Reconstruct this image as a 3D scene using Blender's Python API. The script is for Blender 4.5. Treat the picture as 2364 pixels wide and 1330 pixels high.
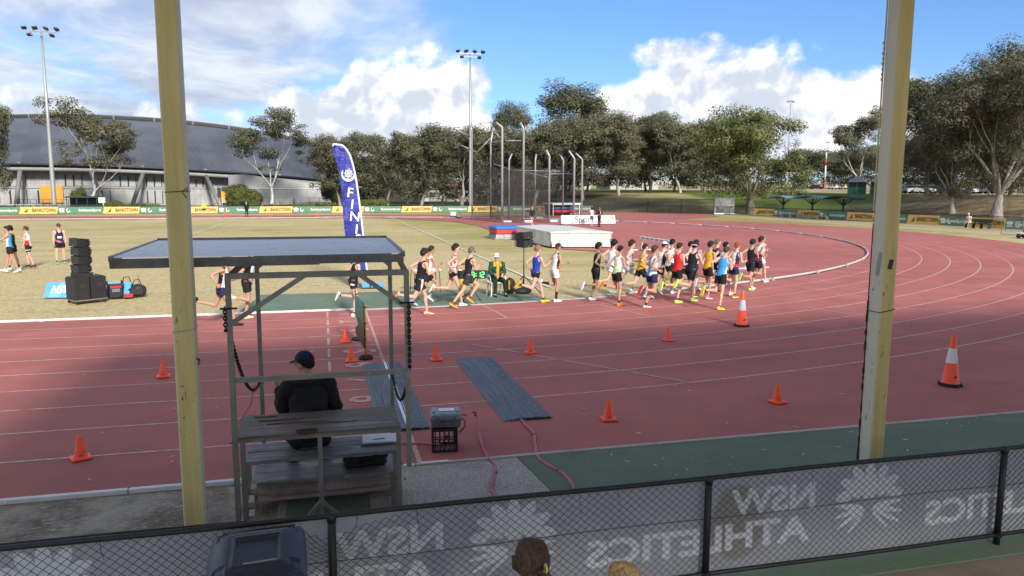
import bpy, bmesh, math, random
import numpy as np
from mathutils import Vector, Matrix, Quaternion, noise

# ------------------------------------------------------------------ clear
for o in list(bpy.data.objects):
    bpy.data.objects.remove(o, do_unlink=True)
SC = bpy.context.scene
COL = SC.collection
R = math.radians

# ------------------------------------------------------------------ camera
# world: X along the home straight (running direction), Y across it, Z up, track level z = 0
F_PX, PITCH, YAW, CAM_H, ROLL = 1719.2, 7.471, 14.194, 3.3475, 0.172
PW, PH = 2364.0, 1330.0
_p, _y, _r = R(PITCH), R(YAW), R(ROLL)
FW = Vector((math.sin(_y)*math.cos(_p), math.cos(_y)*math.cos(_p), -math.sin(_p)))
_rt = Vector((math.cos(_y), -math.sin(_y), 0)); _up = _rt.cross(FW)
RT = _rt*math.cos(_r) + _up*math.sin(_r)
UP = -_rt*math.sin(_r) + _up*math.cos(_r)
CAM = Vector((0, 0, CAM_H))
cd = bpy.data.cameras.new('camera'); cam = bpy.data.objects.new('camera', cd); COL.objects.link(cam)
cd.sensor_width = 36.0; cd.lens = 36.0*F_PX/PW; cd.clip_start = 0.05; cd.clip_end = 6000
M3 = Matrix((RT, UP, -FW)).transposed()
cam.matrix_world = Matrix.Translation(CAM) @ M3.to_4x4()
SC.camera = cam

# ------------------------------------------------------------------ sun, sky, exposure
SUN_EL, SUN_AZ = 30.0, 172.0          # azimuth measured from +Y towards +X: the sun stands behind the camera
sd = Vector((math.sin(R(SUN_AZ))*math.cos(R(SUN_EL)), math.cos(R(SUN_AZ))*math.cos(R(SUN_EL)), math.sin(R(SUN_EL))))
sl = bpy.data.lights.new('sun', 'SUN'); sl.energy = 1.36; sl.angle = R(9.0); sl.color = (1.0, 0.95, 0.87)
so = bpy.data.objects.new('sun', sl); COL.objects.link(so)
so.rotation_euler = (-sd).to_track_quat('-Z', 'Y').to_euler(); so.location = sd*60
vs = SC.view_settings
vs.view_transform = 'Standard'; vs.look = 'None'; vs.gamma = 1.0; vs.exposure = 2.12; vs.use_curve_mapping = False

W = bpy.data.worlds.new('World'); SC.world = W; W.use_nodes = True
nt = W.node_tree; nt.nodes.clear()
def N(tree, t, **kw):
    n = tree.nodes.new(t)
    for k, v in kw.items(): setattr(n, k, v)
    return n
class NB:
    """tiny node-graph helper: every method returns an output socket"""
    def __init__(s, tree): s.t = tree
    def _in(s, sock, v):
        if isinstance(v, bpy.types.NodeSocket): s.t.links.new(v, sock)
        elif v is not None:
            if sock.type == 'RGBA' and not hasattr(v, '__len__'): v = (v, v, v, 1)
            if sock.type == 'RGBA' and len(v) == 3: v = (*v, 1)
            sock.default_value = v
    def m(s, op, a, b=None, c=None, clamp=False):
        n = N(s.t, 'ShaderNodeMath', operation=op, use_clamp=clamp)
        for i, v in enumerate((a, b, c)): s._in(n.inputs[i], v)
        return n.outputs[0]
    def v(s, op, a, b=None):
        n = N(s.t, 'ShaderNodeVectorMath', operation=op)
        s._in(n.inputs[0], a)
        if b is not None:
            if op == 'SCALE': s._in(n.inputs[3], b)
            else: s._in(n.inputs[1], b)
        return n.outputs['Value'] if op in ('DOT_PRODUCT', 'LENGTH', 'DISTANCE') else n.outputs[0]
    def xyz(s, x, y, z):
        n = N(s.t, 'ShaderNodeCombineXYZ')
        for i, q in enumerate((x, y, z)): s._in(n.inputs[i], q)
        return n.outputs[0]
    def sep(s, a):
        n = N(s.t, 'ShaderNodeSeparateXYZ'); s._in(n.inputs[0], a); return n.outputs
    def noise(s, vec, scale, detail=4, rough=0.55, dist=0.0, col=False, lac=2.0):
        n = N(s.t, 'ShaderNodeTexNoise'); s._in(n.inputs['Vector'], vec)
        n.inputs['Scale'].default_value = scale; n.inputs['Detail'].default_value = detail
        n.inputs['Roughness'].default_value = rough; n.inputs['Distortion'].default_value = dist
        n.inputs['Lacunarity'].default_value = lac
        return n.outputs['Color' if col else 'Fac']
    def vor(s, vec, scale, feature='F1', out='Distance'):
        n = N(s.t, 'ShaderNodeTexVoronoi', feature=feature); s._in(n.inputs['Vector'], vec)
        n.inputs['Scale'].default_value = scale
        return n.outputs[out]
    def ramp(s, f, stops, interp='LINEAR'):
        n = N(s.t, 'ShaderNodeValToRGB'); s._in(n.inputs[0], f); cr = n.color_ramp; cr.interpolation = interp
        while len(cr.elements) < len(stops): cr.elements.new(0.5)
        for e, (p, c) in zip(cr.elements, stops):
            e.position = p; e.color = (c, c, c, 1) if not hasattr(c, '__len__') else (*c[:3], 1)
        return n.outputs[0]
    def sm(s, f, a, b, lo=0.0, hi=1.0):
        n = N(s.t, 'ShaderNodeMapRange', interpolation_type='SMOOTHSTEP'); s._in(n.inputs[0], f)
        for i, q in enumerate((a, b, lo, hi)): s._in(n.inputs[1+i], q)
        return n.outputs[0]
    def mix(s, f, a, b, mode='MIX'):
        n = N(s.t, 'ShaderNodeMix', data_type='RGBA', blend_type=mode)
        s._in(n.inputs[0], f); s._in(n.inputs[6], a); s._in(n.inputs[7], b)
        return n.outputs[2]

SKY_ROT_FIX = 0.0
def build_sky():
    b = NB(nt)
    geo = N(nt, 'ShaderNodeTexCoord').outputs['Generated']
    sky = N(nt, 'ShaderNodeTexSky', sky_type='NISHITA')
    sky.sun_disc = False; sky.sun_elevation = R(SUN_EL); sky.sun_rotation = R(SUN_AZ)
    sky.air_density = 1.0; sky.dust_density = 0.6; sky.ozone_density = 2.2
    # directions with the far side of the ground as 'forward', bearing and height in radians
    d = b.v('NORMALIZE', geo)
    x, y, z = b.sep(d)
    az = b.m('ARCTAN2', x, y)
    el = b.m('ARCSINE', z)
    P = b.xyz(az, el, 0.37)
    # --- layered grey-white sheet cloud, thick to the left of the view and thinning to streaks on the right
    zz = b.m('ADD', b.m('MAXIMUM', z, 0.0), 0.10)
    pl = b.xyz(b.m('DIVIDE', x, zz), b.m('MULTIPLY', b.m('DIVIDE', y, zz), 0.75), 0.2)
    n1 = b.noise(pl, 0.62, 5, 0.55, 0.6)
    n2 = b.noise(pl, 2.1, 4, 0.6, 0.4)
    left = b.sm(b.m('ABSOLUTE', b.m('SUBTRACT', az, 0.52)), 0.16, 0.62, 0.0, 1.0)      # a clear window in the cover, front right
    cov = b.m('ADD', b.m('MULTIPLY', n1, 0.75), b.m('MULTIPLY', n2, 0.27))
    th = b.m('ADD', b.m('MULTIPLY', left, -0.195), 0.575)
    high = b.m('MULTIPLY', b.sm(b.m('SUBTRACT', cov, th), -0.04, 0.17), 0.93)
    hshade = b.m('ADD', b.m('MULTIPLY', n2, 0.7), b.m('MULTIPLY', b.noise(pl, 1.3, 3, 0.55), 0.45))
    highcol = b.mix(b.sm(hshade, 0.46, 0.74), (2.35, 2.62, 3.3), (4.15, 4.4, 4.75))
    # --- cumulus banks near the horizon
    warp = b.noise(P, 7.0, 3, 0.55, 0.0, col=True)
    Pw = b.v('ADD', P, b.v('SCALE', b.v('SUBTRACT', warp, (0.5, 0.5, 0.5)), 0.05))
    nb = b.noise(Pw, 12.0, 6, 0.60)
    bil = b.m('SUBTRACT', 1.0, b.vor(Pw, 26.0))
    puff = b.m('ADD', b.m('MULTIPLY', nb, 0.72), b.m('MULTIPLY', bil, 0.22))
    def bank(a0, e0, ra, re, g):
        da = b.m('DIVIDE', b.m('SUBTRACT', az, a0), ra); de = b.m('DIVIDE', b.m('SUBTRACT', el, e0), re)
        r2 = b.m('ADD', b.m('MULTIPLY', da, da), b.m('MULTIPLY', de, de))
        return b.m('MULTIPLY', b.m('SUBTRACT', 1.0, r2), g)
    f = None
    for args in BANKS:
        q = bank(*args); f = q if f is None else b.m('MAXIMUM', f, q)
    low = b.m('MULTIPLY', b.sm(el, 0.15, 0.02), 0.36)            # scattered low cloud all round the horizon
    f = b.m('MAXIMUM', f, b.m('SUBTRACT', low, 0.50))
    body = b.m('ADD', f, b.m('MULTIPLY', b.m('SUBTRACT', puff, 0.52), 2.0))
    cum = b.sm(body, -0.04, 0.36)
    # billow shading: compare the puffs with the same puffs a little way off
    Ps = b.v('ADD', Pw, (-0.010, 0.016, 0.0))
    nb2 = b.noise(Ps, 12.0, 4, 0.60)
    lit = b.m('MULTIPLY', b.m('SUBTRACT', nb, nb2), 3.4)
    soft = b.noise(P, 5.0, 3, 0.55)
    sh = b.m('ADD', b.m('ADD', b.m('MULTIPLY', el, 2.0), b.m('MULTIPLY', b.m('SUBTRACT', soft, 0.5), 2.3)), b.m('ADD', lit, 0.28))
    cumcol = b.mix(b.sm(sh, 0.0, 0.95), (3.2, 3.5, 4.05), (6.3, 6.2, 5.9))
    base = b.mix(1.0, sky.outputs[0], (0.42, 0.57, 0.79, 1), 'MULTIPLY')
    c = b.mix(high, base, highcol)
    c = b.mix(cum, c, cumcol)
    haze = b.sm(el, 0.10, -0.01, 0.0, 0.40)
    c = b.mix(haze, c, (4.4, 4.9, 5.4))
    bg = N(nt, 'ShaderNodeBackground'); nt.links.new(c, bg.inputs[0]); bg.inputs[1].default_value = 0.05
    out = N(nt, 'ShaderNodeOutputWorld'); nt.links.new(bg.outputs[0], out.inputs[0])
# cumulus banks: bearing, height, half width, half height (radians), density
BANKS = [(0.130, 0.085, 0.125, 0.100, 1.1), (0.02, 0.070, 0.13, 0.065, 0.75), (0.215, 0.055, 0.07, 0.055, 0.6), (0.53, 0.085, 0.185, 0.092, 1.1), (0.41, 0.055, 0.13, 0.085, 0.95), (0.50, 0.17, 0.14, 0.022, 0.35),
         (-0.13, 0.075, 0.12, 0.035, 0.30), (-0.30, 0.085, 0.05, 0.035, 0.35), (0.66, 0.09, 0.10, 0.06, 0.6), (0.86, 0.06, 0.2, 0.08, 0.7), (1.5, 0.09, 0.3, 0.1, 0.8),
         (2.4, 0.08, 0.35, 0.1, 0.8), (-1.1, 0.09, 0.3, 0.1, 0.8), (-2.2, 0.08, 0.4, 0.1, 0.8)]
build_sky()
cy = SC.cycles; cy.max_bounces = 5; cy.diffuse_bounces = 2; cy.glossy_bounces = 2; cy.transmission_bounces = 3; cy.transparent_max_bounces = 10
cy.use_denoising = True
W.cycles.sampling_method = 'MANUAL'; W.cycles.sample_map_resolution = 256

# ------------------------------------------------------------------ placing by sight lines
def ray(px, py):
    return FW + RT*((px-PW/2)/F_PX) - UP*((py-PH/2)/F_PX)
def G(px, py, z=0.0):
    d = ray(px, py); t = (z-CAM.z)/d.z; return CAM + d*t
def AY(px, py, Y):
    d = ray(px, py); return CAM + d*(Y/d.y)
def AX(px, py, X):
    d = ray(px, py); return CAM + d*(X/d.x)
def AD(px, py, dist):
    d = ray(px, py); return CAM + d*(dist/math.hypot(d.x, d.y))

# ------------------------------------------------------------------ objects
def tag(o, label=None, cat=None, group=None, kind=None):
    if label: o['label'] = label
    if cat: o['category'] = cat
    if group: o['group'] = group
    if kind: o['kind'] = kind
    return o
def empty(name, loc=(0, 0, 0), rz=0.0, label=None, cat=None, group=None):
    o = bpy.data.objects.new(name, None); COL.objects.link(o)
    o.location = loc; o.rotation_euler = (0, 0, rz); o.empty_display_size = 0.2
    return tag(o, label, cat, group)
def link(name, me, parent=None, loc=None, rot=None, scale=None):
    o = bpy.data.objects.new(name, me); COL.objects.link(o)
    if parent: o.parent = parent
    if loc is not None: o.location = loc
    if rot is not None: o.rotation_euler = rot
    if scale is not None: o.scale = scale
    return o
def copy_tree(o, parent=None):
    c = o.copy(); COL.objects.link(c); c.parent = parent
    for ch in o.children: copy_tree(ch, c)
    return c
ORD = ['first', 'second', 'third', 'fourth', 'fifth', 'sixth', 'seventh', 'eighth', 'ninth', 'tenth', 'eleventh', 'twelfth',
       'thirteenth', 'fourteenth', 'fifteenth', 'sixteenth', 'seventeenth', 'eighteenth', 'nineteenth', 'twentieth']

class MB:
    """collects shapes, then links them as one mesh object"""
    def __init__(s): s.V = []; s.Fc = []; s.Mi = []; s.mi = 0; s.sm = []; s.smooth = False
    def add(s, vs, fs):
        o = len(s.V); s.V += [tuple(v) for v in vs]
        for f in fs: s.Fc.append([i+o for i in f]); s.Mi.append(s.mi); s.sm.append(s.smooth)
        return s
    def box(s, c, size, rot=None, taper=1.0):
        hx, hy, hz = size[0]/2, size[1]/2, size[2]/2
        vs = [Vector((x*hx*(taper if z > 0 else 1), y*hy*(taper if z > 0 else 1), z*hz)) for z in (-1, 1) for y in (-1, 1) for x in (-1, 1)]
        if rot is not None:
            m = rot if isinstance(rot, Matrix) else Matrix.Rotation(rot, 3, 'Z')
            vs = [m @ v for v in vs]
        c = Vector(c); vs = [v+c for v in vs]
        return s.add(vs, [(0, 2, 3, 1), (4, 5, 7, 6), (0, 1, 5, 4), (2, 6, 7, 3), (0, 4, 6, 2), (1, 3, 7, 5)])
    def bar(s, a, b, w, h=None, upv=(0, 0, 1)):
        a, b = Vector(a), Vector(b); h = h or w; d = (b-a); L = d.length; d.normalize()
        u = Vector(upv)
        if abs(d.dot(u)) > 0.98: u = Vector((0, 1, 0))
        sx = d.cross(u).normalized(); sy = sx.cross(d).normalized()
        vs = []
        for p in (a, b):
            for i, j in ((-1, -1), (1, -1), (1, 1), (-1, 1)): vs.append(p + sx*(i*w/2) + sy*(j*h/2))
        return s.add(vs, [(3, 2, 1, 0), (4, 5, 6, 7), (0, 1, 5, 4), (1, 2, 6, 5), (2, 3, 7, 6), (3, 0, 4, 7)])
    def tube(s, pts, r, n=8, cap=True):
        pts = [Vector(p) for p in pts]; k = len(pts); rs = r if hasattr(r, '__len__') else [r]*k
        vs = []; prev = None
        for i, p in enumerate(pts):
            d = (pts[min(i+1, k-1)]-pts[max(i-1, 0)])
            if d.length < 1e-9: d = Vector((0, 0, 1))
            d.normalize()
            if prev is None:
                u = Vector((0, 0, 1)) if abs(d.z) < 0.9 else Vector((1, 0, 0))
                sx = d.cross(u).normalized()
            else:
                sx = prev - d*prev.dot(d)
                sx = sx.normalized() if sx.length > 1e-6 else d.orthogonal().normalized()
            prev = sx; sy = d.cross(sx)
            ri = rs[i]; ra, rb = (ri if hasattr(ri, '__len__') else (ri, ri))
            for j in range(n):
                a = 2*math.pi*j/n; vs.append(p + sx*(ra*math.cos(a)) + sy*(rb*math.sin(a)))
        fs = [(i*n+j, i*n+(j+1) % n, (i+1)*n+(j+1) % n, (i+1)*n+j) for i in range(k-1) for j in range(n)]
        if cap: fs += [tuple(range(n-1, -1, -1)), tuple(range((k-1)*n, k*n))]
        return s.add(vs, fs)
    def lathe(s, prof, n=16, c=(0, 0, 0), cap=True, sq=None):
        c = Vector(c); vs = []
        for r, z in prof:
            for j in range(n):
                a = 2*math.pi*j/n; vs.append(c+Vector((r*math.cos(a), r*math.sin(a), z)))
        k = len(prof)
        fs = [(i*n+j, i*n+(j+1) % n, (i+1)*n+(j+1) % n, (i+1)*n+j) for i in range(k-1) for j in range(n)]
        if cap: fs += [tuple(range(n-1, -1, -1)), tuple(range((k-1)*n, k*n))]
        return s.add(vs, fs)
    def prism(s, poly, z0, z1, m=None):
        n = len(poly); vs = [Vector((x, y, z)) for z in (z0, z1) for x, y in poly]
        if m is not None: vs = [m @ v for v in vs]
        return s.add(vs, [tuple(range(n-1, -1, -1)), tuple(range(n, 2*n))] + [(i, (i+1) % n, n+(i+1) % n, n+i) for i in range(n)])
    def ell(s, c, r, n=12, k=8, m=None):
        c = Vector(c); vs = []
        for i in range(k+1):
            t = math.pi*i/k
            for j in range(n):
                a = 2*math.pi*j/n
                v = Vector((r[0]*math.sin(t)*math.cos(a), r[1]*math.sin(t)*math.sin(a), r[2]*math.cos(t)))
                if m is not None: v = m @ v
                vs.append(c+v)
        return s.add(vs, [((i+1)*n+j, (i+1)*n+(j+1) % n, i*n+(j+1) % n, i*n+j) for i in range(k) for j in range(n)])
    def rbox(s, c, size, bev, rot=None):
        """box with chamfered vertical and horizontal edges"""
        hx, hy, hz = [q/2 for q in size]; b_ = bev
        rings = []
        for z, ins in ((-hz, b_), (-hz+b_, 0), (hz-b_, 0), (hz, b_)):
            x, y = hx-ins, hy-ins
            rings.append([(-x+b_, -y, z), (x-b_, -y, z), (x, -y+b_, z), (x, y-b_, z), (x-b_, y, z), (-x+b_, y, z), (-x, y-b_, z), (-x, -y+b_, z)])
        vs = [Vector(p) for r_ in rings for p in r_]
        if rot is not None:
            m = rot if isinstance(rot, Matrix) else Matrix.Rotation(rot, 3, 'Z')
            vs = [m @ v for v in vs]
        c = Vector(c); vs = [v+c for v in vs]
        fs = [(i*8+j, i*8+(j+1) % 8, (i+1)*8+(j+1) % 8, (i+1)*8+j) for i in range(3) for j in range(8)]
        return s.add(vs, fs+[tuple(range(7, -1, -1)), tuple(range(24, 32))])
    def mesh(s, name, mats):
        me = bpy.data.meshes.new(name)
        me.from_pydata([tuple(v) for v in s.V], [], s.Fc)
        for m in (mats if isinstance(mats, (list, tuple)) else [mats]): me.materials.append(m)
        if any(s.Mi): me.polygons.foreach_set('material_index', s.Mi)
        me.polygons.foreach_set('use_smooth', s.sm)
        me.update(); return me
    def build(s, name, mats, parent=None, loc=None, rot=None):
        return link(name, s.mesh(name, mats), parent, loc, rot)

FONT = None
def text_mesh(name, txt, size, mat, depth=0.002, bold=0.0, xscale=1.0, align='CENTER', shear=0.0):
    """flat lettering as mesh in the local XY plane"""
    cu = bpy.data.curves.new(name, 'FONT'); cu.body = txt; cu.size = size; cu.extrude = depth; cu.offset = bold
    cu.align_x = align; cu.align_y = 'CENTER'; cu.shear = shear; cu.resolution_u = 3
    ob = bpy.data.objects.new(name, cu); COL.objects.link(ob)
    dg = bpy.context.evaluated_depsgraph_get(); dg.update()
    me = bpy.data.meshes.new_from_object(ob.evaluated_get(dg)); me.name = name
    bpy.data.objects.remove(ob, do_unlink=True); bpy.data.curves.remove(cu)
    if xscale != 1.0:
        me.transform(Matrix.Diagonal((xscale, 1, 1, 1)))
        if xscale < 0: me.flip_normals()
    me.materials.clear(); me.materials.append(mat); return me

# ------------------------------------------------------------------ materials
MATS = {}
def mat(name, col, rough=0.7, var=0.12, scale=6.0, bump=0.0, bscale=None, metal=0.0, spec=0.5, spots=None, coords='Object', detail=5):
    """principled surface with uneven colour, patchy roughness and a fine bump"""
    if name in MATS: return MATS[name]
    m = bpy.data.materials.new(name); m.use_nodes = True; t = m.node_tree; b = NB(t)
    bs = t.nodes['Principled BSDF']
    tc = N(t, 'ShaderNodeTexCoord').outputs[coords]
    n1 = b.noise(tc, scale, detail, 0.6)
    n2 = b.noise(tc, scale*0.23, 3, 0.5)
    k = b.m('ADD', b.m('MULTIPLY', n1, 0.6), b.m('MULTIPLY', n2, 0.4))
    lo = tuple(c*(1-var*1.6) for c in col); hi = tuple(min(1, c*(1+var*1.6)) for c in col)
    c = b.ramp(k, [(0.25, lo), (0.75, hi)])
    if spots:                                        # (colour, scale, threshold, softness)
        sc, ss, th, so_ = spots
        c = b.mix(b.sm(b.noise(tc, ss, 6, 0.65), th, th+so_), c, sc)
    t.links.new(c, bs.inputs['Base Color'])
    rr = b.ramp(n2, [(0.2, max(0.02, rough-0.12)), (0.8, min(1, rough+0.12))])
    t.links.new(rr, bs.inputs['Roughness'])
    bs.inputs['Metallic'].default_value = metal
    bs.inputs['Specular IOR Level'].default_value = spec
    if bump:
        bn = N(t, 'ShaderNodeBump'); bn.inputs['Strength'].default_value = bump; bn.inputs['Distance'].default_value = 0.02
        t.links.new(b.noise(tc, bscale or scale*4, 4, 0.6), bn.inputs['Height'])
        t.links.new(bn.outputs[0], bs.inputs['Normal'])
    MATS[name] = m; return m
def node_mat(name, fn):
    """fn(b, tc_node, bsdf, tree) wires up a material of its own"""
    if name in MATS: return MATS[name]
    m = bpy.data.materials.new(name); m.use_nodes = True; t = m.node_tree
    fn(NB(t), N(t, 'ShaderNodeTexCoord'), t.nodes['Principled BSDF'], t)
    MATS[name] = m; return m
def bump_to(b, t, bs, h, strength=0.3, dist=0.02):
    bn = N(t, 'ShaderNodeBump'); bn.inputs['Strength'].default_value = strength; bn.inputs['Distance'].default_value = dist
    t.links.new(h, bn.inputs['Height']); t.links.new(bn.outputs[0], bs.inputs['Normal'])
# ================================================================== setting: ground, track, markings
YK, LW, XF, RC, XC = 21.058, 1.22, 1.073, 36.08, 0.70
YC = YK + RC; YFAR = YK + 2*RC; YO = YK - 12.25
XL = -95.0

def sstep(a, b, x):
    t = max(0.0, min(1.0, (x-a)/(b-a))); return t*t*(3-2*t)
FENCE_X, FENCE_Y = 59.3, 112.0
def fence_out(x, y):
    """distance outside the perimeter fence (far side, rounded corner, right side), negative inside"""
    rc = 30.0; cx, cy = FENCE_X-rc, FENCE_Y-rc
    if x > cx and y > cy: return math.hypot(x-cx, y-cy)-rc
    return max(x-FENCE_X, y-FENCE_Y)
def terrain(x, y):
    s = fence_out(x, y)
    if s <= 0.5: return -0.03
    right = sstep(38, 60, x)
    bank = 2.95*sstep(2, 22, s)*right + 0.010*max(0, s-40)*right
    bank += 0.25*sstep(3, 12, s)*(1-right) + 0.004*max(0, s-60)*(1-right)
    return -0.03 + bank*1.0

def m_ground(b, tc, bs, t):
    P = tc.outputs['Object']
    big = b.noise(P, 0.045, 4, 0.55); mid = b.noise(P, 0.35, 5, 0.6)
    x, y, z = b.sep(P)
    st = b.noise(b.xyz(b.m('MULTIPLY', x, 0.10), b.m('MULTIPLY', y, 0.55), 0), 1.0, 4, 0.6)      # mower bands along the field
    fine = b.noise(P, 9.0, 6, 0.7); fine2 = b.noise(b.xyz(b.m('MULTIPLY', x, 0.35), y, z), 30.0, 4, 0.7)
    k = b.m('ADD', b.m('ADD', b.m('MULTIPLY', big, 0.55), b.m('MULTIPLY', mid, 0.2)), b.m('MULTIPLY', st, 0.4))
    dry = b.mix(b.sm(fine, 0.3, 0.7), (0.34, 0.27, 0.135), (0.60, 0.485, 0.27))
    grn = b.mix(b.sm(fine, 0.3, 0.7), (0.19, 0.185, 0.055), (0.35, 0.32, 0.115))
    # the dead-looking winter couch greens up towards the far side, the shot-put end and the bank
    g1 = b.m('MULTIPLY', b.sm(y, 34, 62), 0.10); g2 = b.m('MULTIPLY', b.sm(x, 4, 11), 0.08)
    thr = b.m('ADD', b.m('ADD', g1, g2), 0.40)
    f = b.sm(k, b.m('SUBTRACT', thr, 0.10), b.m('ADD', thr, 0.16))
    c = b.mix(f, grn, dry)
    # dirt tracks worn into the turf
    soil = b.mix(fine, (0.16, 0.11, 0.065), (0.30, 0.22, 0.14))
    c = b.mix(b.sm(b.noise(P, 0.22, 6, 0.65, 0.4), 0.64, 0.74, 0, 0.55), c, soil)
    # near verge by the grandstand: bare trampled earth and dead thatch
    near = b.sm(y, 9.5, 8.6)
    verge = b.mix(b.sm(b.noise(P, 1.6, 6, 0.7), 0.36, 0.66), (0.16, 0.13, 0.10), (0.37, 0.33, 0.25))
    verge = b.mix(b.sm(fine2, 0.5, 0.72), verge, (0.50, 0.46, 0.37))
    verge = b.mix(b.sm(b.noise(P, 0.9, 3, 0.5), 0.60, 0.74, 0, 0.45), verge, (0.13, 0.135, 0.05))
    c = b.mix(near, c, verge)
    path = b.m('MULTIPLY', b.m('MULTIPLY', b.sm(b.m('ADD', x, b.m('MULTIPLY', mid, 3.0)), 52.5, 54.0), b.sm(x, 60, 58.5)), b.sm(y, 96, 84))
    c = b.mix(b.m('MULTIPLY', path, 0.8), c, b.mix(fine, (0.34, 0.26, 0.16), (0.55, 0.44, 0.30)))
    # the bank on the right: mown green below the shelters, leaf litter under the gums
    bankx = b.sm(x, 60.5, 62.5)
    gr2 = b.mix(b.sm(fine, 0.3, 0.7), (0.075, 0.110, 0.020), (0.150, 0.180, 0.045))
    litter = b.mix(b.sm(b.noise(P, 0.8, 6, 0.7), 0.35, 0.65), (0.13, 0.095, 0.055), (0.27, 0.21, 0.13))
    far = b.mix(b.sm(b.noise(P, 0.05, 4, 0.6), 0.4, 0.6), (0.30, 0.25, 0.13), (0.40, 0.32, 0.19))
    bk = b.mix(b.sm(b.m('ADD', y, b.m('MULTIPLY', b.m('SUBTRACT', mid, 0.5), 16)), 80, 92), litter, gr2)
    bk = b.mix(b.sm(x, 92, 104), bk, far)
    c = b.mix(bankx, c, bk)
    # leaf litter and soil behind the far fence, darkened to stand in for canopy shade
    back = b.m('MULTIPLY', b.sm(y, 113, 116), b.sm(x, 60, 50))
    c = b.mix(back, c, b.mix(b.sm(b.noise(P, 0.5, 6, 0.7), 0.4, 0.65), (0.045, 0.047, 0.024), (0.105, 0.088, 0.055)))
    t.links.new(c, bs.inputs['Base Color']); bs.inputs['Roughness'].default_value = 0.95
    bs.inputs['Specular IOR Level'].default_value = 0.15
    bump_to(b, t, bs, b.m('ADD', fine, b.m('MULTIPLY', fine2, 0.6)), 0.55, 0.05)
M_GROUND = node_mat('dry_turf', m_ground)

def build_ground():
    xs = [-1800, -900, -500, -300, -200, -140, -100, -70, -40, -15, 0, 15, 25] + [30+2.5*i for i in range(33)] + [120, 135, 155, 180, 220, 280, 360, 500, 800, 1300, 2200]
    ys = [-600, -200, -60, -20, 0, 20, 40, 48] + [52+3.0*i for i in range(40)] + [180, 200, 230, 270, 330, 420, 560, 800, 1200, 1800, 3000]
    V = [(x, y, terrain(x, y)) for y in ys for x in xs]; n = len(xs)
    Fc = [(j*n+i, j*n+i+1, (j+1)*n+i+1, (j+1)*n+i) for j in range(len(ys)-1) for i in range(n-1)]
    mb = MB(); mb.smooth = True; mb.add(V, Fc)
    tag(mb.build('ground', M_GROUND), kind='structure')
build_ground()

def m_track(b, tc, bs, t, dark=1.0):
    P = tc.outputs['Object']; x, y, z = b.sep(P)
    gran = b.noise(P, 160.0, 3, 0.7); mid = b.noise(P, 0.8, 6, 0.62); big = b.noise(P, 0.10, 4, 0.55)
    lane = b.noise(b.xyz(b.m('MULTIPLY', x, 0.05), b.m('MULTIPLY', y, 0.9), 0), 1.0, 4, 0.6)
    k = b.m('ADD', b.m('ADD', b.m('MULTIPLY', mid, 0.4), b.m('MULTIPLY', big, 0.35)), b.m('MULTIPLY', lane, 0.25))
    c = b.mix(b.sm(k, 0.34, 0.66), (0.375, 0.122, 0.102), (0.53, 0.176, 0.148))
    c = b.mix(b.sm(gran, 0.36, 0.70), b.mix(1.0, c, (0.70, 0.70, 0.72, 1), 'MULTIPLY'), c)
    c = b.mix(b.sm(b.noise(P, 2.2, 6, 0.7, 0.6), 0.62, 0.78, 0, 0.35), c, (0.52, 0.24, 0.205))      # scuffed pale rubber
    c = b.mix(b.sm(b.noise(P, 0.5, 5, 0.6, 0.5), 0.60, 0.76, 0, 0.4), c, (0.20, 0.066, 0.06))       # damp-stained patches
    t.links.new(c, bs.inputs['Base Color'])
    t.links.new(b.ramp(mid, [(0.3, 0.68), (0.7, 0.9)]), bs.inputs['Roughness']); bs.inputs['Specular IOR Level'].default_value = 0.3
    bump_to(b, t, bs, gran, 0.5, 0.006)
M_TRACK = node_mat('red_rubber_track', m_track)
def m_paint(b, tc, bs, t):
    P = tc.outputs['Object']
    w = b.sm(b.noise(P, 7.0, 6, 0.7), 0.30, 0.62)
    c = b.mix(w, (0.40, 0.18, 0.15), (0.58, 0.39, 0.34))
    t.links.new(c, bs.inputs['Base Color']); bs.inputs['Roughness'].default_value = 0.8
M_LINE = node_mat('worn_line_paint', m_paint)

def path_pts(off, x0=XL, x1=XC, far=True, d_ang=2.0, a1=90.0):
    """points of the oval at `off` metres outside the inner kerb, from the home straight round the bend to the far straight"""
    pts = []
    n = max(2, int((x1-x0)/6)); pts += [(x0+(x1-x0)*i/n, YK-off) for i in range(n)]
    m = int((a1+90)/d_ang)
    pts += [(XC+(RC+off)*math.cos(R(-90+d_ang*i)), YC+(RC+off)*math.sin(R(-90+d_ang*i))) for i in range(m+1)]
    if far: pts += [(XC+(XL-XC)*i/12, YFAR+off) for i in range(1, 13)]
    return pts
def strip(name, inner, outer, z, m, parent=None, kind=None):
    n = len(inner); mb = MB()
    mb.add([(x, y, z) for x, y in inner]+[(x, y, z) for x, y in outer], [(i, n+i, n+i+1, i+1) for i in range(n-1)])
    o = mb.build(name, m, parent)
    if kind: tag(o, kind=kind)
    return o
def track_outer():
    pts = []; n = 16
    pts += [(XL+(XC-XL)*i/n, YO) for i in range(n)]
    for i in range(91):
        a = -90+2.0*i
        if a <= -60: r = (YC-YO)/max(0.2, math.sin(R(-a)))
        elif a < -25: r = (YC-YO)/math.sin(R(60))*(1-sstep(-60, -25, a)) + (RC+11.2)*sstep(-60, -25, a)
        else: r = RC+11.2
        pts.append((XC+r*math.cos(R(a)), YC+r*math.sin(R(a))))
    pts += [(XC+(XL-XC)*i/12, YFAR+10.2) for i in range(1, 13)]
    return pts
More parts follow.
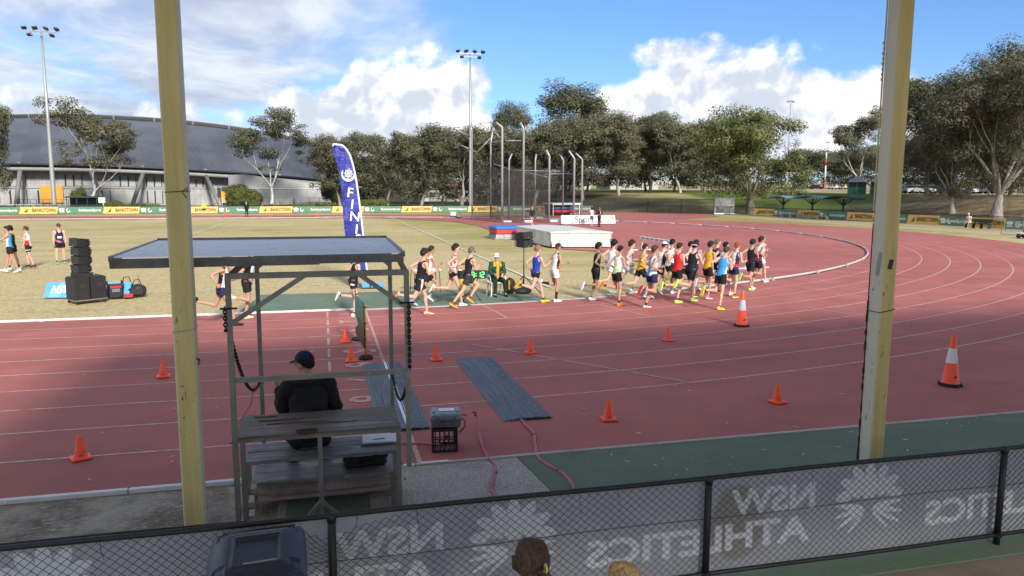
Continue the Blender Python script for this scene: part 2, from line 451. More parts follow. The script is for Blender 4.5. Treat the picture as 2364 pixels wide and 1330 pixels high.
def track_inner():
    pts = [(XL+(XC-XL)*i/16, YK) for i in range(16)]
    pts += [(XC+RC*math.cos(R(-90+2*i)), YC+RC*math.sin(R(-90+2*i))) for i in range(91)]
    return pts+[(XC+(XL-XC)*i/12, YFAR) for i in range(1, 13)]
TRACK = strip('running_track', track_inner(), track_outer(), 0.0, M_TRACK, kind='structure')

# the red D inside the bend
dpts = [G(x, y) for x, y in ((1005, 509), (1050, 512), (1100, 520), (1145, 536), (1200, 556), (1290, 574), (1400, 582), (1445, 597), (1500, 611), (1570, 626), (1640, 643), (1680, 655))]
d_in = [(p.x, p.y) for p in dpts]
arc = [(XC+(RC-0.09)*math.cos(R(a)), YC+(RC-0.09)*math.sin(R(a))) for a in range(-58, 84, 3)]
def d_area():
    mb = MB(); poly = d_in + arc
    mb.add([(x, y, 0.003) for x, y in poly], [list(range(len(poly)))])
    me = mb.mesh('throwing_apron', M_TRACK)
    bm = bmesh.new(); bm.from_mesh(me); bmesh.ops.triangulate(bm, faces=bm.faces[:]); bm.normal_update()
    for f in bm.faces:
        if f.normal.z < 0: f.normal_flip()
    bm.to_mesh(me); bm.free()
    tag(link('throwing_apron', me), kind='structure')
d_area()
# red runway mouth at the far end of the bend (towards the far straight chute)
mb = MB(); q = [G(1330, 489), G(1500, 489), G(1640, 494), G(1660, 500), G(1560, 507), G(1330, 507)]
mb.add([(p.x, p.y, 0.006) for p in q], [list(range(len(q)-1, -1, -1))]); tag(mb.build('runway_mouth', M_TRACK), kind='structure')

# lane lines: nine on the home straight, eight round the bend
for k in range(1, 10):
    if k == 9:
        ins = [(XL, YK-LW*k+0.025), (XF-0.1, YK-LW*k+0.025)]; ous = [(XL, YK-LW*k-0.025), (XF-0.1, YK-LW*k-0.025)]
    else:
        ins = path_pts(LW*k-0.025); ous = path_pts(LW*k+0.025)
    strip('lane_line', ins, ous, 0.004, M_LINE, TRACK)
def stripe(name, a, b_, w, z=0.005, m=M_LINE, parent=TRACK):
    a, b_ = Vector(a[:2]), Vector(b_[:2]); d = (b_-a).normalized(); nrm = Vector((-d.y, d.x))*(w/2)
    n = max(1, int((b_-a).length/2)); I = [a+(b_-a)*(i/n)+nrm for i in range(n+1)]; O = [a+(b_-a)*(i/n)-nrm for i in range(n+1)]
    return strip(name, [tuple(p) for p in I], [tuple(p) for p in O], z, m, parent)
stripe('finish_line', (XF, YK), (XF, YO+0.06), 0.06, 0.006)
for k in range(1, 8):
    stripe('dash', (0.035, YK-LW*(k-1)-0.2), (0.035, YK-LW*k+0.2), 0.055, 0.006)
for px0, py0, px1, py1 in ((1090, 795, 1585, 882), (1140, 717, 1172, 735), (1385, 704, 1502, 731), (1860, 709, 1960, 725), (2050, 709, 2364, 733), (1100, 697, 1140, 718)):
    stripe('start_line', G(px0, py0), G(px1, py1), 0.05, 0.0065)
for k in range(1, 9):
    me = text_mesh('lane_number', str(k), 0.95, M_LINE, 0.0, 0.012)
    o = link('lane_number', me, TRACK, (0.62, YK-LW*(k-0.5), 0.007), (0, 0, -math.pi/2)); o.scale = (0.85, 1.0, 1)

# inner kerb: white aluminium sections on the straight, grey-white pipe kerb round the bend
M_KERB = mat('white_kerb', (0.62, 0.60, 0.56), 0.55, 0.10, 3.0, spots=((0.30, 0.26, 0.22), 2.5, 0.62, 0.12))
M_KPIPE = mat('grey_pipe_kerb', (0.46, 0.43, 0.42), 0.45, 0.12, 2.0, spots=((0.25, 0.18, 0.16), 2.0, 0.64, 0.1))
M_CONC = mat('pale_concrete', (0.42, 0.40, 0.37), 0.9, 0.16, 4.0, 0.4, 60, spots=((0.17, 0.155, 0.14), 1.2, 0.55, 0.2))
KERB = tag(bpy.data.objects.new('track_kerb', None), kind='structure'); COL.objects.link(KERB)
x = XL
while x < 0.6:
    L = min(4.0, 0.9-x); mb = MB(); mb.rbox((x+L/2, YK+0.04, 0.028), (L-0.03, 0.075, 0.056), 0.008); mb.box((x+L-0.02, YK+0.04, 0.024), (0.10, 0.12, 0.047))
    mb.build('kerb_section', M_KERB, KERB); x += 4.0
mb = MB(); I = path_pts(-0.11, 0.9, 0.92, False, 2.0, -76); O = path_pts(0.0, 0.9, 0.92, False, 2.0, -76); n = len(I)
for i in range(n-1):
    a, c, e, g_ = I[i], I[i+1], O[i+1], O[i]
    mb.add([(a[0], a[1], 0.02), (c[0], c[1], 0.02), (e[0], e[1], 0.02), (g_[0], g_[1], 0.02), (a[0], a[1], -.03), (c[0], c[1], -.03), (e[0], e[1], -.03), (g_[0], g_[1], -.03)], [(3, 2, 1, 0), (7, 6, 2, 3), (4, 0, 1, 5)])
mb.build('concrete_edge', M_CONC, KERB)
a = -76.0
while a < 90:
    mb = MB(); mb.smooth = True
    pts = [(XC+(RC-0.06)*math.cos(R(a+dd)), YC+(RC-0.06)*math.sin(R(a+dd)), 0.065) for dd in np.linspace(0, 5.85, 7)]
    mb.tube(pts, 0.045, 8)
    mb.build('kerb_section', M_KPIPE, KERB)
    mb = MB(); p = pts[-1]; mb.box((p[0], p[1], 0.03), (0.13, 0.10, 0.056), R(a+6)); mb.build('kerb_foot', M_KPIPE, KERB)
    a += 6.0
x = XC
while x > XL:
    mb = MB(); mb.rbox((x-1.98, YFAR-0.04, 0.03), (3.94, 0.08, 0.06), 0.008); mb.build('kerb_section', M_KERB, KERB); x -= 4.0

# outer edging of the home straight
M_WEDGE = mat('white_painted_edge', (0.66, 0.66, 0.64), 0.7, 0.08, 3.0, spots=((0.22, 0.20, 0.17), 3.0, 0.62, 0.10))
EDGE = tag(bpy.data.objects.new('track_edging', None), kind='structure'); COL.objects.link(EDGE)
x = XL
while x < 22:
    white = x < -0.8; mb = MB(); L = 3.2
    mb.rbox((x+L/2, YO-0.035, 0.0), (L-0.012, 0.06, 0.06), 0.008); mb.build('edging_block', M_WEDGE if white else M_CONC, EDGE); x += L
mb = MB(); mb.box((1.25, YO-0.035, 0.033), (0.34, 0.055, 0.006)); mb.build('paint_remnant', M_WEDGE, EDGE)

# near apron: exposed-aggregate slab, green carpet, mats, terrace floor
def m_aggr(b, tc, bs, t):
    P = tc.outputs['Object']; g1 = b.noise(P, 70, 4, 0.75); v = b.vor(P, 55)
    c = b.mix(b.sm(b.m('ADD', b.m('MULTIPLY', g1, 0.7), b.m('MULTIPLY', v, 0.4)), 0.35, 0.75), (0.18, 0.16, 0.14), (0.52, 0.48, 0.44))
    c = b.mix(b.sm(b.noise(P, 1.3, 6, 0.65), 0.5, 0.72, 0, 0.5), c, (0.13, 0.115, 0.10))
    t.links.new(c, bs.inputs['Base Color']); bs.inputs['Roughness'].default_value = 0.9; bump_to(b, t, bs, g1, 0.6, 0.01)
M_AGGR = node_mat('exposed_aggregate', m_aggr)
def m_carpet(b, tc, bs, t):
    P = tc.outputs['Object']; g1 = b.noise(P, 120, 4, 0.75)
    c = b.mix(b.sm(g1, 0.3, 0.7), (0.085, 0.135, 0.090), (0.175, 0.230, 0.165))
    c = b.mix(b.sm(b.noise(P, 0.9, 6, 0.65, 0.3), 0.46, 0.72, 0, 0.6), c, (0.20, 0.225, 0.185))
    c = b.mix(b.sm(b.noise(P, 16, 3, 0.6), 0.73, 0.76, 0, 0.6), c, (0.30, 0.28, 0.22))
    t.links.new(c, bs.inputs['Base Color']); bs.inputs['Roughness'].default_value = 0.95; bs.inputs['Specular IOR Level'].default_value = 0.2
    bump_to(b, t, bs, g1, 0.6, 0.01)
M_CARPET = node_mat('green_synthetic_turf', m_carpet)
def sheet(name, poly, z, m, thick=0.02, kind='structure'):
    mb = MB(); mb.prism([(p[0], p[1]) for p in poly], z-thick, z); return tag(mb.build(name, m), kind=kind)
sheet('apron_slab', [(-0.55, 5.2), (2.62, 5.2), (2.28, YO-0.068), (-0.55, YO-0.068)], 0.008, M_AGGR)
sheet('green_carpet_apron', [(2.63, 5.2), (24, 5.2), (24, YO-0.068), (2.29, YO-0.068)], 0.012, M_CARPET)
sheet('green_carpet_offcut', [(-0.48, 5.9), (0.42, 5.9), (0.40, 8.0), (-0.46, 8.05)], 0.018, M_CARPET)
sheet('green_infield_strip', [(-2.35, YK+0.13), (1.0, YK+0.13), (6.9, YK+0.42), (6.5, 22.6), (4.4, 24.7), (-2.0, 24.9)], 0.006, M_CARPET)
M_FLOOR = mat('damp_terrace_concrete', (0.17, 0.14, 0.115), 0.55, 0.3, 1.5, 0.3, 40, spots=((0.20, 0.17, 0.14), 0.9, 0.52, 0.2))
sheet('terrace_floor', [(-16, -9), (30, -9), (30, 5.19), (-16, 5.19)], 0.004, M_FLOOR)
# infield field markings (chalk lines on the grass)
M_CHALK = mat('chalk_line', (0.66, 0.62, 0.48), 0.9, 0.2, 5.0, spots=((0.34, 0.28, 0.15), 6.0, 0.55, 0.15))
FIELD = tag(bpy.data.objects.new('field_markings', None), kind='structure'); COL.objects.link(FIELD)
for px0, py0, px1, py1, w in ((900, 501, 1268, 663, 0.11), (545, 508, 330, 578, 0.12), (312, 533, 385, 526, 0.12), (385, 526, 470, 518, 0.10), (312, 533, 345, 540, 0.12), (345, 540, 400, 544, 0.12),
                          (0, 692, 840, 652, 0.05), (940, 587, 1100, 587, 0.05), (940, 552, 1060, 552, 0.06), (1125, 541, 1190, 560, 0.07), (0, 560, 60, 557, 0.05)):
    stripe('field_line', G(px0, py0), G(px1, py1), w, 0.004, M_CHALK, FIELD)

# litter: leaves, bark and paper scraps blown over the near lanes and the carpet
mb = MB(); r_ = random.Random(77)
for k in range(150):
    x, y = r_.uniform(-5, 16), r_.uniform(5.6, 15)
    if r_.random() < 0.5: y = r_.uniform(5.6, 8.6); x = r_.uniform(2.8, 12)
    a, L, w = r_.uniform(0, 3.14), r_.uniform(0.015, 0.07), r_.uniform(0.006, 0.016); d = Vector((math.cos(a), math.sin(a), 0)); n_ = Vector((-d.y, d.x, 0)); c = Vector((x, y, 0.016+0.004*r_.random()))
    mb.add([c-d*L, c+n_*w+Vector((0, 0, 0.004)), c+d*L, c-n_*w], [(0, 3, 2, 1)])
tag(mb.build('leaf_litter', mat('dry_leaf', (0.50, 0.46, 0.36), 0.8, 0.3, 3.0)), 'scattered dry leaves and scraps on the near lanes and carpet', 'litter', kind='stuff')

# dead straw and grass stubble on the near verge
nr = np.random.default_rng(5); n = 9000; vx = nr.uniform(-6.5, -0.58, n); vy = nr.uniform(5.55, 8.70, n); a = nr.uniform(0, 6.283, n); L = nr.uniform(0.02, 0.075, n); h = nr.uniform(0.002, 0.03, n)**1.0; k = np.array([noise.noise((x*1.3, y*1.3, 4)) for x, y in zip(vx, vy)]) > -0.12
vx, vy, a, L, h = vx[k], vy[k], a[k], L[k], h[k]; n = len(vx); mb = MB()
V = np.empty((n, 3, 3)); dx, dy = np.cos(a)*L, np.sin(a)*L; V[:, 0] = np.stack([vx-dy*0.05, vy+dx*0.05, np.full(n, -0.025)], 1); V[:, 1] = np.stack([vx+dy*0.05, vy-dx*0.05, np.full(n, -0.025)], 1); V[:, 2] = np.stack([vx+dx, vy+dy, h], 1)
mb.add([tuple(v) for v in V.reshape(-1, 3).tolist()], [(3*i, 3*i+1, 3*i+2) for i in range(n)])
tag(mb.build('dead_grass', mat('straw_blade', (0.34, 0.29, 0.19), 0.9, 0.35, 5.0)), 'dead grass stubble on the near verge left of the slab', 'grass', kind='stuff')
# ================================================================== grandstand front: posts, roof, fence, banner, bin
def m_post(b, tc, bs, t):
    P = tc.outputs['Object']; x, y, z = b.sep(P)
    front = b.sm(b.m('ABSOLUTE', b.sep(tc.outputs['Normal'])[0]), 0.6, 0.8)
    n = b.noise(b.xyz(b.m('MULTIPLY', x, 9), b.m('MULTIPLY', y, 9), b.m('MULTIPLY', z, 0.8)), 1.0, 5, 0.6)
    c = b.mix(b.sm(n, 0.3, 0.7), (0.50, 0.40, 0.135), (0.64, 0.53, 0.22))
    c = b.mix(front, c, (0.60, 0.585, 0.47))  # side faces painted paler in place of skylight; camera-facing side stays ochre
    sc = b.noise(b.xyz(b.m('MULTIPLY', x, 26), b.m('MULTIPLY', y, 26), b.m('MULTIPLY', z, 9)), 1.0, 6, 0.7, 1.2)
    zone = b.sm(z, 3.2, 2.5)
    c = b.mix(b.m('MULTIPLY', b.sm(sc, 0.615, 0.665), zone), c, (0.05, 0.04, 0.03))
    ru = b.noise(b.xyz(b.m('MULTIPLY', x, 14), b.m('MULTIPLY', y, 14), b.m('MULTIPLY', z, 0.35)), 1.0, 6, 0.65)
    c = b.mix(b.m('MULTIPLY', b.sm(ru, 0.60, 0.78), 0.45), c, (0.16, 0.10, 0.045))
    t.links.new(c, bs.inputs['Base Color']); bs.inputs['Roughness'].default_value = 0.55
    bump_to(b, t, bs, b.noise(P, 20, 4, 0.6), 0.15, 0.01)
M_POST = node_mat('yellow_post_paint', m_post)
M_RUST = mat('flaking_rust', (0.045, 0.028, 0.018), 0.9, 0.35, 30, 0.6)
M_STRAP = mat('black_tape', (0.02, 0.02, 0.02), 0.6, 0.2, 20)
M_TAPE = mat('grey_tape', (0.30, 0.31, 0.34), 0.5, 0.1, 20)
PY = 6.3
def grand_post(px, w, label, side):
    X = AY(px, 1000 if side > 0 else 900, PY).x
    e = empty('grandstand_post', (X, PY+w/2, 0), 0, label, 'post')
    mb = MB(); mb.rbox((0, 0, 2.9), (w, w, 5.8), 0.012); mb.build('post_box', M_POST, e)
    mb = MB(); mb.box((0, 0, 0.012), (w+0.14, w+0.14, 0.016))
    for sx in (-1, 1):
        for sy in (-1, 1): mb.lathe([(0.014, 0.02), (0.014, 0.045)], 6, (sx*(w/2+0.04), sy*(w/2+0.04), 0))
    mb.build('base_plate', M_RUST, e)
    return e
e = grand_post(431, 0.160, 'yellow steel grandstand post at left with scuffed paint', -1)
rng = random.Random(5)
for z in (3.33, 2.23):
    mb = MB(); w2 = 0.160/2+0.004
    dz = rng.uniform(-0.02, 0.02); s_ = 0.003
    pts = [(-w2, -w2, z-dz), (w2, -w2, z+dz), (w2, w2, z+dz), (-w2, w2, z-dz), (-w2, -w2, z-dz)]
    mb.tube(pts, s_, 5); mb.build('cable_tie', M_STRAP if z != 2.23 else M_TAPE, e)
mb = MB(); mb.tube([(0.082, -0.082, 3.33), (0.09, -0.11, 3.36), (0.05, -0.12, 3.33), (0.075, -0.084, 3.28)], 0.004, 5)
mb.build('tape_scrap', M_STRAP, e)
mb = MB(); mb.tube([(0.086, -0.09, 2.0)]+[(0.10+0.015*rng.random(), -0.10-0.015*rng.random(), 1.95+0.06*rng.random()) for k in range(9)], 0.005, 4); mb.build('tape_scrap', M_STRAP, e)
e = grand_post(2028, 0.172, 'yellow steel grandstand post at right with rusted edge', 1)
mb = MB(); rng = random.Random(9); z = 0.0
while z < 3.0:                                                      # torn rusty flange along the left edge
    h = rng.uniform(0.03, 0.09); mb.box((-0.172/2-0.004, 0.172/2-0.004, z+h/2), (rng.uniform(0.004, 0.03) if z < 2.3 else 0.006, 0.010, h+0.002)); z += h
mb.build('rusted_seam', M_RUST, e)
mb = MB(); mb.box((-0.172/2-0.006, 0.086, 4.3), (0.014, 0.008, 2.3))
for q in range(8): mb.box((-0.172/2-0.010-0.008*rng.random(), 0.086, 4.45+0.05*q), (0.02, 0.009, 0.03))
mb.build('edge_flange', M_POST, e)
mb = MB(); mb.box((-0.172/2-0.002, -0.03, 2.62), (0.004, 0.05, 0.24), Matrix.Rotation(0.12, 3, 'X')); mb.build('sticker', M_TAPE, e)
mb = MB(); mb.box((0.005, -0.172/2-0.002, 2.62), (0.05, 0.004, 0.10), Matrix.Rotation(0.2, 3, 'Y')); mb.build('sticker', M_STRAP, e)
mb = MB(); w2 = 0.172/2+0.004; mb.tube([(-w2, -w2, 2.13), (w2, -w2, 2.16), (w2, w2, 2.16), (-w2, w2, 2.13), (-w2, -w2, 2.13)], 0.004, 5); mb.build('cable_tie', M_STRAP, e)

# the roof and back of the stand (out of frame above and behind; they shade the front of the track and are coloured pale to bounce light)
M_STEEL = mat('cream_roof_steel', (0.88, 0.87, 0.83), 0.6, 0.1, 2.0)
gr = empty('grandstand_roof', (0, 0, 0), 0, 'cream corrugated grandstand roof over the terrace', 'roof')
ROOF_X0, ROOF_X1, ROOF_Z = -3.3, 26.0, 5.95
mb = MB(); n = 120
top = []
for i in range(n+1):
    x = ROOF_X0+(ROOF_X1-ROOF_X0)*i/n; dz = 0.03 if i % 2 else 0.0
    top += [(x, 7.0, ROOF_Z+dz), (x, -7.0, ROOF_Z+0.8+dz)]
mb.add(top, [(2*i, 2*i+2, 2*i+3, 2*i+1) for i in range(n)])
mb.build('roof_sheet', M_STEEL, gr)
mb = MB(); mb.box(((ROOF_X0+ROOF_X1)/2, 6.95, ROOF_Z-0.12), (ROOF_X1-ROOF_X0, 0.08, 0.26)); mb.build('fascia', M_STEEL, gr)
mb = MB(); mb.box(((ROOF_X0+ROOF_X1)/2, 6.45, ROOF_Z-0.22), (ROOF_X1-ROOF_X0-0.4, 0.2, 0.28)); mb.build('front_beam', M_STEEL, gr)
steps = MB()
for k in range(7): steps.box((11.0, 1.6-1.5*k, 0.17+0.17*k), (29.5, 1.5, 0.34+0.34*k))
tag(steps.build('seating_terrace', mat('bounce_terrace_concrete', (0.70, 0.68, 0.64), 0.9, 0.12, 2.0)), kind='structure')  # unseen steps, coloured pale to bounce fill light towards the fence

# chain-link fence
FY = 5.40; FT = 0.962
M_FPIPE = mat('black_fence_pipe', (0.014, 0.014, 0.015), 0.42, 0.25, 12, spots=((0.06, 0.045, 0.035), 9, 0.66, 0.08))
M_WIRE = mat('black_fence_wire', (0.012, 0.012, 0.013), 0.5, 0.2, 20)
fence = empty('chain_link_fence', (0, FY, 0), 0, 'black chain-link fence along the front of the terrace', 'fence')
post_x = [-6.15, -3.07, -0.005, 3.076, 6.148, 9.22, 12.3]
for x in post_x:
    mb = MB(); mb.smooth = True; mb.tube([(x, 0, 0), (x, 0, FT-0.012)], 0.030, 12); mb.lathe([(0.034, FT-0.05), (0.036, FT-0.02), (0.034, FT+0.004), (0.02, FT+0.014)], 12, (x, 0, 0)); mb.build('fence_post', M_FPIPE, fence)
    mb = MB(); mb.lathe([(0.045, 0.085), (0.045, 0.125)], 10, (x, 0, 0)); mb.build('clamp', M_FPIPE, fence)
rng = random.Random(3)
mb = MB(); mb.smooth = True; mb.tube([(-7+0.5*i, 0, FT+0.004*math.sin(i*0.9)) for i in range(41)], 0.021, 10); mb.build('top_rail', M_FPIPE, fence)
mb = MB(); mb.smooth = True; mb.tube([(-7+0.5*i, 0, 0.10+0.003*math.sin(i)) for i in range(41)], 0.019, 10); mb.build('bottom_rail', M_FPIPE, fence)
mb = MB(); mb.smooth = True; mb.tube([(-7, 0.03, FT+0.012), (-3.07, 0.03, FT+0.018), (-1.6, 0.028, FT+0.02), (-0.6, 0.03, FT+0.006)], 0.008, 6); mb.build('cable', M_FPIPE, fence)
def wire_field(x, z):
    """how far the netting has sagged and bulged at a point"""
    dx = 0.012*noise.noise((x*2.3, z*3.1, 0.7)); dz = 0.010*noise.noise((x*2.0, z*2.7, 5.3))
    g = math.exp(-((x+0.02)/0.22)**2)*sstep(0.55, 0.92, z); dz -= 0.15*g                   # torn away beside the post
    g2 = math.exp(-((x-0.33)/0.15)**2)*sstep(0.62, 0.92, z); dz -= 0.035*g2
    dy = 0.014*noise.noise((x*1.7, z*1.3, 9.1))
    return dx, dy, dz
mb = MB(); P_ = 0.073; x0 = -2.9; cols = int((6.9-x0)/(P_/1.0)); z0, rows = 0.115, 26; dzr = (0.93-0.115)/rows
nodes = {}
def node(i, j):
    if (i, j) not in nodes:
        x = x0+i*P_*0.5; z = z0+j*dzr
        dx, dy, dz = wire_field(x, z); nodes[(i, j)] = Vector((x+dx, dy+0.024+(0.0022 if (i//1) % 2 else -0.0022), z+dz))
    return nodes[(i, j)]
vs, fs = [], []
for i in range(cols*2):
    for j in range(rows):
        if (i+j) % 2: continue
        for di in (-1, 1):
            if not 0 <= i+di <= cols*2: continue
            a, c = node(i, j), node(i+di, j+1)
            o = len(vs); r_ = 0.0034
            for p in (a, c): vs += [p+Vector((r_, 0, 0)), p+Vector((0, r_, 0)), p+Vector((-r_, 0, 0)), p+Vector((0, -r_, 0))]
            fs += [(o, o+1, o+5, o+4), (o+1, o+2, o+6, o+5), (o+2, o+3, o+7, o+6), (o+3, o, o+4, o+7)]
mb.add(vs, fs)
for i in range(0, cols*2, 4):                                                # wire ties to the rail, knuckles
    n0 = node(i, rows)
    if rng.random() < 0.45: mb.tube([n0, n0+Vector((0.01, -0.01, 0.03)), Vector((n0.x+0.012, 0.0, FT+0.023)), Vector((n0.x+0.015, -0.024, FT)), n0+Vector((0.006, -0.02, 0.01))], 0.002, 4)
for x in (-1.55, 0.62, 2.25, 1.92, 4.05, 4.72):
    mb.tube([(x, -0.022, FT+0.015), (x+0.005, -0.03, FT-0.07), (x+0.012+0.01*rng.random(), -0.032, FT-0.13-0.08*rng.random())], 0.0022, 4)
mesh = mb.build('wire_netting', M_WIRE, fence); mesh['kind'] = 'stuff'
mb = MB(); mb.tube([(-7+0.25*i, 0.03, 0.585+0.008*math.sin(i*0.55)) for i in range(81)], 0.0032, 5); mb.build('tension_wire', M_WIRE, fence)
for i in range(-12, 28):
    x = i*0.235+rng.uniform(-.03, .03); mb = MB(); mb.tube([(x, -0.023, FT), (x+0.004, 0, FT+0.024), (x+0.008, 0.024, FT), (x+0.004, 0, FT-0.024), (x, -0.023, FT)], 0.0022, 4); mb.build('rail_tie', M_WIRE, fence)

# banner cloth hung on the track side of the fence, seen from its back
def m_banner(b, tc, bs, t):
    P = tc.outputs['Object']; n = b.noise(P, 1.2, 5, 0.6); f = b.noise(P, 40, 3, 0.6)
    c = b.mix(b.sm(n, 0.3, 0.7), (0.47, 0.47, 0.485), (0.56, 0.56, 0.565))
    c = b.mix(b.sm(f, 0.4, 0.8, 0, 0.2), c, (0.34, 0.34, 0.35))
    x = b.sep(P)[0]                                                         # brown water stain
    d = b.m('ADD', b.m('POWER', b.m('DIVIDE', b.m('SUBTRACT', x, 3.42), 0.28), 2.0), b.m('POWER', b.m('DIVIDE', b.m('SUBTRACT', b.sep(P)[2], 0.50), 0.36), 2.0))
    st = b.m('MULTIPLY', b.sm(b.m('ADD', d, b.m('MULTIPLY', n, 0.8)), 1.45, 1.15), 0.75)
    c = b.mix(st, c, (0.33, 0.295, 0.23))
    t.links.new(c, bs.inputs['Base Color']); bs.inputs['Roughness'].default_value = 0.6
    bs.inputs['Transmission Weight'].default_value = 0.0
    tr = N(t, 'ShaderNodeBsdfTranslucent'); t.links.new(c, tr.inputs[0])
    mx = N(t, 'ShaderNodeMixShader'); mx.inputs[0].default_value = 0.30
    out = t.nodes['Material Output']; t.links.new(bs.outputs[0], mx.inputs[1]); t.links.new(tr.outputs[0], mx.inputs[2]); t.links.new(mx.outputs[0], out.inputs[0])
M_BANNER = node_mat('grey_mesh_banner', m_banner)
def m_blet(b, tc, bs, t):
    P = tc.outputs['Object']; n = b.noise(P, 3, 5, 0.6)
    c = b.mix(b.sm(n, 0.3, 0.7), (0.90, 0.91, 0.94), (0.95, 0.96, 0.97)); t.links.new(c, bs.inputs['Base Color']); bs.inputs['Roughness'].default_value = 0.6
    tr = N(t, 'ShaderNodeBsdfTranslucent'); t.links.new(c, tr.inputs[0])
    mx = N(t, 'ShaderNodeMixShader'); mx.inputs[0].default_value = 0.15
    out = t.nodes['Material Output']; t.links.new(bs.outputs[0], mx.inputs[1]); t.links.new(tr.outputs[0], mx.inputs[2]); t.links.new(mx.outputs[0], out.inputs[0])
M_BLET = node_mat('pale_banner_print', m_blet)
M_HEM = mat('banner_hem', (0.50, 0.50, 0.49), 0.6, 0.1, 5)
BY = 0.07
def bwave(x, z): return BY+0.010*math.sin(x*2.1)+0.006*math.sin(x*5.3+z*3)+0.008*math.sin(z*4+x)
ban = empty('fence_banner', (0, FY, 0), 0, 'long grey banner with mirrored white lettering tied to the chain-link fence', 'banner')
mb = MB(); mb.smooth = True; nx, nz = 120, 8
xs = [-6.5+13.6*i/nx for i in range(nx+1)]; zs = [0.055+0.865*j/nz for j in range(nz+1)]
mb.add([(x, bwave(x, z), z) for z in zs for x in xs], [(j*(nx+1)+i, j*(nx+1)+i+1, (j+1)*(nx+1)+i+1, (j+1)*(nx+1)+i) for j in range(nz) for i in range(nx)])
mb.build('banner_cloth', M_BANNER, ban)
mb = MB(); mb.smooth = True
for zc in (0.075, 0.905):
    mb.add([(x, bwave(x, zz)-0.004, zz) for zz in (zc-0.018, zc+0.018) for x in xs], [(i, i+1, nx+2+i, nx+1+i) for i in range(nx)])
mb.build('hem', M_HEM, ban)
def on_banner(me):
    for v in me.vertices: v.co.y = bwave(v.co.x, v.co.z)-0.005+v.co.y*0
    me.update(); return me
def flat_text(txt, x, z, w, h, bold):
    me = text_mesh('lettering', txt, 1.0, M_BLET, 0.0, bold)
    xs_ = [v.co.x for v in me.vertices]; ys_ = [v.co.y for v in me.vertices]
    sx = w/(max(xs_)-min(xs_)); sy = h/(max(ys_)-min(ys_))
    for v in me.vertices:
        a, c = v.co.x-(max(xs_)+min(xs_))/2, v.co.y-(max(ys_)+min(ys_))/2
        v.co = (x-a*sx, 0, z+c*sy)                                          # mirrored: the print faces the track
    bm = bmesh.new(); bm.from_mesh(me); bmesh.ops.triangulate(bm, faces=bm.faces[:])
    bmesh.ops.subdivide_edges(bm, edges=[e_ for e_ in bm.edges if e_.calc_length() > 0.12], cuts=1); bm.to_mesh(me); bm.free()
    link('lettering', on_banner(me), ban)
def petal(mb, x, z, a, L, w):
    pts = []
    for k in range(10):
        t = 2*math.pi*k/10; u = L/2*math.cos(t); v = w/2*math.sin(t)*(1-0.25*math.cos(t))
        pts.append((x+u*math.cos(a)-v*math.sin(a), 0, z+u*math.sin(a)+v*math.cos(a)))
    mb.add(pts, [list(range(9, -1, -1))])
def emblem(x, z):
    mb = MB()                                                               # a flower head of petals over spread leaves
    for k in range(7):
        a = R(8+164*k/6); petal(mb, x+0.27*math.cos(a), z+0.10+0.26*math.sin(a), a-(1.5708-a)*0.2, 0.175, 0.105)
    for k in range(6):
        a = R(25+130*k/5); petal(mb, x+0.165*math.cos(a), z+0.09+0.165*math.sin(a), a, 0.145, 0.080)
    for k in range(4):
        a = R(50+80*k/3); petal(mb, x+0.07*math.cos(a), z+0.08+0.08*math.sin(a), a, 0.11, 0.055)
    for s_ in (-1, 1):
        for k, (dx, dz, aa, L, w) in enumerate(((0.20, 0.035, 8, 0.30, 0.055), (0.20, -0.02, -12, 0.33, 0.05), (0.19, -0.08, -27, 0.34, 0.045), (0.13, -0.12, -44, 0.25, 0.035))):
            a = R(aa); a = a if s_ > 0 else math.pi-a
            petal(mb, x+s_*dx, z+dz, a, L, w)
    me = mb.mesh('emblem', M_BLET); link('emblem', on_banner(me), ban)
for k in (-2, -1, 0, 1):
    o = 3.335*k
    flat_text('ATHLETICS', 3.07+o, 0.375, 2.12, 0.245, 0.035); flat_text('NSW', 3.755+o, 0.672, 0.83, 0.245, 0.035); emblem(4.735+o, 0.485)

# wheelie bin
M_BIN = mat('dark_blue_bin_plastic', (0.012, 0.017, 0.032), 0.38, 0.25, 8, 0.15, 60)
M_BINL = mat('worn_bin_edge', (0.20, 0.20, 0.16), 0.5, 0.2, 30)
bn = empty('wheelie_bin', (-0.475, 4.83, 0), R(3), 'dark blue plastic wheelie bin against the chain-link fence', 'bin')
mb = MB(); mb.prism([(-0.23, -0.26), (0.23, -0.26), (0.25, 0.25), (-0.25, 0.25)], 0.06, 0.1)
vs = []
for z, wx, y0, y1 in ((0.06, 0.21, -0.24, 0.22), (0.5, 0.25, -0.29, 0.27), (0.90, 0.285, -0.345, 0.31), (0.93, 0.30, -0.36, 0.325), (0.96, 0.30, -0.36, 0.325)):
    vs += [(-wx, y0, z), (wx, y0, z), (wx, y1, z), (-wx, y1, z)]
mb.add(vs, [(i*4+j, i*4+(j+1) % 4, i*4+4+(j+1) % 4, i*4+4+j) for i in range(4) for j in range(4)]+[(3, 2, 1, 0)])
mb.build('bin_body', M_BIN, bn)
mb = MB(); mb.smooth = False; vs = []; gx, gy = 14, 14
def lid_z(u, v):
    r = max(abs(u), abs(v)); z = 0.965+0.075*(1-max(0, (r-0.55)/0.45)**2.0)
    if abs(u) < 0.5 and -0.62 < v < 0.5: z += -0.014 if (abs(u) < 0.44 and -0.55 < v < 0.43) else 0.006
    if 0.66 < abs(u) < 0.86 and 0.5 < -v*1 < 0.85: z -= 0.014
    if 0.66 < abs(u) < 0.86 and 0.55 < v < 0.85: z -= 0.014
    return z
gx = gy = 30
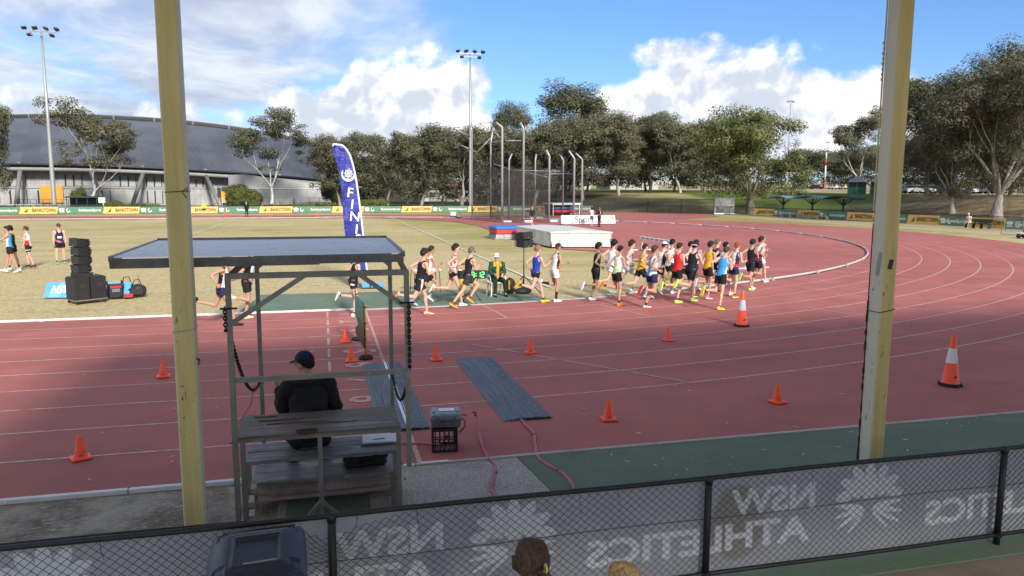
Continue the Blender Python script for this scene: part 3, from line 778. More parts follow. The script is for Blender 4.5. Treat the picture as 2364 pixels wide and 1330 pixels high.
for j in range(gy+1):
    for i in range(gx+1):
        u, v = -1+2*i/gx, -1+2*j/gy; k = 1-0.04*(abs(u)*abs(v))**4
        vs.append((u*0.305*k, v*0.345*k-0.015, lid_z(u, v)+0.03*(v+1)/2))
mb.add(vs, [(j*(gx+1)+i, j*(gx+1)+i+1, (j+1)*(gx+1)+i+1, (j+1)*(gx+1)+i) for j in range(gy) for i in range(gx)])
mb.box((0, -0.368, 0.962), (0.6, 0.02, 0.03)); mb.box((0, 0.335, 0.985), (0.56, 0.02, 0.035))
lid = mb.build('bin_lid', M_BIN, bn)
mb = MB(); mb.box((0.02, -0.19, 1.044), (0.20, 0.022, 0.004), Matrix.Rotation(0.06, 3, 'Z')); mb.build('tape_strip', M_BINL, lid)
mb = MB(); mb.smooth = True; mb.tube([(-0.24, 0.40, 0.98), (0.24, 0.40, 0.98)], 0.016, 8); mb.tube([(-0.22, 0.33, 0.965), (-0.22, 0.40, 0.98)], 0.014, 6); mb.tube([(0.22, 0.33, 0.965), (0.22, 0.40, 0.98)], 0.014, 6); mb.build('bin_handle', M_BIN, bn)
for s_ in (-1, 1):
    mb = MB(); mb.smooth = True; mb.tube([(s_*0.25, 0.27, 0.1), (s_*0.30, 0.27, 0.1)], 0.1, 14); mb.build('wheel', M_STRAP, bn)

# ================================================================== judges' stand
def m_wood(b, tc, bs, t, lo, hi, worn):
    P = tc.outputs['Object']; x, y, z = b.sep(P)
    g1 = b.noise(b.xyz(b.m('MULTIPLY', x, 1.5), b.m('MULTIPLY', y, 30), b.m('MULTIPLY', z, 30)), 1.0, 6, 0.7, 0.8)
    w = b.noise(b.xyz(b.m('MULTIPLY', x, 2.0), b.m('MULTIPLY', y, 9), z), 1.0, 6, 0.7, 0.6)
    c = b.mix(b.sm(g1, 0.3, 0.7), lo, hi); c = b.mix(b.sm(w, 0.52, 0.70, 0, 0.8), c, worn)
    t.links.new(c, bs.inputs['Base Color']); t.links.new(b.ramp(w, [(0.35, 0.38), (0.65, 0.8)]), bs.inputs['Roughness']); bump_to(b, t, bs, g1, 0.5, 0.006)
M_WOOD1 = node_mat('dark_weathered_ply', lambda b, tc, bs, t: m_wood(b, tc, bs, t, (0.085, 0.068, 0.055), (0.165, 0.135, 0.108), (0.28, 0.23, 0.165)))
M_WOOD2 = node_mat('grey_split_plank', lambda b, tc, bs, t: m_wood(b, tc, bs, t, (0.10, 0.092, 0.086), (0.235, 0.22, 0.21), (0.37, 0.355, 0.345)))
M_WOOD3 = node_mat('pink_grey_plank', lambda b, tc, bs, t: m_wood(b, tc, bs, t, (0.30, 0.20, 0.165), (0.47, 0.37, 0.33), (0.60, 0.56, 0.54)))
M_ROT = mat('rotten_timber', (0.085, 0.060, 0.030), 0.95, 0.4, 25, 0.8)
M_FRAME = mat('galvanised_dark_angle', (0.21, 0.205, 0.168), 0.5, 0.22, 8, 0.2, 40, metal=0.35, spots=((0.33, 0.31, 0.24), 7, 0.60, 0.12))
M_BLACKW = mat('tarry_black_beam', (0.125, 0.128, 0.112), 0.7, 0.35, 12, 0.5, 50, spots=((0.30, 0.30, 0.27), 40, 0.68, 0.04))
def m_corr(b, tc, bs, t):
    P = tc.outputs['Object']; x, y, z = b.sep(P)
    n = b.noise(b.xyz(b.m('MULTIPLY', x, 1.2), b.m('MULTIPLY', y, 7), z), 1.0, 5, 0.6)
    d = b.noise(P, 2.4, 6, 0.7)
    c = b.mix(b.sm(n, 0.3, 0.7), (0.62, 0.67, 0.73), (0.74, 0.78, 0.82)); c = b.mix(b.sm(d, 0.55, 0.75, 0, 0.55), c, (0.22, 0.23, 0.23))
    t.links.new(c, bs.inputs['Base Color']); bs.inputs['Metallic'].default_value = 0.15; t.links.new(b.ramp(d, [(0.3, 0.22), (0.7, 0.5)]), bs.inputs['Roughness']); bs.inputs['Specular IOR Level'].default_value = 0.9
M_CORR = node_mat('blue_grey_corrugated_sheet', m_corr)
NY, SYR = 6.7, 8.3
st = empty('judges_stand', (0, 0, 0), 0, 'small roofed finish judges stand with weathered plank tiers beside the track', 'stand')
# roof
rz0, rz1, rx0, rx1, ry0, ry1 = 2.782, 2.802, -1.665, 0.672, 6.56, 8.32
mb = MB(); n = 44
for i in range(n+1):
    y = ry0+(ry1-ry0)*i/n; z = rz0+(rz1-rz0)*i/n+0.005*(1 if i % 2 else -1)+0.022
    mb.V += [(rx0+0.02, y, z), (rx0/2, y, z-0.004), (rx1-0.02, y, z)]
for i in range(n):
    for j in range(2): mb.Fc.append([3*i+j, 3*i+j+1, 3*i+3+j+1, 3*i+3+j]); mb.Mi.append(0); mb.sm.append(True)
rf = mb.build('roof_sheet', M_CORR, st)
mb = MB(); mb.box(((rx0+rx1)/2, ry0-0.02, rz0-0.024), (rx1-rx0, 0.045, 0.066)); mb.build('front_beam', M_BLACKW, st)
mb = MB(); mb.box((-0.85, ry0-0.048, rz0-0.026), (1.62, 0.012, 0.078)); mb.lathe([(0.012, 0), (0.012, 0.01)], 8, (-0.13, ry0-0.06, rz0-0.03)); mb.build('beam_splice', M_BLACKW, st)
mb = MB(); mb.box(((rx0+rx1)/2, ry1+0.02, rz1+0.015), (rx1-rx0, 0.03, 0.06)); mb.build('rear_flashing', M_FRAME, st)
for x in (rx0, rx1):
    mb = MB(); mb.bar((x, ry0, rz0+0.008), (x, ry1, rz1+0.008), 0.035, 0.045); mb.build('roof_side_angle', M_FRAME, st)
# posts and bars
LX, RX = -0.805, 0.712
for x, y, z0_, z1_, w in ((LX, NY, 0.0, 2.62, 0.045), (RX, NY, 0.80, 2.62, 0.045), (-0.70, SYR, 0.0, 2.80, 0.042), (0.70, SYR, 0.3, 2.80, 0.042)):
    mb = MB(); mb.box((x, y, (z0_+z1_)/2), (w, w, z1_-z0_)); mb.build('stand_post', M_FRAME, st)
def bar(a, c, w, h=None, nm='brace'): mb = MB(); mb.bar(a, c, w, h); return mb.build(nm, M_FRAME, st)
bar((LX-0.02, NY-0.001, 2.615), (RX+0.02, NY-0.001, 2.615), 0.04, 0.05, 'top_rail')
bar((LX+0.02, NY, 1.705), (RX-0.02, NY, 1.705), 0.035, 0.045, 'back_rail')
bar((LX+0.02, NY-0.002, 2.21), (-0.18, NY-0.002, 2.60), 0.032, 0.04); bar((RX-0.02, NY-0.002, 2.31), (0.30, NY-0.002, 2.60), 0.032, 0.04)
bar((LX, NY, 2.60), (LX+0.13, ry0+0.3, 2.72), 0.035, 0.04); bar((RX, NY, 2.60), (RX-0.06, ry0+0.3, 2.74), 0.035, 0.04)
bar((-0.70, SYR-0.02, 2.52), (-0.38, SYR-0.02, 2.80), 0.03, 0.04); bar((0.70, SYR-0.02, 2.52), (0.38, SYR-0.02, 2.80), 0.03, 0.04)
bar((-0.70, SYR, 2.64), (0.70, SYR, 2.64), 0.03, 0.04, 'rear_rail')
# tiers
def plank(name, x0, x1, y0, y1, z, th, m, seed, hole=None):
    r_ = random.Random(seed); mb = MB(); n = 26; A_, B_ = [], []
    for i in range(n+1):
        t = i/n; x = x0+(x1-x0)*t
        A_.append((x, y0+0.010*noise.noise((x*5, seed, 0))+(0.012 if r_.random() < 0.15 else 0), z+0.002*r_.random())); B_.append((x, y1+0.006*noise.noise((x*4, seed, 3)), z))
    vs = A_+B_+[(a[0], a[1], z-th) for a in A_]+[(a[0], a[1], z-th) for a in B_]; m1 = n+1
    fs = []
    for i in range(n):
        if hole and hole[0] < (A_[i][0]+A_[i+1][0])/2 < hole[1]: continue
        fs += [(i, i+1, m1+i+1, m1+i), (2*m1+i+1, 2*m1+i, 3*m1+i, 3*m1+i+1)]
    for i in range(n): fs += [(i+1, i, 2*m1+i, 2*m1+i+1), (m1+i, m1+i+1, 3*m1+i+1, 3*m1+i)]
    fs += [(0, m1, 3*m1, 2*m1), (n, 2*m1+n, 3*m1+n, m1+n)]
    mb.add(vs, fs); return mb.build(name, m, st)
ZT = 1.13
plank('plank', -0.83, 0.655, 7.10, 7.56, ZT, 0.022, M_WOOD1, 1)
# front board of the top tier with a rotted hole: two lengths butted round it
HX0, HX1 = -0.285, -0.12
plank('plank', -0.83, HX0, 6.88, 7.096, ZT+0.002, 0.022, M_WOOD1, 2); plank('plank', HX1, 0.655, 6.88, 7.096, ZT+0.002, 0.022, M_WOOD1, 3)
plank('plank', HX0-0.001, HX1+0.001, 6.975, 7.094, ZT+0.0035, 0.020, M_WOOD1, 4)
mb = MB(); r_ = random.Random(8)
for k in range(22):
    a = 2*math.pi*k/22; mb.box((-0.2025+0.086*math.cos(a), 6.935+0.046*math.sin(a), ZT-0.004), (0.03, 0.02, 0.026), a+r_.random()*0.5)
mb.build('rotted_edge', M_ROT, st)
mb = MB(); mb.box((-0.45, 7.33, ZT+0.004), (0.42, 0.035, 0.004)); mb.box((-0.30, 7.22, ZT+0.004), (0.55, 0.022, 0.004)); mb.box((-0.60, 7.47, ZT+0.004), (0.22, 0.03, 0.004)); mb.box((0.02, 7.14, ZT+0.004), (0.5, 0.012, 0.004)); mb.build('bare_timber_patch', M_ROT, st)
plank('plank', -0.80, 0.66, 7.33, 7.59, 0.735, 0.035, M_WOOD2, 5); plank('plank', -0.80, 0.66, 7.60, 7.86, 0.738, 0.035, M_WOOD2, 6)
plank('plank', -0.775, 0.675, 7.62, 7.90, 0.405, 0.035, M_WOOD2, 7); plank('plank', -0.775, 0.675, 7.91, 8.22, 0.402, 0.035, M_WOOD2, 8)
plank('plank', -0.765, 0.675, 7.90, 8.12, 0.125, 0.04, M_WOOD3, 9); plank('plank', -0.765, 0.675, 8.13, 8.40, 0.12, 0.04, M_WOOD3, 10)
plank('riser_board', -0.76, 0.665, 7.955, 7.985, 0.36, 0.23, M_WOOD3, 11)
# rails under the tiers, legs
for x in (-0.80, 0.64):
    for y, z in ((6.93, ZT-0.025), (7.36, 0.70), (7.66, 0.37), (7.93, 0.08)):
        mb = MB(); mb.box((x+(0.03 if x < 0 else 0), y, z/2), (0.042, 0.042, z)); mb.build('leg', M_FRAME, st)
    bar((x, 6.93, ZT-0.045), (x, 7.56, ZT-0.045), 0.035, 0.04, 'bearer'); bar((x, 7.36, 0.68), (x, 7.86, 0.68), 0.035, 0.04, 'bearer'); bar((x, 7.64, 0.35), (x, 8.2, 0.35), 0.035, 0.04, 'bearer')
    bar((x, 6.95, 0.12), (x, 8.35, 0.06), 0.03, 0.04, 'bearer')
bar((-0.83, 6.925, ZT-0.04), (0.66, 6.925, ZT-0.04), 0.035, 0.045, 'front_rail')
bar((-0.09, 6.93, ZT-0.06), (-0.09, 6.93, 0.0), 0.042, 0.042, 'leg')
bar((-0.09, 6.93, 0.44), (-0.40, 6.93, 0.10), 0.028, 0.034); bar((-0.09, 6.93, 0.44), (0.24, 6.93, 0.10), 0.028, 0.034)
for x, y, z in ((LX-0.03, NY-0.03, 1.16), (LX-0.03, NY-0.03, 0.78), (0.69, 6.9, 0.95), (0.69, 6.9, 0.6), (0.665, 6.9, 0.75)):
    mb = MB(); mb.box((x, y, z), (0.02, 0.03, 0.02)); mb.build('bolt', M_FRAME, st)
# chains
M_CHAIN = mat('black_chain', (0.018, 0.018, 0.016), 0.55, 0.3, 20, metal=0.3)
def chain(pts, link_l=0.042, wire=0.006):
    P_ = [Vector(p) for p in pts]
    L = [0]
    for i in range(len(P_)-1): L.append(L[-1]+(P_[i+1]-P_[i]).length)
    def at_(s_):
        for i in range(len(P_)-1):
            if s_ <= L[i+1]: return P_[i].lerp(P_[i+1], (s_-L[i])/max(1e-6, L[i+1]-L[i]))
        return P_[-1]
    mb = MB(); mb.smooth = True; s_ = 0; k = 0; stp = link_l*0.66
    while s_ < L[-1]:
        c, d = at_(s_), (at_(s_+0.02)-at_(s_-0.02 if s_ > 0.02 else 0)).normalized()
        side = d.cross(Vector((0, 1, 0.3))).normalized(); side = side if k % 2 else d.cross(side).normalized()
        ring = [c+d*(link_l/2*math.cos(t))+side*(link_l*0.33*math.sin(t)) for t in np.linspace(0, 2*math.pi, 9)]
        mb.tube(ring, wire, 5, cap=False); s_ += stp; k += 1
    return mb.build('chain', M_CHAIN, st)
def catenary(a, c, sag, n=16): 
    a, c = Vector(a), Vector(c); return [a.lerp(c, i/n)+Vector((0, 0, -sag*4*(i/n)*(1-i/n))) for i in range(n+1)]
chain([(LX-0.03, NY-0.03, 2.34), (LX-0.03, NY-0.03, 2.15)]+catenary((LX-0.01, NY+0.02, 2.15), (-0.70, SYR-0.03, 1.33), 0.30))
a0 = AY(944, 705, NY-0.03); chain([(a0.x, NY-0.03, 2.33), (a0.x, NY-0.03, 1.75)]+catenary((a0.x, NY-0.02, 1.75), (0.70, SYR-0.03, 1.34), 0.33))
for x in (LX, RX):
    mb = MB(); mb.tube([(x-0.07, NY-0.025, 2.34), (x+0.07, NY-0.025, 2.34)], 0.009, 6); mb.build('chain_hook', M_CHAIN, st)
mb = MB(); mb.tube([(-0.74, 7.9, 1.35), (-0.76, 7.7, 1.2), (-0.84, 7.4, 1.12), (-0.9, 7.2, 1.13)], 0.003, 4); mb.build('loose_wire', M_RUST, st)
# weathered hardware left against the stand
M_BOARD = mat('peeling_painted_board', (0.40, 0.36, 0.31), 0.85, 0.2, 6, 0.4, spots=((0.16, 0.12, 0.09), 5, 0.5, 0.1))
mb = MB(); r_ = random.Random(4); y_ = 7.05
for k in range(4): mb.box((-0.74+0.02*r_.random(), 7.02+0.10*k, 0.12+0.1*k), (0.05, 0.09, 0.22+0.05*r_.random()), Matrix.Rotation(0.25+0.1*k, 3, 'X'))
tag(mb.build('broken_board', M_BOARD), 'broken pale painted board leaning at the left foot of the judges stand', 'board')

# things on the stand
M_PAPER = mat('white_paper', (0.74, 0.75, 0.78), 0.7, 0.04, 5)
fo = empty('clipboard', (0.50, 7.66, 0.752), R(-4), 'white folder of papers on the seat plank beside the seated judge', 'folder')
mb = MB(); mb.box((0, 0, 0), (0.36, 0.27, 0.012)); mb.build('cover', mat('blue_grey_folder', (0.20, 0.23, 0.32), 0.5, 0.1, 9), fo)
mb = MB(); mb.box((0.005, 0, 0.012), (0.345, 0.255, 0.010), Matrix.Rotation(0.02, 3, 'Z')); mb.build('paper', M_PAPER, fo)
mb = MB(); mb.tube([(-0.06, -0.06, 0.022), (0.06, -0.04, 0.022)], 0.004, 6); mb.build('pen', M_STRAP, fo)
M_CASEB = mat('black_case_plastic', (0.010, 0.011, 0.014), 0.45, 0.2, 10, 0.2, 70)
def hard_case(name, loc, rz, w, d, h, mlow, mlid, label, cat, lidh, ribs=True, up=0.0):
    e = empty(name, loc, rz, label, cat)
    mb = MB(); mb.rbox((0, 0, (h-lidh)/2), (w*0.95, d*0.95, h-lidh), 0.02); mb.box((0, 0, h-lidh-0.012), (w, d, 0.022)); mb.build('case_base', mlow, e)
    mb = MB(); mb.rbox((0, 0, h-lidh/2), (w*0.96, d*0.96, lidh-0.002), 0.02); mb.box((0, 0, h-lidh+0.012), (w, d, 0.022))
    lid = mb
    if ribs:
        for k in range(4): lid.box((-w*0.36+w*0.24*k, 0, h+0.002), (w*0.10, d*0.7, 0.008))
    l_ = lid.build('case_lid', mlid, e)
    for s_ in (-1, 1):
        mb = MB(); mb.box((s_*w*0.27, -d/2-0.008, h-lidh-0.004), (0.045, 0.02, 0.07)); mb.box((s_*w*0.27, -d/2-0.016, h-lidh-0.02), (0.03, 0.012, 0.04)); mb.build('latch', mlow, e)
    mb = MB(); mb.smooth = True; mb.tube([(-w*0.14, -d/2-0.005, h*0.42), (-w*0.14, -d/2-0.03, h*0.36), (w*0.14, -d/2-0.03, h*0.36), (w*0.14, -d/2-0.005, h*0.42)], 0.011, 6); mb.build('handle', mlow, e)
    mb = MB(); mb.lathe([(0.02, -0.004), (0.02, 0.004)], 10); b2 = mb.build('valve', mlow, e); b2.location = (0, -d/2-0.004, h*0.5); b2.rotation_euler = (R(90), 0, 0)
    return e, l_
hard_case('equipment_case', (0.36, 7.92, 0.408), R(4), 0.47, 0.28, 0.175, M_CASEB, M_CASEB, 'long black equipment case on the foot plank under the seat', 'case', 0.055)
# ================================================================== things on and beside the track
M_CONE = mat('orange_cone_plastic', (0.95, 0.085, 0.022), 0.42, 0.06, 8)
M_CONEB = mat('black_cone_base', (0.018, 0.018, 0.02), 0.8, 0.2, 20, 0.3)
M_REFL = mat('white_reflective_band', (0.72, 0.72, 0.74), 0.45, 0.05, 12)
M_MARK = mat('black_print', (0.012, 0.012, 0.012), 0.6, 0.1, 20)
def cone_small():
    e = empty('traffic_cone')
    mb = MB(); mb.rbox((0, 0, 0.014), (0.225, 0.225, 0.028), 0.008)
    for sx in (-1, 1):
        for sy in (-1, 1): mb.box((sx*0.095, sy*0.095, 0.002), (0.03, 0.03, 0.006))
    mb.build('cone_base', M_CONE, e)
    mb = MB(); mb.smooth = True; mb.lathe([(0.088, 0.026), (0.080, 0.032), (0.030, 0.285), (0.027, 0.292), (0.021, 0.292), (0.019, 0.28)], 20, cap=False); mb.build('cone_shell', M_CONE, e)
    mb = MB(); mb.smooth = True; mb.lathe([(0.0705, 0.088), (0.0665, 0.106)], 20, cap=False); sh = mb.build('size_mark', M_CONE, e)
    mb = MB(); r0 = 0.0785
    for k in range(8): a0, a1 = R(-112+5*k), R(-109+5*k); mb.add([(r0*math.cos(a0), r0*math.sin(a0), 0.052), (r0*math.cos(a1), r0*math.sin(a1), 0.052), (r0*math.cos(a1), r0*math.sin(a1)*0.985, 0.052+0.014), (r0*math.cos(a0), r0*math.sin(a0)*0.985, 0.066)], [(0, 1, 2, 3)])
    mb.build('print', M_MARK, e)
    return e
def cone_tall():
    e = empty('traffic_cone')
    mb = MB(); pts = [(0.20*math.cos(R(22.5+45*k))*(1.0), 0.20*math.sin(R(22.5+45*k))) for k in range(8)]; mb.prism(pts, 0.0, 0.03); mb.prism([(x*0.9, y*0.9) for x, y in pts], 0.03, 0.048); mb.build('cone_base', M_CONEB, e)
    prof = lambda a, c: [(0.138+(0.028-0.138)*(z-0.045)/0.855, z) for z in (a, c)]
    mb = MB(); mb.smooth = True; mb.lathe([(0.155, 0.045), (0.142, 0.058)]+prof(0.06, 0.895)+[(0.024, 0.90), (0.016, 0.90)], 24, cap=False); sh = mb.build('cone_shell', M_CONE, e)
    mb = MB(); mb.smooth = True; mb.lathe([(r+0.0025, z) for r, z in prof(0.40, 0.655)], 24, cap=False); mb.build('reflective_band', M_REFL, e)
    mb = MB()
    for (u, v) in ((-2, 0), (-1, 1), (0, 1.4), (1, 1.6), (1.5, 0.4), (0.2, 0), (-0.6, -0.4)):
        a = R(-112+4*u); r0 = 0.125; mb.box((r0*math.cos(a), r0*math.sin(a), 0.16+0.014*v), (0.012, 0.012, 0.012), a)
    mb.build('print', M_MARK, e)
    return e
proto_s, proto_t = cone_small(), cone_tall()
small = [(378, 871, 10, 'small orange cone on the track left of the yellow post'), (187, 1060, 25, 'small orange cone on the red track nearest the lower left corner'),
         (797, 790, 0, 'small orange cone at the farther tyre foot of the green board'), (811, 835, 0, 'small orange cone at the nearer tyre foot of the green board'),
         (1007, 832, 5, 'small orange cone just beyond the left end of the second timing mat'), (1224, 816, 0, 'small orange cone on the track beyond the second timing mat'),
         (1542, 787, 12, 'small orange cone left of the farther tall banded cone'), (1405, 970, -8, 'small orange cone on the near lane right of the timing mats'),
         (1794, 930, 6, 'small orange cone on the near lane left of the right grandstand post')]
first = True
for px, py, a, lab in small:
    o = proto_s if first else copy_tree(proto_s); first = False
    o.location = G(px, py, 0); o.location.z = 0.009; o.rotation_euler.z = R(a); tag(o, lab, 'traffic cone', 'small orange cones on the track')
for k, (px, py, a, lab) in enumerate([(1712, 753, 20, 'tall orange cone with white band behind the runners, farther of two'), (2193, 890, 12, 'tall orange cone with white band and black base at far right, nearer of two')]):
    o = proto_t if k == 0 else copy_tree(proto_t); o.location = G(px, py, 0); o.location.z = 0.009; o.rotation_euler.z = R(a); tag(o, lab, 'traffic cone', 'tall banded cones on the track')
far_c = [(421, 494, 'left'), (446, 491, 'second'), (625, 494, 'third'), (733, 494, 'fourth'), (840, 493, 'fifth')]
far_lab = ['tiny orange cone on the far straight beside the left post', 'tiny orange cone on the far straight near the orange doors, left of a pair', 'tiny orange cone on the far straight, right of a pair', 'tiny orange cone on the far straight right of the man in black', 'tiny orange cone on the far straight left of the blue flag', 'tiny orange cone on the far straight at the right edge of the blue flag']
for k, (px, py) in enumerate([(521, 495), (527, 493), (625, 496), (733, 496), (838, 497)]):
    o = copy_tree(proto_s); p = G(px, py+4, 0); o.location = (p.x, p.y, 0.009); o.scale = (1.7, 1.7, 1.7); tag(o, far_lab[k+1], 'traffic cone', 'cones on the far straight')

# ---- green board on yellow poles in tyre feet
M_GBOARD = mat('green_board_vinyl', (0.022, 0.135, 0.085), 0.45, 0.12, 3)
M_YPOLE = mat('yellow_pole_paint', (0.60, 0.36, 0.03), 0.45, 0.12, 6)
M_TYRE = mat('black_tyre_rubber', (0.016, 0.016, 0.017), 0.75, 0.2, 20, 0.4)
pa, pb = G(826, 786), G(845, 829)
bo = empty('finish_board', (pb.x, pb.y, 0), 0, 'green vinyl board on yellow poles standing in tyres before the finish line', 'board')
dv = Vector((pa.x-pb.x, pa.y-pb.y, 0)); 
for p in (Vector((0, 0, 0)), dv):
    mb = MB(); mb.smooth = True
    mb.tube([p+Vector((0.11*math.cos(t), 0.11*math.sin(t), 0.035)) for t in np.linspace(0, 2*math.pi, 17)], 0.033, 8, cap=False); mb.lathe([(0.08, 0.01), (0.08, 0.02)], 12, p); mb.build('tyre_foot', M_TYRE, bo)
    mb = MB(); mb.smooth = True; mb.tube([p+Vector((0, 0, 0.01)), p+Vector((0, 0, 1.12))], 0.021, 10); mb.build('pole', M_YPOLE, bo)
    for z in (0.40, 0.72, 1.05): mb = MB(); mb.lathe([(0.027, z-0.012), (0.027, z+0.012)], 8, p); mb.build('clip', M_CONEB, bo)
mb = MB(); mb.smooth = True; vs = []; n = 16
for i in range(n+1):
    t = -0.02+1.04*i/n
    for s_, dy in ((0, 0.004), (1, -0.004)):
        for z in (0.22+0.10*math.sin(math.pi*t), 1.15+0.05*t):
            q = dv*t; vs.append((q.x-0.028-0.07*math.sin(math.pi*t)+dy*1.5, q.y, z))
mb.add(vs, sum([[(4*i, 4*i+4, 4*i+5, 4*i+1), (4*i+3, 4*i+7, 4*i+6, 4*i+2), (4*i+1, 4*i+5, 4*i+7, 4*i+3), (4*i+2, 4*i+6, 4*i+4, 4*i)] for i in range(n)], []))
gb = mb.build('board_panel', M_GBOARD, bo)
mb = MB(); vs = []
for i in range(9):
    t = 0.30+0.5*i/8; q = dv*t; w = 0.12*math.sin(math.pi*i/8)+0.02
    for z in (0.62-w, 0.62+w): vs.append((q.x-0.033-0.07*math.sin(math.pi*t)-0.006, q.y, z))
mb.add(vs, [(2*i+2, 2*i, 2*i+1, 2*i+3) for i in range(8)]); mb.build('printed_swoosh', M_REFL, gb)

# ---- timing mats
def m_mat(b, tc, bs, t):
    P = tc.outputs['Object']; n = b.noise(b.xyz(b.m('MULTIPLY', b.sep(P)[0], 20), b.sep(P)[1], 0), 1.0, 5, 0.6); d = b.noise(P, 5, 5, 0.6)
    c = b.mix(b.sm(n, 0.3, 0.7), (0.075, 0.090, 0.112), (0.135, 0.155, 0.18)); c = b.mix(b.sm(d, 0.55, 0.75, 0, 0.4), c, (0.20, 0.21, 0.22))
    t.links.new(c, bs.inputs['Base Color']); bs.inputs['Roughness'].default_value = 0.6
M_MAT = node_mat('blue_grey_rubber_mat', m_mat)
M_CHK = mat('chalk_tick', (0.34, 0.36, 0.40), 0.9, 0.2, 20)
def timing_mat(x0, x1, y0, y1, label, tape):
    e = empty('timing_mat', ((x0+x1)/2, y0, 0.006), 0, label, 'mat'); w = x1-x0; L = y1-y0
    nx = 60; nseg = 5
    prof = []
    for i in range(nx+1):
        u = -1+2*i/nx; z = 0.032*min(1, (1-abs(u))/0.62)**0.9+0.002
        if 0.12 < abs(u) < 0.93: z += 0.008*(1 if (i % 4 < 2) else -0.6)
        prof.append((u*w/2, z))
    for s_ in range(nseg):                                              # butted mat panels
        ya, yb = L*s_/nseg+0.002, L*(s_+1)/nseg-0.002; mb = MB()
        vs = [(x, y, z+0.002*math.sin(s_*2.1)) for y in (ya, yb) for x, z in prof]; m1 = nx+1
        vs += [(x, y, 0.0) for y in (ya, yb) for x, z in prof]
        fs = [(i, i+1, m1+i+1, m1+i) for i in range(nx)]+[(2*m1+i, i, i+1, 2*m1+i+1)[::-1] for i in range(nx)]+[(m1+i, 3*m1+i, 3*m1+i+1, m1+i+1)[::-1] for i in range(nx)]
        mb.add(vs, fs); mb.build('mat_panel', M_MAT, e)
    for k in range(9):
        y = 0.3+L*k/9.2; x = w*0.27; mb = MB()
        mb.box((x, y, 0.034), (0.10, 0.008, 0.002), R(12)); mb.box((x+0.02, y+0.02, 0.034), (0.008, 0.05, 0.002), R(10)); mb.build('chalk_tick', M_CHK, e)
    for k in range(4):
        mb = MB(); mb.smooth = True; x = -w*0.05+k*0.10
        mb.tube([(x, -0.012, 0.016), (x+0.075, -0.012, 0.016)], 0.012, 6); mb.build('connector', M_CONEB, e)
    if tape:
        mb = MB(); xt = XF-(x0+x1)/2+0.015; mb.add([(xt-0.035, 0, 0.0375), (xt+0.035, 0, 0.0375), (xt+0.035, L, 0.0375), (xt-0.035, L, 0.0375)], [(0, 1, 2, 3)]); mb.build('finish_tape', M_REFL, e)
    return e
timing_mat(0.66, 1.39, 10.15, 14.30, 'ribbed blue-grey timing mat with white tape on the finish line', True)
timing_mat(2.46, 3.22, 10.22, 14.32, 'ribbed blue-grey timing mat right of the finish line without tape', False)

# ---- reader case on a milk crate, red cables
M_CASEG = mat('grey_case_plastic', (0.115, 0.12, 0.125), 0.45, 0.12, 8, 0.15, 60)
M_CASEL = mat('pale_grey_case_lid', (0.20, 0.225, 0.25), 0.42, 0.12, 8, 0.15, 60)
cp = G(1031, 1045); cr = empty('milk_crate', (cp.x, cp.y+0.17, 0.006), R(-7), 'black plastic milk crate standing on end under the grey case', 'crate')
mb = MB(); w = 0.33; h = 0.31
for sx in (-1, 1):
    for sy in (-1, 1): mb.box((sx*(w/2-0.012), sy*(w/2-0.012), h/2), (0.026, 0.026, h))
for z in (0.012, h-0.014):
    for s_ in (-1, 1): mb.box((0, s_*(w/2-0.010), z), (w-0.05, 0.02, 0.026)); mb.box((s_*(w/2-0.010), 0, z), (0.02, w-0.05, 0.026))
mb.box((0, 0, h-0.006), (w-0.04, w-0.04, 0.010)); mb.build('crate_frame', M_CASEB, cr)
for s_ in (-1, 1):
    mb = MB()
    for k in range(5): mb.bar((-0.12+0.06*k, s_*(w/2-0.008), 0.02), (-0.12+0.06*k, s_*(w/2-0.008), h-0.02), 0.010, 0.008)
    mb.bar((-0.15, s_*(w/2-0.006), h*0.55), (0.15, s_*(w/2-0.006), h*0.55), 0.010, 0.012); mb.bar((-0.15, s_*(w/2-0.006), h*0.30), (0.15, s_*(w/2-0.006), h*0.30), 0.010, 0.012)
    for k in range(4): mb.bar((-0.12+0.06*k, s_*(w/2-0.005), h*0.30), (-0.06+0.06*k, s_*(w/2-0.005), h*0.02+0.02), 0.008, 0.008)
    mb.build('crate_side', M_CASEB, cr)
    mb = MB()
    for k in range(5): mb.bar((s_*(w/2-0.008), -0.12+0.06*k, 0.02), (s_*(w/2-0.008), -0.12+0.06*k, h-0.02), 0.010, 0.008)
    mb.build('crate_side', M_CASEB, cr)
mb = MB(); mb.box((0.02, -0.02, 0.16), (0.05, 0.05, 0.05)); mb.build('red_plug', mat('red_plastic', (0.45, 0.03, 0.03), 0.4, 0.1, 9), cr)
ce, cl = hard_case('reader_case', (cp.x+0.02, cp.y+0.17, 0.006+h+0.001), R(-7), 0.40, 0.32, 0.19, M_CASEG, M_CASEL, 'grey hard equipment case on top of the black milk crate', 'case', 0.07, False)
mb = MB(); mb.box((0.01, 0.02, 0.196), (0.20, 0.12, 0.006)); mb.build('label_sheet', M_PAPER, cl)
for s_ in (-1, 1): mb = MB(); mb.box((s_*0.155, 0.02, 0.194), (0.05, 0.2, 0.012)); mb.build('lid_rib', M_CASEL, cl)
M_CABLE = mat('red_cable', (0.48, 0.085, 0.11), 0.45, 0.15, 20)
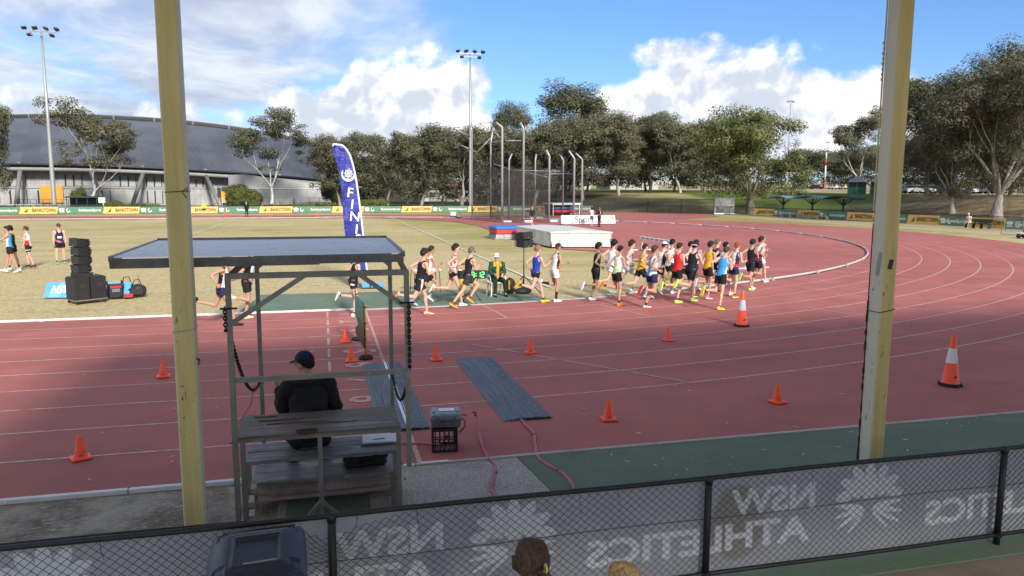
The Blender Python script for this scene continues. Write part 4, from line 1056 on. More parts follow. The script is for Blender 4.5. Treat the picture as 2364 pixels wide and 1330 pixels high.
def cable_bundle(name, label, paths, n_, spread, seed, ties=True):
    r_ = random.Random(seed); e = empty(name, paths[0], 0, label, 'cable'); o = Vector(paths[0])
    P_ = [Vector(p)-o for p in paths]; dense = []
    for i in range(len(P_)-1):
        p0, p1, p2, p3 = P_[max(i-1, 0)], P_[i], P_[i+1], P_[min(i+2, len(P_)-1)]
        for k in range(6):
            t = k/6; dense.append(0.5*((2*p1)+(-p0+p2)*t+(2*p0-5*p1+4*p2-p3)*t*t+(-p0+3*p1-3*p2+p3)*t**3))
    dense.append(P_[-1])
    for c in range(n_):
        ph = r_.random()*6; mb = MB(); mb.smooth = True
        mb.tube([p+Vector((spread*math.sin(ph+i*0.45+c*2.1)*(0.4+0.6*abs(math.sin(i*0.21))), spread*0.5*math.cos(ph+i*0.3), 0.004*abs(math.sin(i+c)))) for i, p in enumerate(dense)], 0.010, 6); mb.build('strand', M_CABLE, e)
    if ties:
        for i in (len(dense)//4, len(dense)*3//5, len(dense)*9//10):
            p = dense[i]; mb = MB(); mb.box(p+Vector((0, 0, 0.004)), (spread*2.4, 0.012, 0.02), 0.3); mb.build('tape_tie', M_CONEB, e)
    return e
cx, cyy = cp.x, cp.y+0.17
pts = [(cx+0.22, cyy, 0.44), (cx+0.30, cyy-0.01, 0.43)]+[(G(x, y).x, G(x, y).y, z) for x, y, z in ((1096, 985, 0.20), (1110, 1020, 0.03), (1128, 1060, 0.02), (1143, 1082, 0.02), (1140, 1110, 0.02), (1132, 1130, 0.02), (1150, 1160, 0.02), (1190, 1240, 0.02))]
cable_bundle('red_cable_bundle', 'bundle of red cables running from the grey case down to the fence', pts, 4, 0.018, 1)
pts = [(G(x, y).x, G(x, y).y, 0.014) for x, y in ((1200, 968), (1215, 985), (1232, 1002), (1235, 1030), (1245, 1060), (1275, 1082), (1300, 1095), (1318, 1115), (1330, 1150), (1350, 1220))]
cable_bundle('red_cable_bundle', 'bundle of red cables running from the second timing mat over the green carpet', pts, 4, 0.02, 2)
pts = [(0.80, 9.62, 0.014), (1.0, 9.56, 0.014), (1.2, 9.52, 0.014), (cx-0.05, cyy, 0.05)]
cable_bundle('red_cable_bundle', 'short red cable running left from the milk crate to the finish line', pts, 2, 0.012, 3, False)
mb = MB(); mb.smooth = True; mb.tube([(cx+0.20, cyy, 0.42), (cx+0.27, cyy-0.02, 0.36), (cx+0.27, cyy-0.02, 0.28), (cx+0.20, cyy, 0.20)], 0.012, 6); tag(mb.build('cable_loop', M_CABLE), 'red cable loop at the right side of the black milk crate', 'cable')

# ---- feather flag
def m_flag(b, tc, bs, t):
    P = tc.outputs['Object']; n = b.noise(b.xyz(b.m('MULTIPLY', b.sep(P)[0], 3), 0, b.m('MULTIPLY', b.sep(P)[2], 5)), 1.0, 5, 0.65, 0.5)
    c = b.mix(b.sm(n, 0.3, 0.7), (0.010, 0.012, 0.17), (0.022, 0.030, 0.33)); t.links.new(c, bs.inputs['Base Color']); bs.inputs['Roughness'].default_value = 0.42
    bump_to(b, t, bs, n, 0.8, 0.05)
M_FLAG = node_mat('royal_blue_flag_cloth', m_flag)
M_FWHITE = mat('white_flag_print', (0.72, 0.74, 0.80), 0.5, 0.04, 6)
FYY = 26.2
fb = AY(836, 668, FYY); fl = empty('feather_flag', (fb.x, FYY, 0), 0, 'tall blue feather flag with white vertical lettering on the infield', 'flag')
Ledge = [(768, 338), (769, 348), (776, 372), (783, 400), (787, 430), (790, 462), (792, 495), (795, 530), (801, 565), (808, 600), (814, 640)]
Redge = [(770, 333), (792, 336), (806, 356), (815, 385), (821, 415), (826, 450), (831, 487), (835, 522), (839, 560), (843, 600), (848, 640)]
def loc_(px, py): p = AY(px, py, FYY); return Vector((p.x-fb.x, 0, p.z))
def interp(E_, n):
    out = []
    for k in range(n+1):
        t = k/n*(len(E_)-1); i = min(int(t), len(E_)-2); f = t-i; out.append(loc_(E_[i][0]*(1-f)+E_[i+1][0]*f, E_[i][1]*(1-f)+E_[i+1][1]*f))
    return out
NL = 48; LL, RR_ = interp(Ledge, NL), interp(Redge, NL); NC = 10
def flag_y(t, u): return 0.05*math.sin(t*26+u*4)*(1-u)*0.5+0.025*noise.noise((t*30, u*6, 2.0))+0.018*noise.noise((t*80, u*14, 7))
mb = MB(); mb.smooth = True
mb.add([LL[i].lerp(RR_[i], j/NC)+Vector((0, flag_y(i/NL, j/NC), 0)) for i in range(NL+1) for j in range(NC+1)], [(i*(NC+1)+j, i*(NC+1)+j+1, (i+1)*(NC+1)+j+1, (i+1)*(NC+1)+j)[::-1] for i in range(NL) for j in range(NC)])
mb.build('flag_sail', M_FLAG, fl)
mb = MB(); mb.smooth = True; mb.tube([LL[0]+Vector((0, 0, 0))]+[RR_[i]+Vector((0.015, 0, 0)) for i in range(0, NL+1, 2)], 0.034, 8); mb.build('pole_sleeve', M_FWHITE, fl)
mb = MB(); mb.smooth = True; mb.tube([RR_[NL]+Vector((0.01, 0, 0)), (0.16, 0, 0.0)], 0.016, 8); mb.build('pole', M_CONEB, fl)
mb = MB()
for a in (0, 90): mb.bar(Vector((0.16, 0, 0.02))-Vector((math.cos(R(a+30)), math.sin(R(a+30)), 0))*0.45, Vector((0.16, 0, 0.02))+Vector((math.cos(R(a+30)), math.sin(R(a+30)), 0))*0.45, 0.05, 0.03)
mb.build('cross_base', M_CONEB, fl)
for ch, (px, py), s_ in (('F', (808, 446), 0.46), ('I', (813, 473), 0.46), ('N', (819, 501), 0.46), ('I', (823, 530), 0.46), ('S', (826, 553), 0.46), ('H', (829, 581), 0.46)):
    q = loc_(px, py); me = text_mesh('letter', ch, s_, M_FWHITE, 0.0, 0.006); o = link('letter', me, fl, (q.x, -0.055, q.z), (R(90), R(7), 0))
q = loc_(804, 403); mb = MB()                                       # emblem: dotted globe held in a sweeping crescent
for r_ in range(-3, 4):
    for c in range(-3, 4):
        if r_*r_+c*c > 9.5: continue
        mb.box((c*0.048, 0, 0.03+r_*0.05), (0.034*(1-0.1*abs(c)), 0.004, 0.040))
cres = []
for k in range(15):
    a = R(150+215*k/14); cres.append((0.235*math.cos(a), 0, 0.0+0.24*math.sin(a)))
inn = []
for k in range(15):
    a = R(160+190*k/14); inn.append((0.185*math.cos(a)-0.01, 0, 0.045+0.20*math.sin(a)))
mb.add(cres+inn, [(i, i+1, 15+i+1, 15+i) for i in range(14)]); mb.build('emblem', M_FWHITE, fl, (q.x, -0.06, q.z), (0, R(8), 0))

# ---- loudspeaker stack on a dolly
M_SPK = mat('black_speaker_cabinet', (0.012, 0.0125, 0.014), 0.55, 0.2, 10, 0.25, 90)
M_GRILLE = mat('dark_speaker_grille', (0.022, 0.023, 0.026), 0.6, 0.1, 60, 0.5, 200)
M_BADGE = mat('silver_badge', (0.35, 0.35, 0.36), 0.4, 0.1, 9)
sp = G(201, 697); SRZ = R(-52)
def array_box(e, z, h, w, d, tilt, yoff, nm='array_cabinet'):
    m = Matrix.Rotation(tilt, 3, 'X'); mb = MB()
    prof = [(-w/2, -d/2), (w/2, -d/2), (w*0.36, d/2), (-w*0.36, d/2)]
    vs = [m @ Vector((x, y, zz)) for zz in (-h/2, h/2) for x, y in prof]; vs = [v+Vector((0, yoff, z)) for v in vs]
    mb.add(vs, [(3, 2, 1, 0), (4, 5, 6, 7), (0, 1, 5, 4), (1, 2, 6, 5), (2, 3, 7, 6), (3, 0, 4, 7)])
    for s_ in (-1, 1): mb.bar(m @ Vector((s_*w*0.47, -d*0.3, h*0.5))+Vector((0, yoff, z)), m @ Vector((s_*w*0.42, d*0.1, h*0.5))+Vector((0, yoff, z)), 0.02, 0.02)
    b_ = mb.build(nm, M_SPK, e)
    mb = MB(); mb.box((0, 0, 0), (w*0.95, 0.008, h*0.90), m); g = mb.build('grille', M_GRILLE, b_); g.location = m @ Vector((0, -d/2-0.005, 0))+Vector((0, yoff, z))
    mb = MB(); mb.box((0, 0, 0), (0.045, 0.004, 0.016)); g = mb.build('badge', M_BADGE, b_); g.location = m @ Vector((0, -d/2-0.012, -h*0.33))+Vector((0, yoff, z))
    for s_ in (-1, 1):
        mb = MB(); mb.smooth = True; P_ = [Vector((s_*w*0.40, d*0.28, -h*0.3)), Vector((s_*w*0.54, d*0.42, -h*0.25)), Vector((s_*w*0.54, d*0.42, h*0.25)), Vector((s_*w*0.40, d*0.28, h*0.3))]
        mb.tube([m @ p+Vector((0, yoff, z)) for p in P_], 0.016, 6); mb.build('handle', M_SPK, b_)
ss = empty('speaker_stack', (sp.x, sp.y, 0), SRZ, 'tall stack of black loudspeaker cabinets on a wheeled board', 'loudspeaker'); ss.scale = (0.88, 0.88, 0.87)
mb = MB(); mb.box((0, 0, 0.115), (0.78, 1.02, 0.022)); dl = mb.build('dolly_board', mat('plywood_board', (0.24, 0.19, 0.14), 0.8, 0.15, 6), ss)
for sx in (-1, 1):
    for sy in (-1, 1):
        mb = MB(); mb.smooth = True; mb.tube([(sx*0.32-0.02, sy*0.43, 0.045), (sx*0.32+0.02, sy*0.43, 0.045)], 0.045, 12); mb.box((sx*0.32, sy*0.43, 0.09), (0.05, 0.05, 0.03)); mb.build('castor', M_TYRE, dl)
for k, y in enumerate((-0.255, 0.27)):
    mb = MB(); mb.rbox((0, y, 0.126+0.385), (0.70, 0.50, 0.77), 0.025); sb = mb.build('subwoofer', M_SPK, ss)
    mb = MB(); mb.box((0, y-0.255 if k == 0 else y+0.255, 0.51), (0.62, 0.008, 0.68)); mb.build('grille', M_GRILLE, sb)
    mb = MB(); mb.box((0.352, y+0.02, 0.60), (0.008, 0.20, 0.16)); mb.build('connector_panel', M_STRAP, sb)
mb = MB(); mb.box((0, -0.10, 0.96), (0.62, 0.46, 0.13)); mb.build('stack_frame', M_SPK, ss)
zz = 1.03
for k, tl in enumerate((-0.10, -0.03, 0.03, 0.10)):
    zz += 0.145; array_box(ss, zz, 0.275, 0.62, 0.42, -tl*1.0, -0.10+0.03*(1.5-abs(k-1.5))-0.015*k*0); zz += 0.145
mb = MB(); mb.smooth = True; mb.tube([(0.34, 0.1, 1.05), (0.40, 0.2, 0.98), (0.42, 0.35, 0.9)], 0.008, 5); mb.build('cable', M_STRAP, ss)

# ---- blue sponsor board on the grass behind the stack
M_NSW = mat('sky_blue_board', (0.10, 0.33, 0.68), 0.5, 0.12, 1.5)
q0, q1 = G(97, 691), G(262, 690)
nb_ = empty('blue_ground_board', (q0.x, q0.y+0.35, 0), math.atan2(q1.y-q0.y, q1.x-q0.x), 'light blue lettered board lying propped behind the loudspeaker stack', 'sign')
Lb = 2.55; tl = R(52)
mb = MB(); mb.box((Lb/2, 0, 0), (Lb, 0.03, 0.52)); p_ = mb.build('board_panel', M_NSW, nb_, (0, 0.0, 0.235), (R(-32), 0, 0))
for k in range(3): mb = MB(); mb.add([(0.12+0.5*k, -0.017, -0.25), (0.45+0.5*k, -0.017, -0.25), (0.75+0.5*k, -0.017, 0.25), (0.42+0.5*k, -0.017, 0.25)], [(0, 1, 2, 3)]); mb.build('printed_band', mat('pale_blue_print', (0.16, 0.42, 0.74), 0.5, 0.05, 3), p_)
me = text_mesh('lettering', 'NSW ATHLETICS', 0.36, M_FWHITE, 0.0, 0.012, 0.78, 'LEFT', 0.25); link('lettering', me, p_, (0.16, -0.021, 0.0), (R(90), 0, 0))
q2 = G(842, 668); nb2 = empty('blue_ground_board', (q2.x, q2.y+0.3, 0), R(2), 'light blue board on the grass behind the runner in black at the finish', 'sign')
mb = MB(); mb.box((0.30, 0, 0), (0.75, 0.03, 0.24)); mb.build('board_panel', M_NSW, nb2, (0, 0, 0.10), (R(-60), 0, 0))
mb = MB(); mb.box((0.20, -0.02, 0.11), (0.04, 0.04, 0.26), Matrix.Rotation(R(-60), 3, 'X')); mb.build('strap', M_STRAP, nb2)

# ---- amplifier and bags beside the stack
ab = G(263, 690); am = empty('power_unit', (ab.x, ab.y+0.2, 0), R(20), 'black and red portable power unit beside the loudspeaker stack', 'power unit')
M_RED = mat('bright_red_plastic', (0.55, 0.03, 0.02), 0.4, 0.1, 9)
mb = MB(); mb.rbox((0, 0, 0.22), (0.42, 0.38, 0.42), 0.04); mb.build('case_body', M_SPK, am)
mb = MB(); mb.box((0, -0.193, 0.37), (0.30, 0.02, 0.07)); mb.build('red_band', M_RED, am)
mb = MB(); mb.box((0, -0.196, 0.26), (0.22, 0.02, 0.10)); mb.build('display', mat('grey_screen', (0.16, 0.17, 0.19), 0.3, 0.05, 5), am)
for s_ in (-1, 1): mb = MB(); mb.smooth = True; mb.tube([(s_*0.2, -0.16, 0.36), (s_*0.22, -0.1, 0.50), (s_*0.2, 0.1, 0.52), (s_*0.2, 0.16, 0.40)], 0.02, 6); mb.build('roll_bar', M_SPK, am)
mb = MB(); mb.rbox((0.34, -0.22, 0.07), (0.24, 0.14, 0.13), 0.02); mb.build('power_board', M_RED, am)
mb = MB(); mb.smooth = True; mb.tube([(0.1, -0.22, 0.10), (0.2, -0.30, 0.03), (0.34, -0.33, 0.02), (0.5, -0.25, 0.02), (0.62, -0.1, 0.05)], 0.014, 6); mb.build('cable', M_STRAP, am)
def lumpy(mb, c, r, seed, n=14, k=10, amp=0.12):
    o = len(mb.V); mb.smooth = True; mb.ell(c, r, n, k)
    for i in range(o, len(mb.V)):
        v = Vector(mb.V[i])-Vector(c); f = 1+amp*noise.noise((v.x*6+seed, v.y*6, v.z*6)); v *= f
        v.z = max(v.z, -r[2]*0.8)
        mb.V[i] = tuple(Vector(c)+v)
M_BAG = mat('black_nylon_bag', (0.013, 0.013, 0.015), 0.65, 0.3, 10, 0.6, 14)
for k, (px, py, r_, lab) in enumerate(((293, 684, (0.22, 0.2, 0.30), 'black backpack leaning on the sports bag right of the loudspeaker stack'), (315, 686, (0.30, 0.22, 0.27), 'black sports bag right of the loudspeaker stack, rightmost bag'))):
    q = G(px, py); e = empty('sports_bag', (q.x, q.y+0.15, 0), R(10*k), lab, 'bag')
    mb = MB(); mb.rbox((0, 0, r_[2]*0.62), (r_[0]*1.7, r_[1]*1.6, r_[2]*1.25), 0.09); lumpy(mb, (0.02, 0, r_[2]*0.75), (r_[0]*0.8, r_[1]*0.8, r_[2]*0.72), 3+k, 18, 14); mb.build('bag_body', M_BAG, e)
    mb = MB(); mb.smooth = True; mb.tube([(-0.1, -0.1, r_[2]*1.5), (-0.06, -0.15, r_[2]*2.0), (0.08, -0.12, r_[2]*2.05), (0.12, -0.08, r_[2]*1.5)], 0.014, 6); mb.build('strap', M_STRAP, e)
    if k == 0: mb = MB(); mb.box((0.02, -0.165, 0.2), (0.12, 0.012, 0.03), Matrix.Rotation(0.3, 3, 'Y')); mb.build('white_print', M_REFL, e)
    if k == 1:
        mb = MB(); mb.tube([(0.05, 0, 0.4), (0.055, 0, 0.68)], 0.005, 4); mb.build('antenna', M_STRAP, e)

# ---- loudspeakers on a tripod
tp = G(1209, 676); ts = empty('tripod_stand', (tp.x, tp.y, 0), 0, 'black tripod stand carrying two loudspeakers behind the seated official', 'stand')
mb = MB(); mb.smooth = True; mb.tube([(0, 0, 0.12), (0, 0, 0.95)], 0.022, 8); mb.tube([(0, 0, 0.9), (0, 0, 1.50)], 0.016, 8); mb.build('pole', M_CONEB, ts)
for a in (200, 320, 80):
    mb = MB(); mb.smooth = True; dx, dy = math.cos(R(a)), math.sin(R(a)); mb.tube([(0.02*dx, 0.02*dy, 0.55), (0.62*dx, 0.62*dy, 0.015)], 0.016, 6); mb.build('leg', M_CONEB, ts)
    mb = MB(); mb.tube([(0.02*dx, 0.02*dy, 0.18), (0.33*dx, 0.33*dy, 0.27)], 0.010, 5); mb.build('strut', M_CONEB, ts)
ls = empty('loudspeaker', (tp.x, tp.y, 0), R(38), 'pair of black loudspeaker cabinets on the tripod in front of the white mat cover', 'loudspeaker')
array_box(ls, 1.63, 0.24, 0.52, 0.36, 0.03, 0, 'speaker_cabinet'); array_box(ls, 1.875, 0.24, 0.52, 0.36, -0.10, 0.01, 'speaker_cabinet')
bk = G(1180, 679); e = empty('backpack', (bk.x, bk.y+0.1, 0), 0, 'black and yellow backpack at the right of the white plastic chair', 'bag')
mb = MB(); lumpy(mb, (0, 0, 0.24), (0.17, 0.15, 0.30), 9, 16, 12); mb.build('bag_body', M_BAG, e)
mb = MB(); mb.box((-0.08, -0.15, 0.3), (0.06, 0.02, 0.3)); mb.build('yellow_panel', M_YPOLE, e)
mb = MB(); lumpy(mb, (0.42, -0.02, 0.08), (0.30, 0.16, 0.11), 12, 14, 10); tag(mb.build('cable_bag', M_BAG, None, (bk.x, bk.y+0.1, 0)), 'low black bag lying under the tripod legs', 'bag')

# ---- race clock
ck = G(1089, 694); cl_ = empty('race_clock', (ck.x, ck.y, 0), R(-3), 'black race clock with green digits on a low folding stand', 'clock')
mb = MB(); mb.rbox((0, 0, 0.80), (0.92, 0.12, 0.25), 0.012); mb.build('clock_case', M_SPK, cl_)
def m_led(b, tc, bs, t):
    bs.inputs['Base Color'].default_value = (0.02, 0.35, 0.06, 1); bs.inputs['Emission Color'].default_value = (0.10, 1.0, 0.16, 1); bs.inputs['Emission Strength'].default_value = 0.9
    t.links.new(b.ramp(b.noise(tc.outputs['Object'], 40, 2, 0.5), [(0.3, (0.05, 0.75, 0.10)), (0.7, (0.16, 1.0, 0.22))]), bs.inputs['Emission Color'])
M_LED = node_mat('green_led', m_led)
SEG = {'0': 'abcdef', '1': 'bc', '2': 'abged', '3': 'abgcd'}
def digit(ch, x):
    w, h, t = 0.085, 0.155, 0.020; mb = MB()
    S = {'a': (0, h/2, 1), 'd': (0, -h/2, 1), 'g': (0, 0, 1), 'f': (-w/2, h/4, 0), 'b': (w/2, h/4, 0), 'e': (-w/2, -h/4, 0), 'c': (w/2, -h/4, 0)}
    for s_ in SEG[ch]:
        sx, sz, hor = S[s_]; mb.box((x+sx, -0.063, 0.80+sz), (w-0.02, 0.006, t) if hor else (t, 0.006, h/2-0.012))
    mb.build('digit', M_LED, cl_)
digit('3', 0.03); digit('1', 0.215); digit('2', 0.335)
mb = MB(); mb.box((0.125, -0.063, 0.835), (0.022, 0.006, 0.022)); mb.box((0.125, -0.063, 0.765), (0.022, 0.006, 0.022)); mb.build('colon', M_LED, cl_)
for s_ in (-1, 1):
    mb = MB(); mb.smooth = True; mb.tube([(s_*0.26, 0.05*s_, 0.02), (-s_*0.2, 0.05*s_, 0.68)], 0.013, 6); mb.tube([(s_*0.26, -0.14, 0.015), (s_*0.26, 0.14, 0.015)], 0.013, 6); mb.build('leg', M_CONEB, cl_)
mb = MB(); mb.smooth = True; mb.tube([(0.46, 0.02, 0.86), (0.56, 0.03, 0.82), (0.60, 0.03, 0.5), (0.5, 0.05, 0.02)], 0.006, 5); mb.build('cable', M_STRAP, cl_)
# yellow photo-finish post
yp = G(1066, 684); e = empty('timing_post', (yp.x, yp.y, 0), 0, 'yellow upright timing post standing left of the race clock', 'post')
mb = MB(); mb.rbox((0, 0, 0.45), (0.13, 0.10, 0.86), 0.01); mb.build('post', M_YPOLE, e)
mb = MB(); mb.rbox((-0.05, 0, 0.94), (0.17, 0.14, 0.14), 0.015); mb.lathe([(0.025, 1.01), (0.02, 1.05)], 8, (-0.05, 0, 0)); mb.build('sensor_head', M_YPOLE, e)
mb = MB(); mb.box((-0.02, 0, 0.845), (0.16, 0.12, 0.05)); mb.build('white_block', M_REFL, e)
mb = MB(); mb.box((0, 0, 0.012), (0.3, 0.3, 0.016)); mb.build('foot', M_CONEB, e)
# officials' table
tb = G(985, 676); e = empty('folding_table', (tb.x, tb.y+0.3, 0), R(8), 'small folding table with papers behind the runners at the finish', 'table')
mb = MB(); mb.rbox((0, 0, 0.73), (0.95, 0.55, 0.03), 0.008); mb.build('table_top', M_REFL, e)
for sx in (-1, 1):
    for sy in (-1, 1): mb = MB(); mb.tube([(sx*0.42, sy*0.22, 0.71), (sx*0.45, sy*0.24, 0)], 0.012, 6); mb.build('leg', M_CONEB, e)
mb = MB(); mb.box((0.05, -0.05, 0.765), (0.42, 0.3, 0.04), R(6)); tag(mb.build('paper_stack', M_PAPER, None, (tb.x, tb.y+0.3, 0.0)), 'stack of white papers on the folding table', 'papers')

# ---- white plastic chair of the official
M_PLAS = mat('white_chair_plastic', (0.72, 0.72, 0.70), 0.45, 0.05, 6)
och = G(1149, 684); OCX, OCY, OCR = och.x, och.y+0.22, R(6)
e = empty('plastic_chair', (OCX, OCY, 0), OCR, 'white moulded plastic chair under the official in green and gold', 'chair')
mb = MB(); mb.rbox((0, 0, 0.42), (0.46, 0.44, 0.035), 0.012); mb.build('seat', M_PLAS, e)
mb = MB(); vs = []
for i in range(9):
    u = -1+2*i/8
    for z, y in ((0.43, 0.20), (0.62, 0.245), (0.82, 0.30)): vs.append((u*0.24, y-0.05*u*u+0.0, z-0.04*u*u*(z > 0.7)))
mb.add(vs+[(x, y+0.02, z) for x, y, z in vs], [(3*i+j, 3*i+3+j, 3*i+4+j, 3*i+1+j) for i in range(8) for j in range(2)]+[(27+3*i+j, 27+3*i+1+j, 27+3*i+4+j, 27+3*i+3+j) for i in range(8) for j in range(2)]+[(3*i+2, 3*i+5, 27+3*i+5, 27+3*i+2) for i in range(8)]); mb.build('backrest', M_PLAS, e)
for sx in (-1, 1):
    for sy in (-1, 1): mb = MB(); mb.tube([(sx*0.20, sy*0.18, 0.41), (sx*0.245, sy*0.235, 0.0)], (0.026, 0.020), 6); mb.build('leg', M_PLAS, e)
    mb = MB(); mb.tube([(sx*0.24, -0.18, 0.42), (sx*0.255, -0.16, 0.62), (sx*0.25, 0.15, 0.64), (sx*0.23, 0.24, 0.66)], 0.018, 6); mb.build('armrest', M_PLAS, e)

# ---- landing mats and their wheeled white cover
def m_clad(b, tc, bs, t):
    P = tc.outputs['Object']; n = b.noise(b.xyz(b.m('MULTIPLY', b.sep(P)[0], 3), b.m('MULTIPLY', b.sep(P)[1], 3), b.m('MULTIPLY', b.sep(P)[2], 0.7)), 1.0, 6, 0.7)
    c = b.mix(b.sm(n, 0.48, 0.72), (0.62, 0.62, 0.56), (0.36, 0.35, 0.29)); t.links.new(c, bs.inputs['Base Color']); bs.inputs['Roughness'].default_value = 0.5
M_CLAD = node_mat('white_steel_cladding', m_clad)
HB = 0.93
A_, B_ = G(1272, 572.5), G(1410.5, 572); C_ = G(1193, 522, HB); A_.z = B_.z = C_.z = 0
ux = (B_-A_); uy = (C_-A_); Dm = A_+ux+uy
cv = empty('mat_cover', A_, 0, 'large white steel landing mat cover on wheels', 'cover')
def ribbed(a, c, name):
    mb = MB(); L = (c-a).length; d = (c-a).normalized(); nrm = Vector((d.y, -d.x, 0)); n = int(L/0.075); vs = []
    for i in range(n+1):
        p = a+d*(L*i/n)+nrm*(0.012 if i % 2 else 0); vs += [(p.x, p.y, 0.06), (p.x, p.y, HB)]
    mb.add(vs, [(2*i, 2*i+2, 2*i+3, 2*i+1) for i in range(n)]); mb.build(name, M_CLAD, cv)
Z = Vector((0, 0, 0)); ribbed(Z, ux, 'cladding_side'); ribbed(uy, Z, 'cladding_side'); ribbed(ux+uy, uy, 'cladding_side'); ribbed(ux, ux+uy, 'cladding_side')
mb = MB(); cM = (ux+uy)/2; ex = [(-ux.normalized()*0.06-uy.normalized()*0.06), (ux+ux.normalized()*0.06-uy.normalized()*0.06), (ux+uy+ux.normalized()*0.06+uy.normalized()*0.06), (uy-ux.normalized()*0.06+uy.normalized()*0.06)]
mb.add([(p.x, p.y, HB-0.07) for p in ex]+[(p.x, p.y, HB+0.005) for p in ex]+[(*(ex[0].lerp(ex[1], 0.5))[:2], HB+0.10), (*(ex[3].lerp(ex[2], 0.5))[:2], HB+0.10)], [(0, 1, 5, 4), (1, 2, 6, 5), (2, 3, 7, 6), (3, 0, 4, 7), (4, 5, 8), (6, 7, 9), (5, 6, 9, 8), (7, 4, 8, 9)]); mb.build('lid', M_CLAD, cv)
for p in (Z, ux, ux+uy, uy):
    q = p+(p-cM).normalized()*0.05; mb = MB(); mb.smooth = True; mb.tube([(q.x-0.03, q.y-0.02, 0.10), (q.x+0.03, q.y-0.02, 0.10)], 0.10, 12); mb.build('wheel', M_TYRE, cv)
    mb = MB(); mb.bar((q.x, q.y-0.03, 0.12), (q.x-0.10, q.y-0.05, 0.55), 0.05, 0.03); mb.bar((q.x+0.02, q.y-0.02, 0.2), (q.x+0.02, q.y-0.02, 0.34), 0.10, 0.06); mb.build('lever', M_FRAME, cv)
M_MBLUE = mat('blue_mat_vinyl', (0.03, 0.15, 0.52), 0.45, 0.1, 2); M_MRED = mat('red_mat_vinyl', (0.50, 0.035, 0.04), 0.5, 0.1, 2)
hp = G(1222, 549); hj = empty('landing_mat', (hp.x, hp.y, 0), math.atan2(uy.y, uy.x)+R(180), 'blue and red high jump landing mat behind the white cover', 'mat')
for k in range(3):
    mb = MB(); mb.rbox((-0.75+0.75*k, -1.2, 0.50), (0.73, 3.0, 0.32), 0.05); mb.build('mat_block', M_MRED, hj)
mb = MB(); mb.rbox((0, -1.2, 0.76), (2.3, 3.1, 0.22), 0.06); mb.build('top_mat', M_MBLUE, hj)
mb = MB()
for k in range(6): mb.box((-1.0+0.4*k, -1.2, 0.27), (0.12, 3.0, 0.10))
mb.box((0, -1.2, 0.16), (2.3, 3.05, 0.12)); mb.box((0, -1.2, 0.04), (2.4, 3.2, 0.08)); mb.build('pallet', M_CONC, hj)

# ---- long white sponsor sign on wheels
sa, sb_ = G(1297, 519.5), G(1421, 518.5); sg = empty('sponsor_sign', (sa.x, sa.y, 0), math.atan2(sb_.y-sa.y, sb_.x-sa.x), 'long white lettered sign trolley at the edge of the throwing apron', 'sign')
Ls = (sb_-sa).length; hs = 0.92; M_SIGN = mat('white_sign_board', (0.70, 0.70, 0.68), 0.5, 0.06, 2, spots=((0.42, 0.40, 0.38), 1.5, 0.62, 0.12))
mb = MB(); mb.prism([(0, 0.0), (Ls, 0.0), (Ls, 0.62), (0, 0.62)], 0.08, 0.12); vs = [(0, 0, 0.08), (Ls, 0, 0.08), (Ls, 0.25, hs), (0, 0.25, hs), (0, 0.62, 0.08), (Ls, 0.62, 0.08), (Ls, 0.37, hs), (0, 0.37, hs)]
mb.add(vs, [(0, 1, 2, 3), (5, 4, 7, 6), (3, 2, 6, 7), (1, 5, 6, 2), (4, 0, 3, 7)]); sgn = mb.build('sign_panel', M_SIGN, sg)
tlt = math.atan2(0.25, hs-0.08)
def sign_txt(s_, x, z, size, m, xs=1.0):
    me = text_mesh('lettering', s_, size, m, 0.0, 0.01, xs); f = (z-0.08)/(hs-0.08); link('lettering', me, sgn, (x, 0.25*f-0.02, z), (R(90)-tlt, 0, 0))
M_DKTXT = mat('dark_grey_print', (0.05, 0.055, 0.06), 0.6, 0.05, 5); M_RDTXT = mat('red_print', (0.50, 0.05, 0.05), 0.6, 0.05, 5)
sign_txt('Sport', Ls*0.42, 0.50, 0.92, M_DKTXT); sign_txt('ATHLETICS', Ls*0.77, 0.24, 0.36, M_RDTXT); sign_txt('.com', Ls*0.93, 0.68, 0.28, M_DKTXT)
mb = MB(); mb.box((Ls*0.34, 0.19, 0.80), (0.9, 0.01, 0.05), Matrix.Rotation(-tlt, 3, 'X')); mb.build('printed_rule', M_RDTXT, sgn)
mb = MB(); mb.add([(Ls*0.17, 0.02, 0.16), (Ls*0.19, 0.02, 0.16), (Ls*0.24, 0.20, 0.74), (Ls*0.235, 0.20, 0.74)], [(0, 1, 2, 3)]); mb.add([(Ls*0.16, -0.004, 0.14), (Ls*0.235, -0.004, 0.14), (Ls*0.235, 0.0, 0.18), (Ls*0.16, 0.0, 0.18)], [(0, 1, 2, 3)]); mb.build('printed_mark', M_DKTXT, sgn)
for x in (0.15, Ls-0.15): mb = MB(); mb.smooth = True; mb.tube([(x-0.03, 0.02, 0.09), (x+0.03, 0.02, 0.09)], 0.09, 10); mb.build('wheel', M_TYRE, sg)
mb = MB(); mb.bar((-0.05, 0.3, 0.75), (-0.55, 0.25, 0.12), 0.05, 0.04); mb.build('tow_bar', M_FRAME, sg)

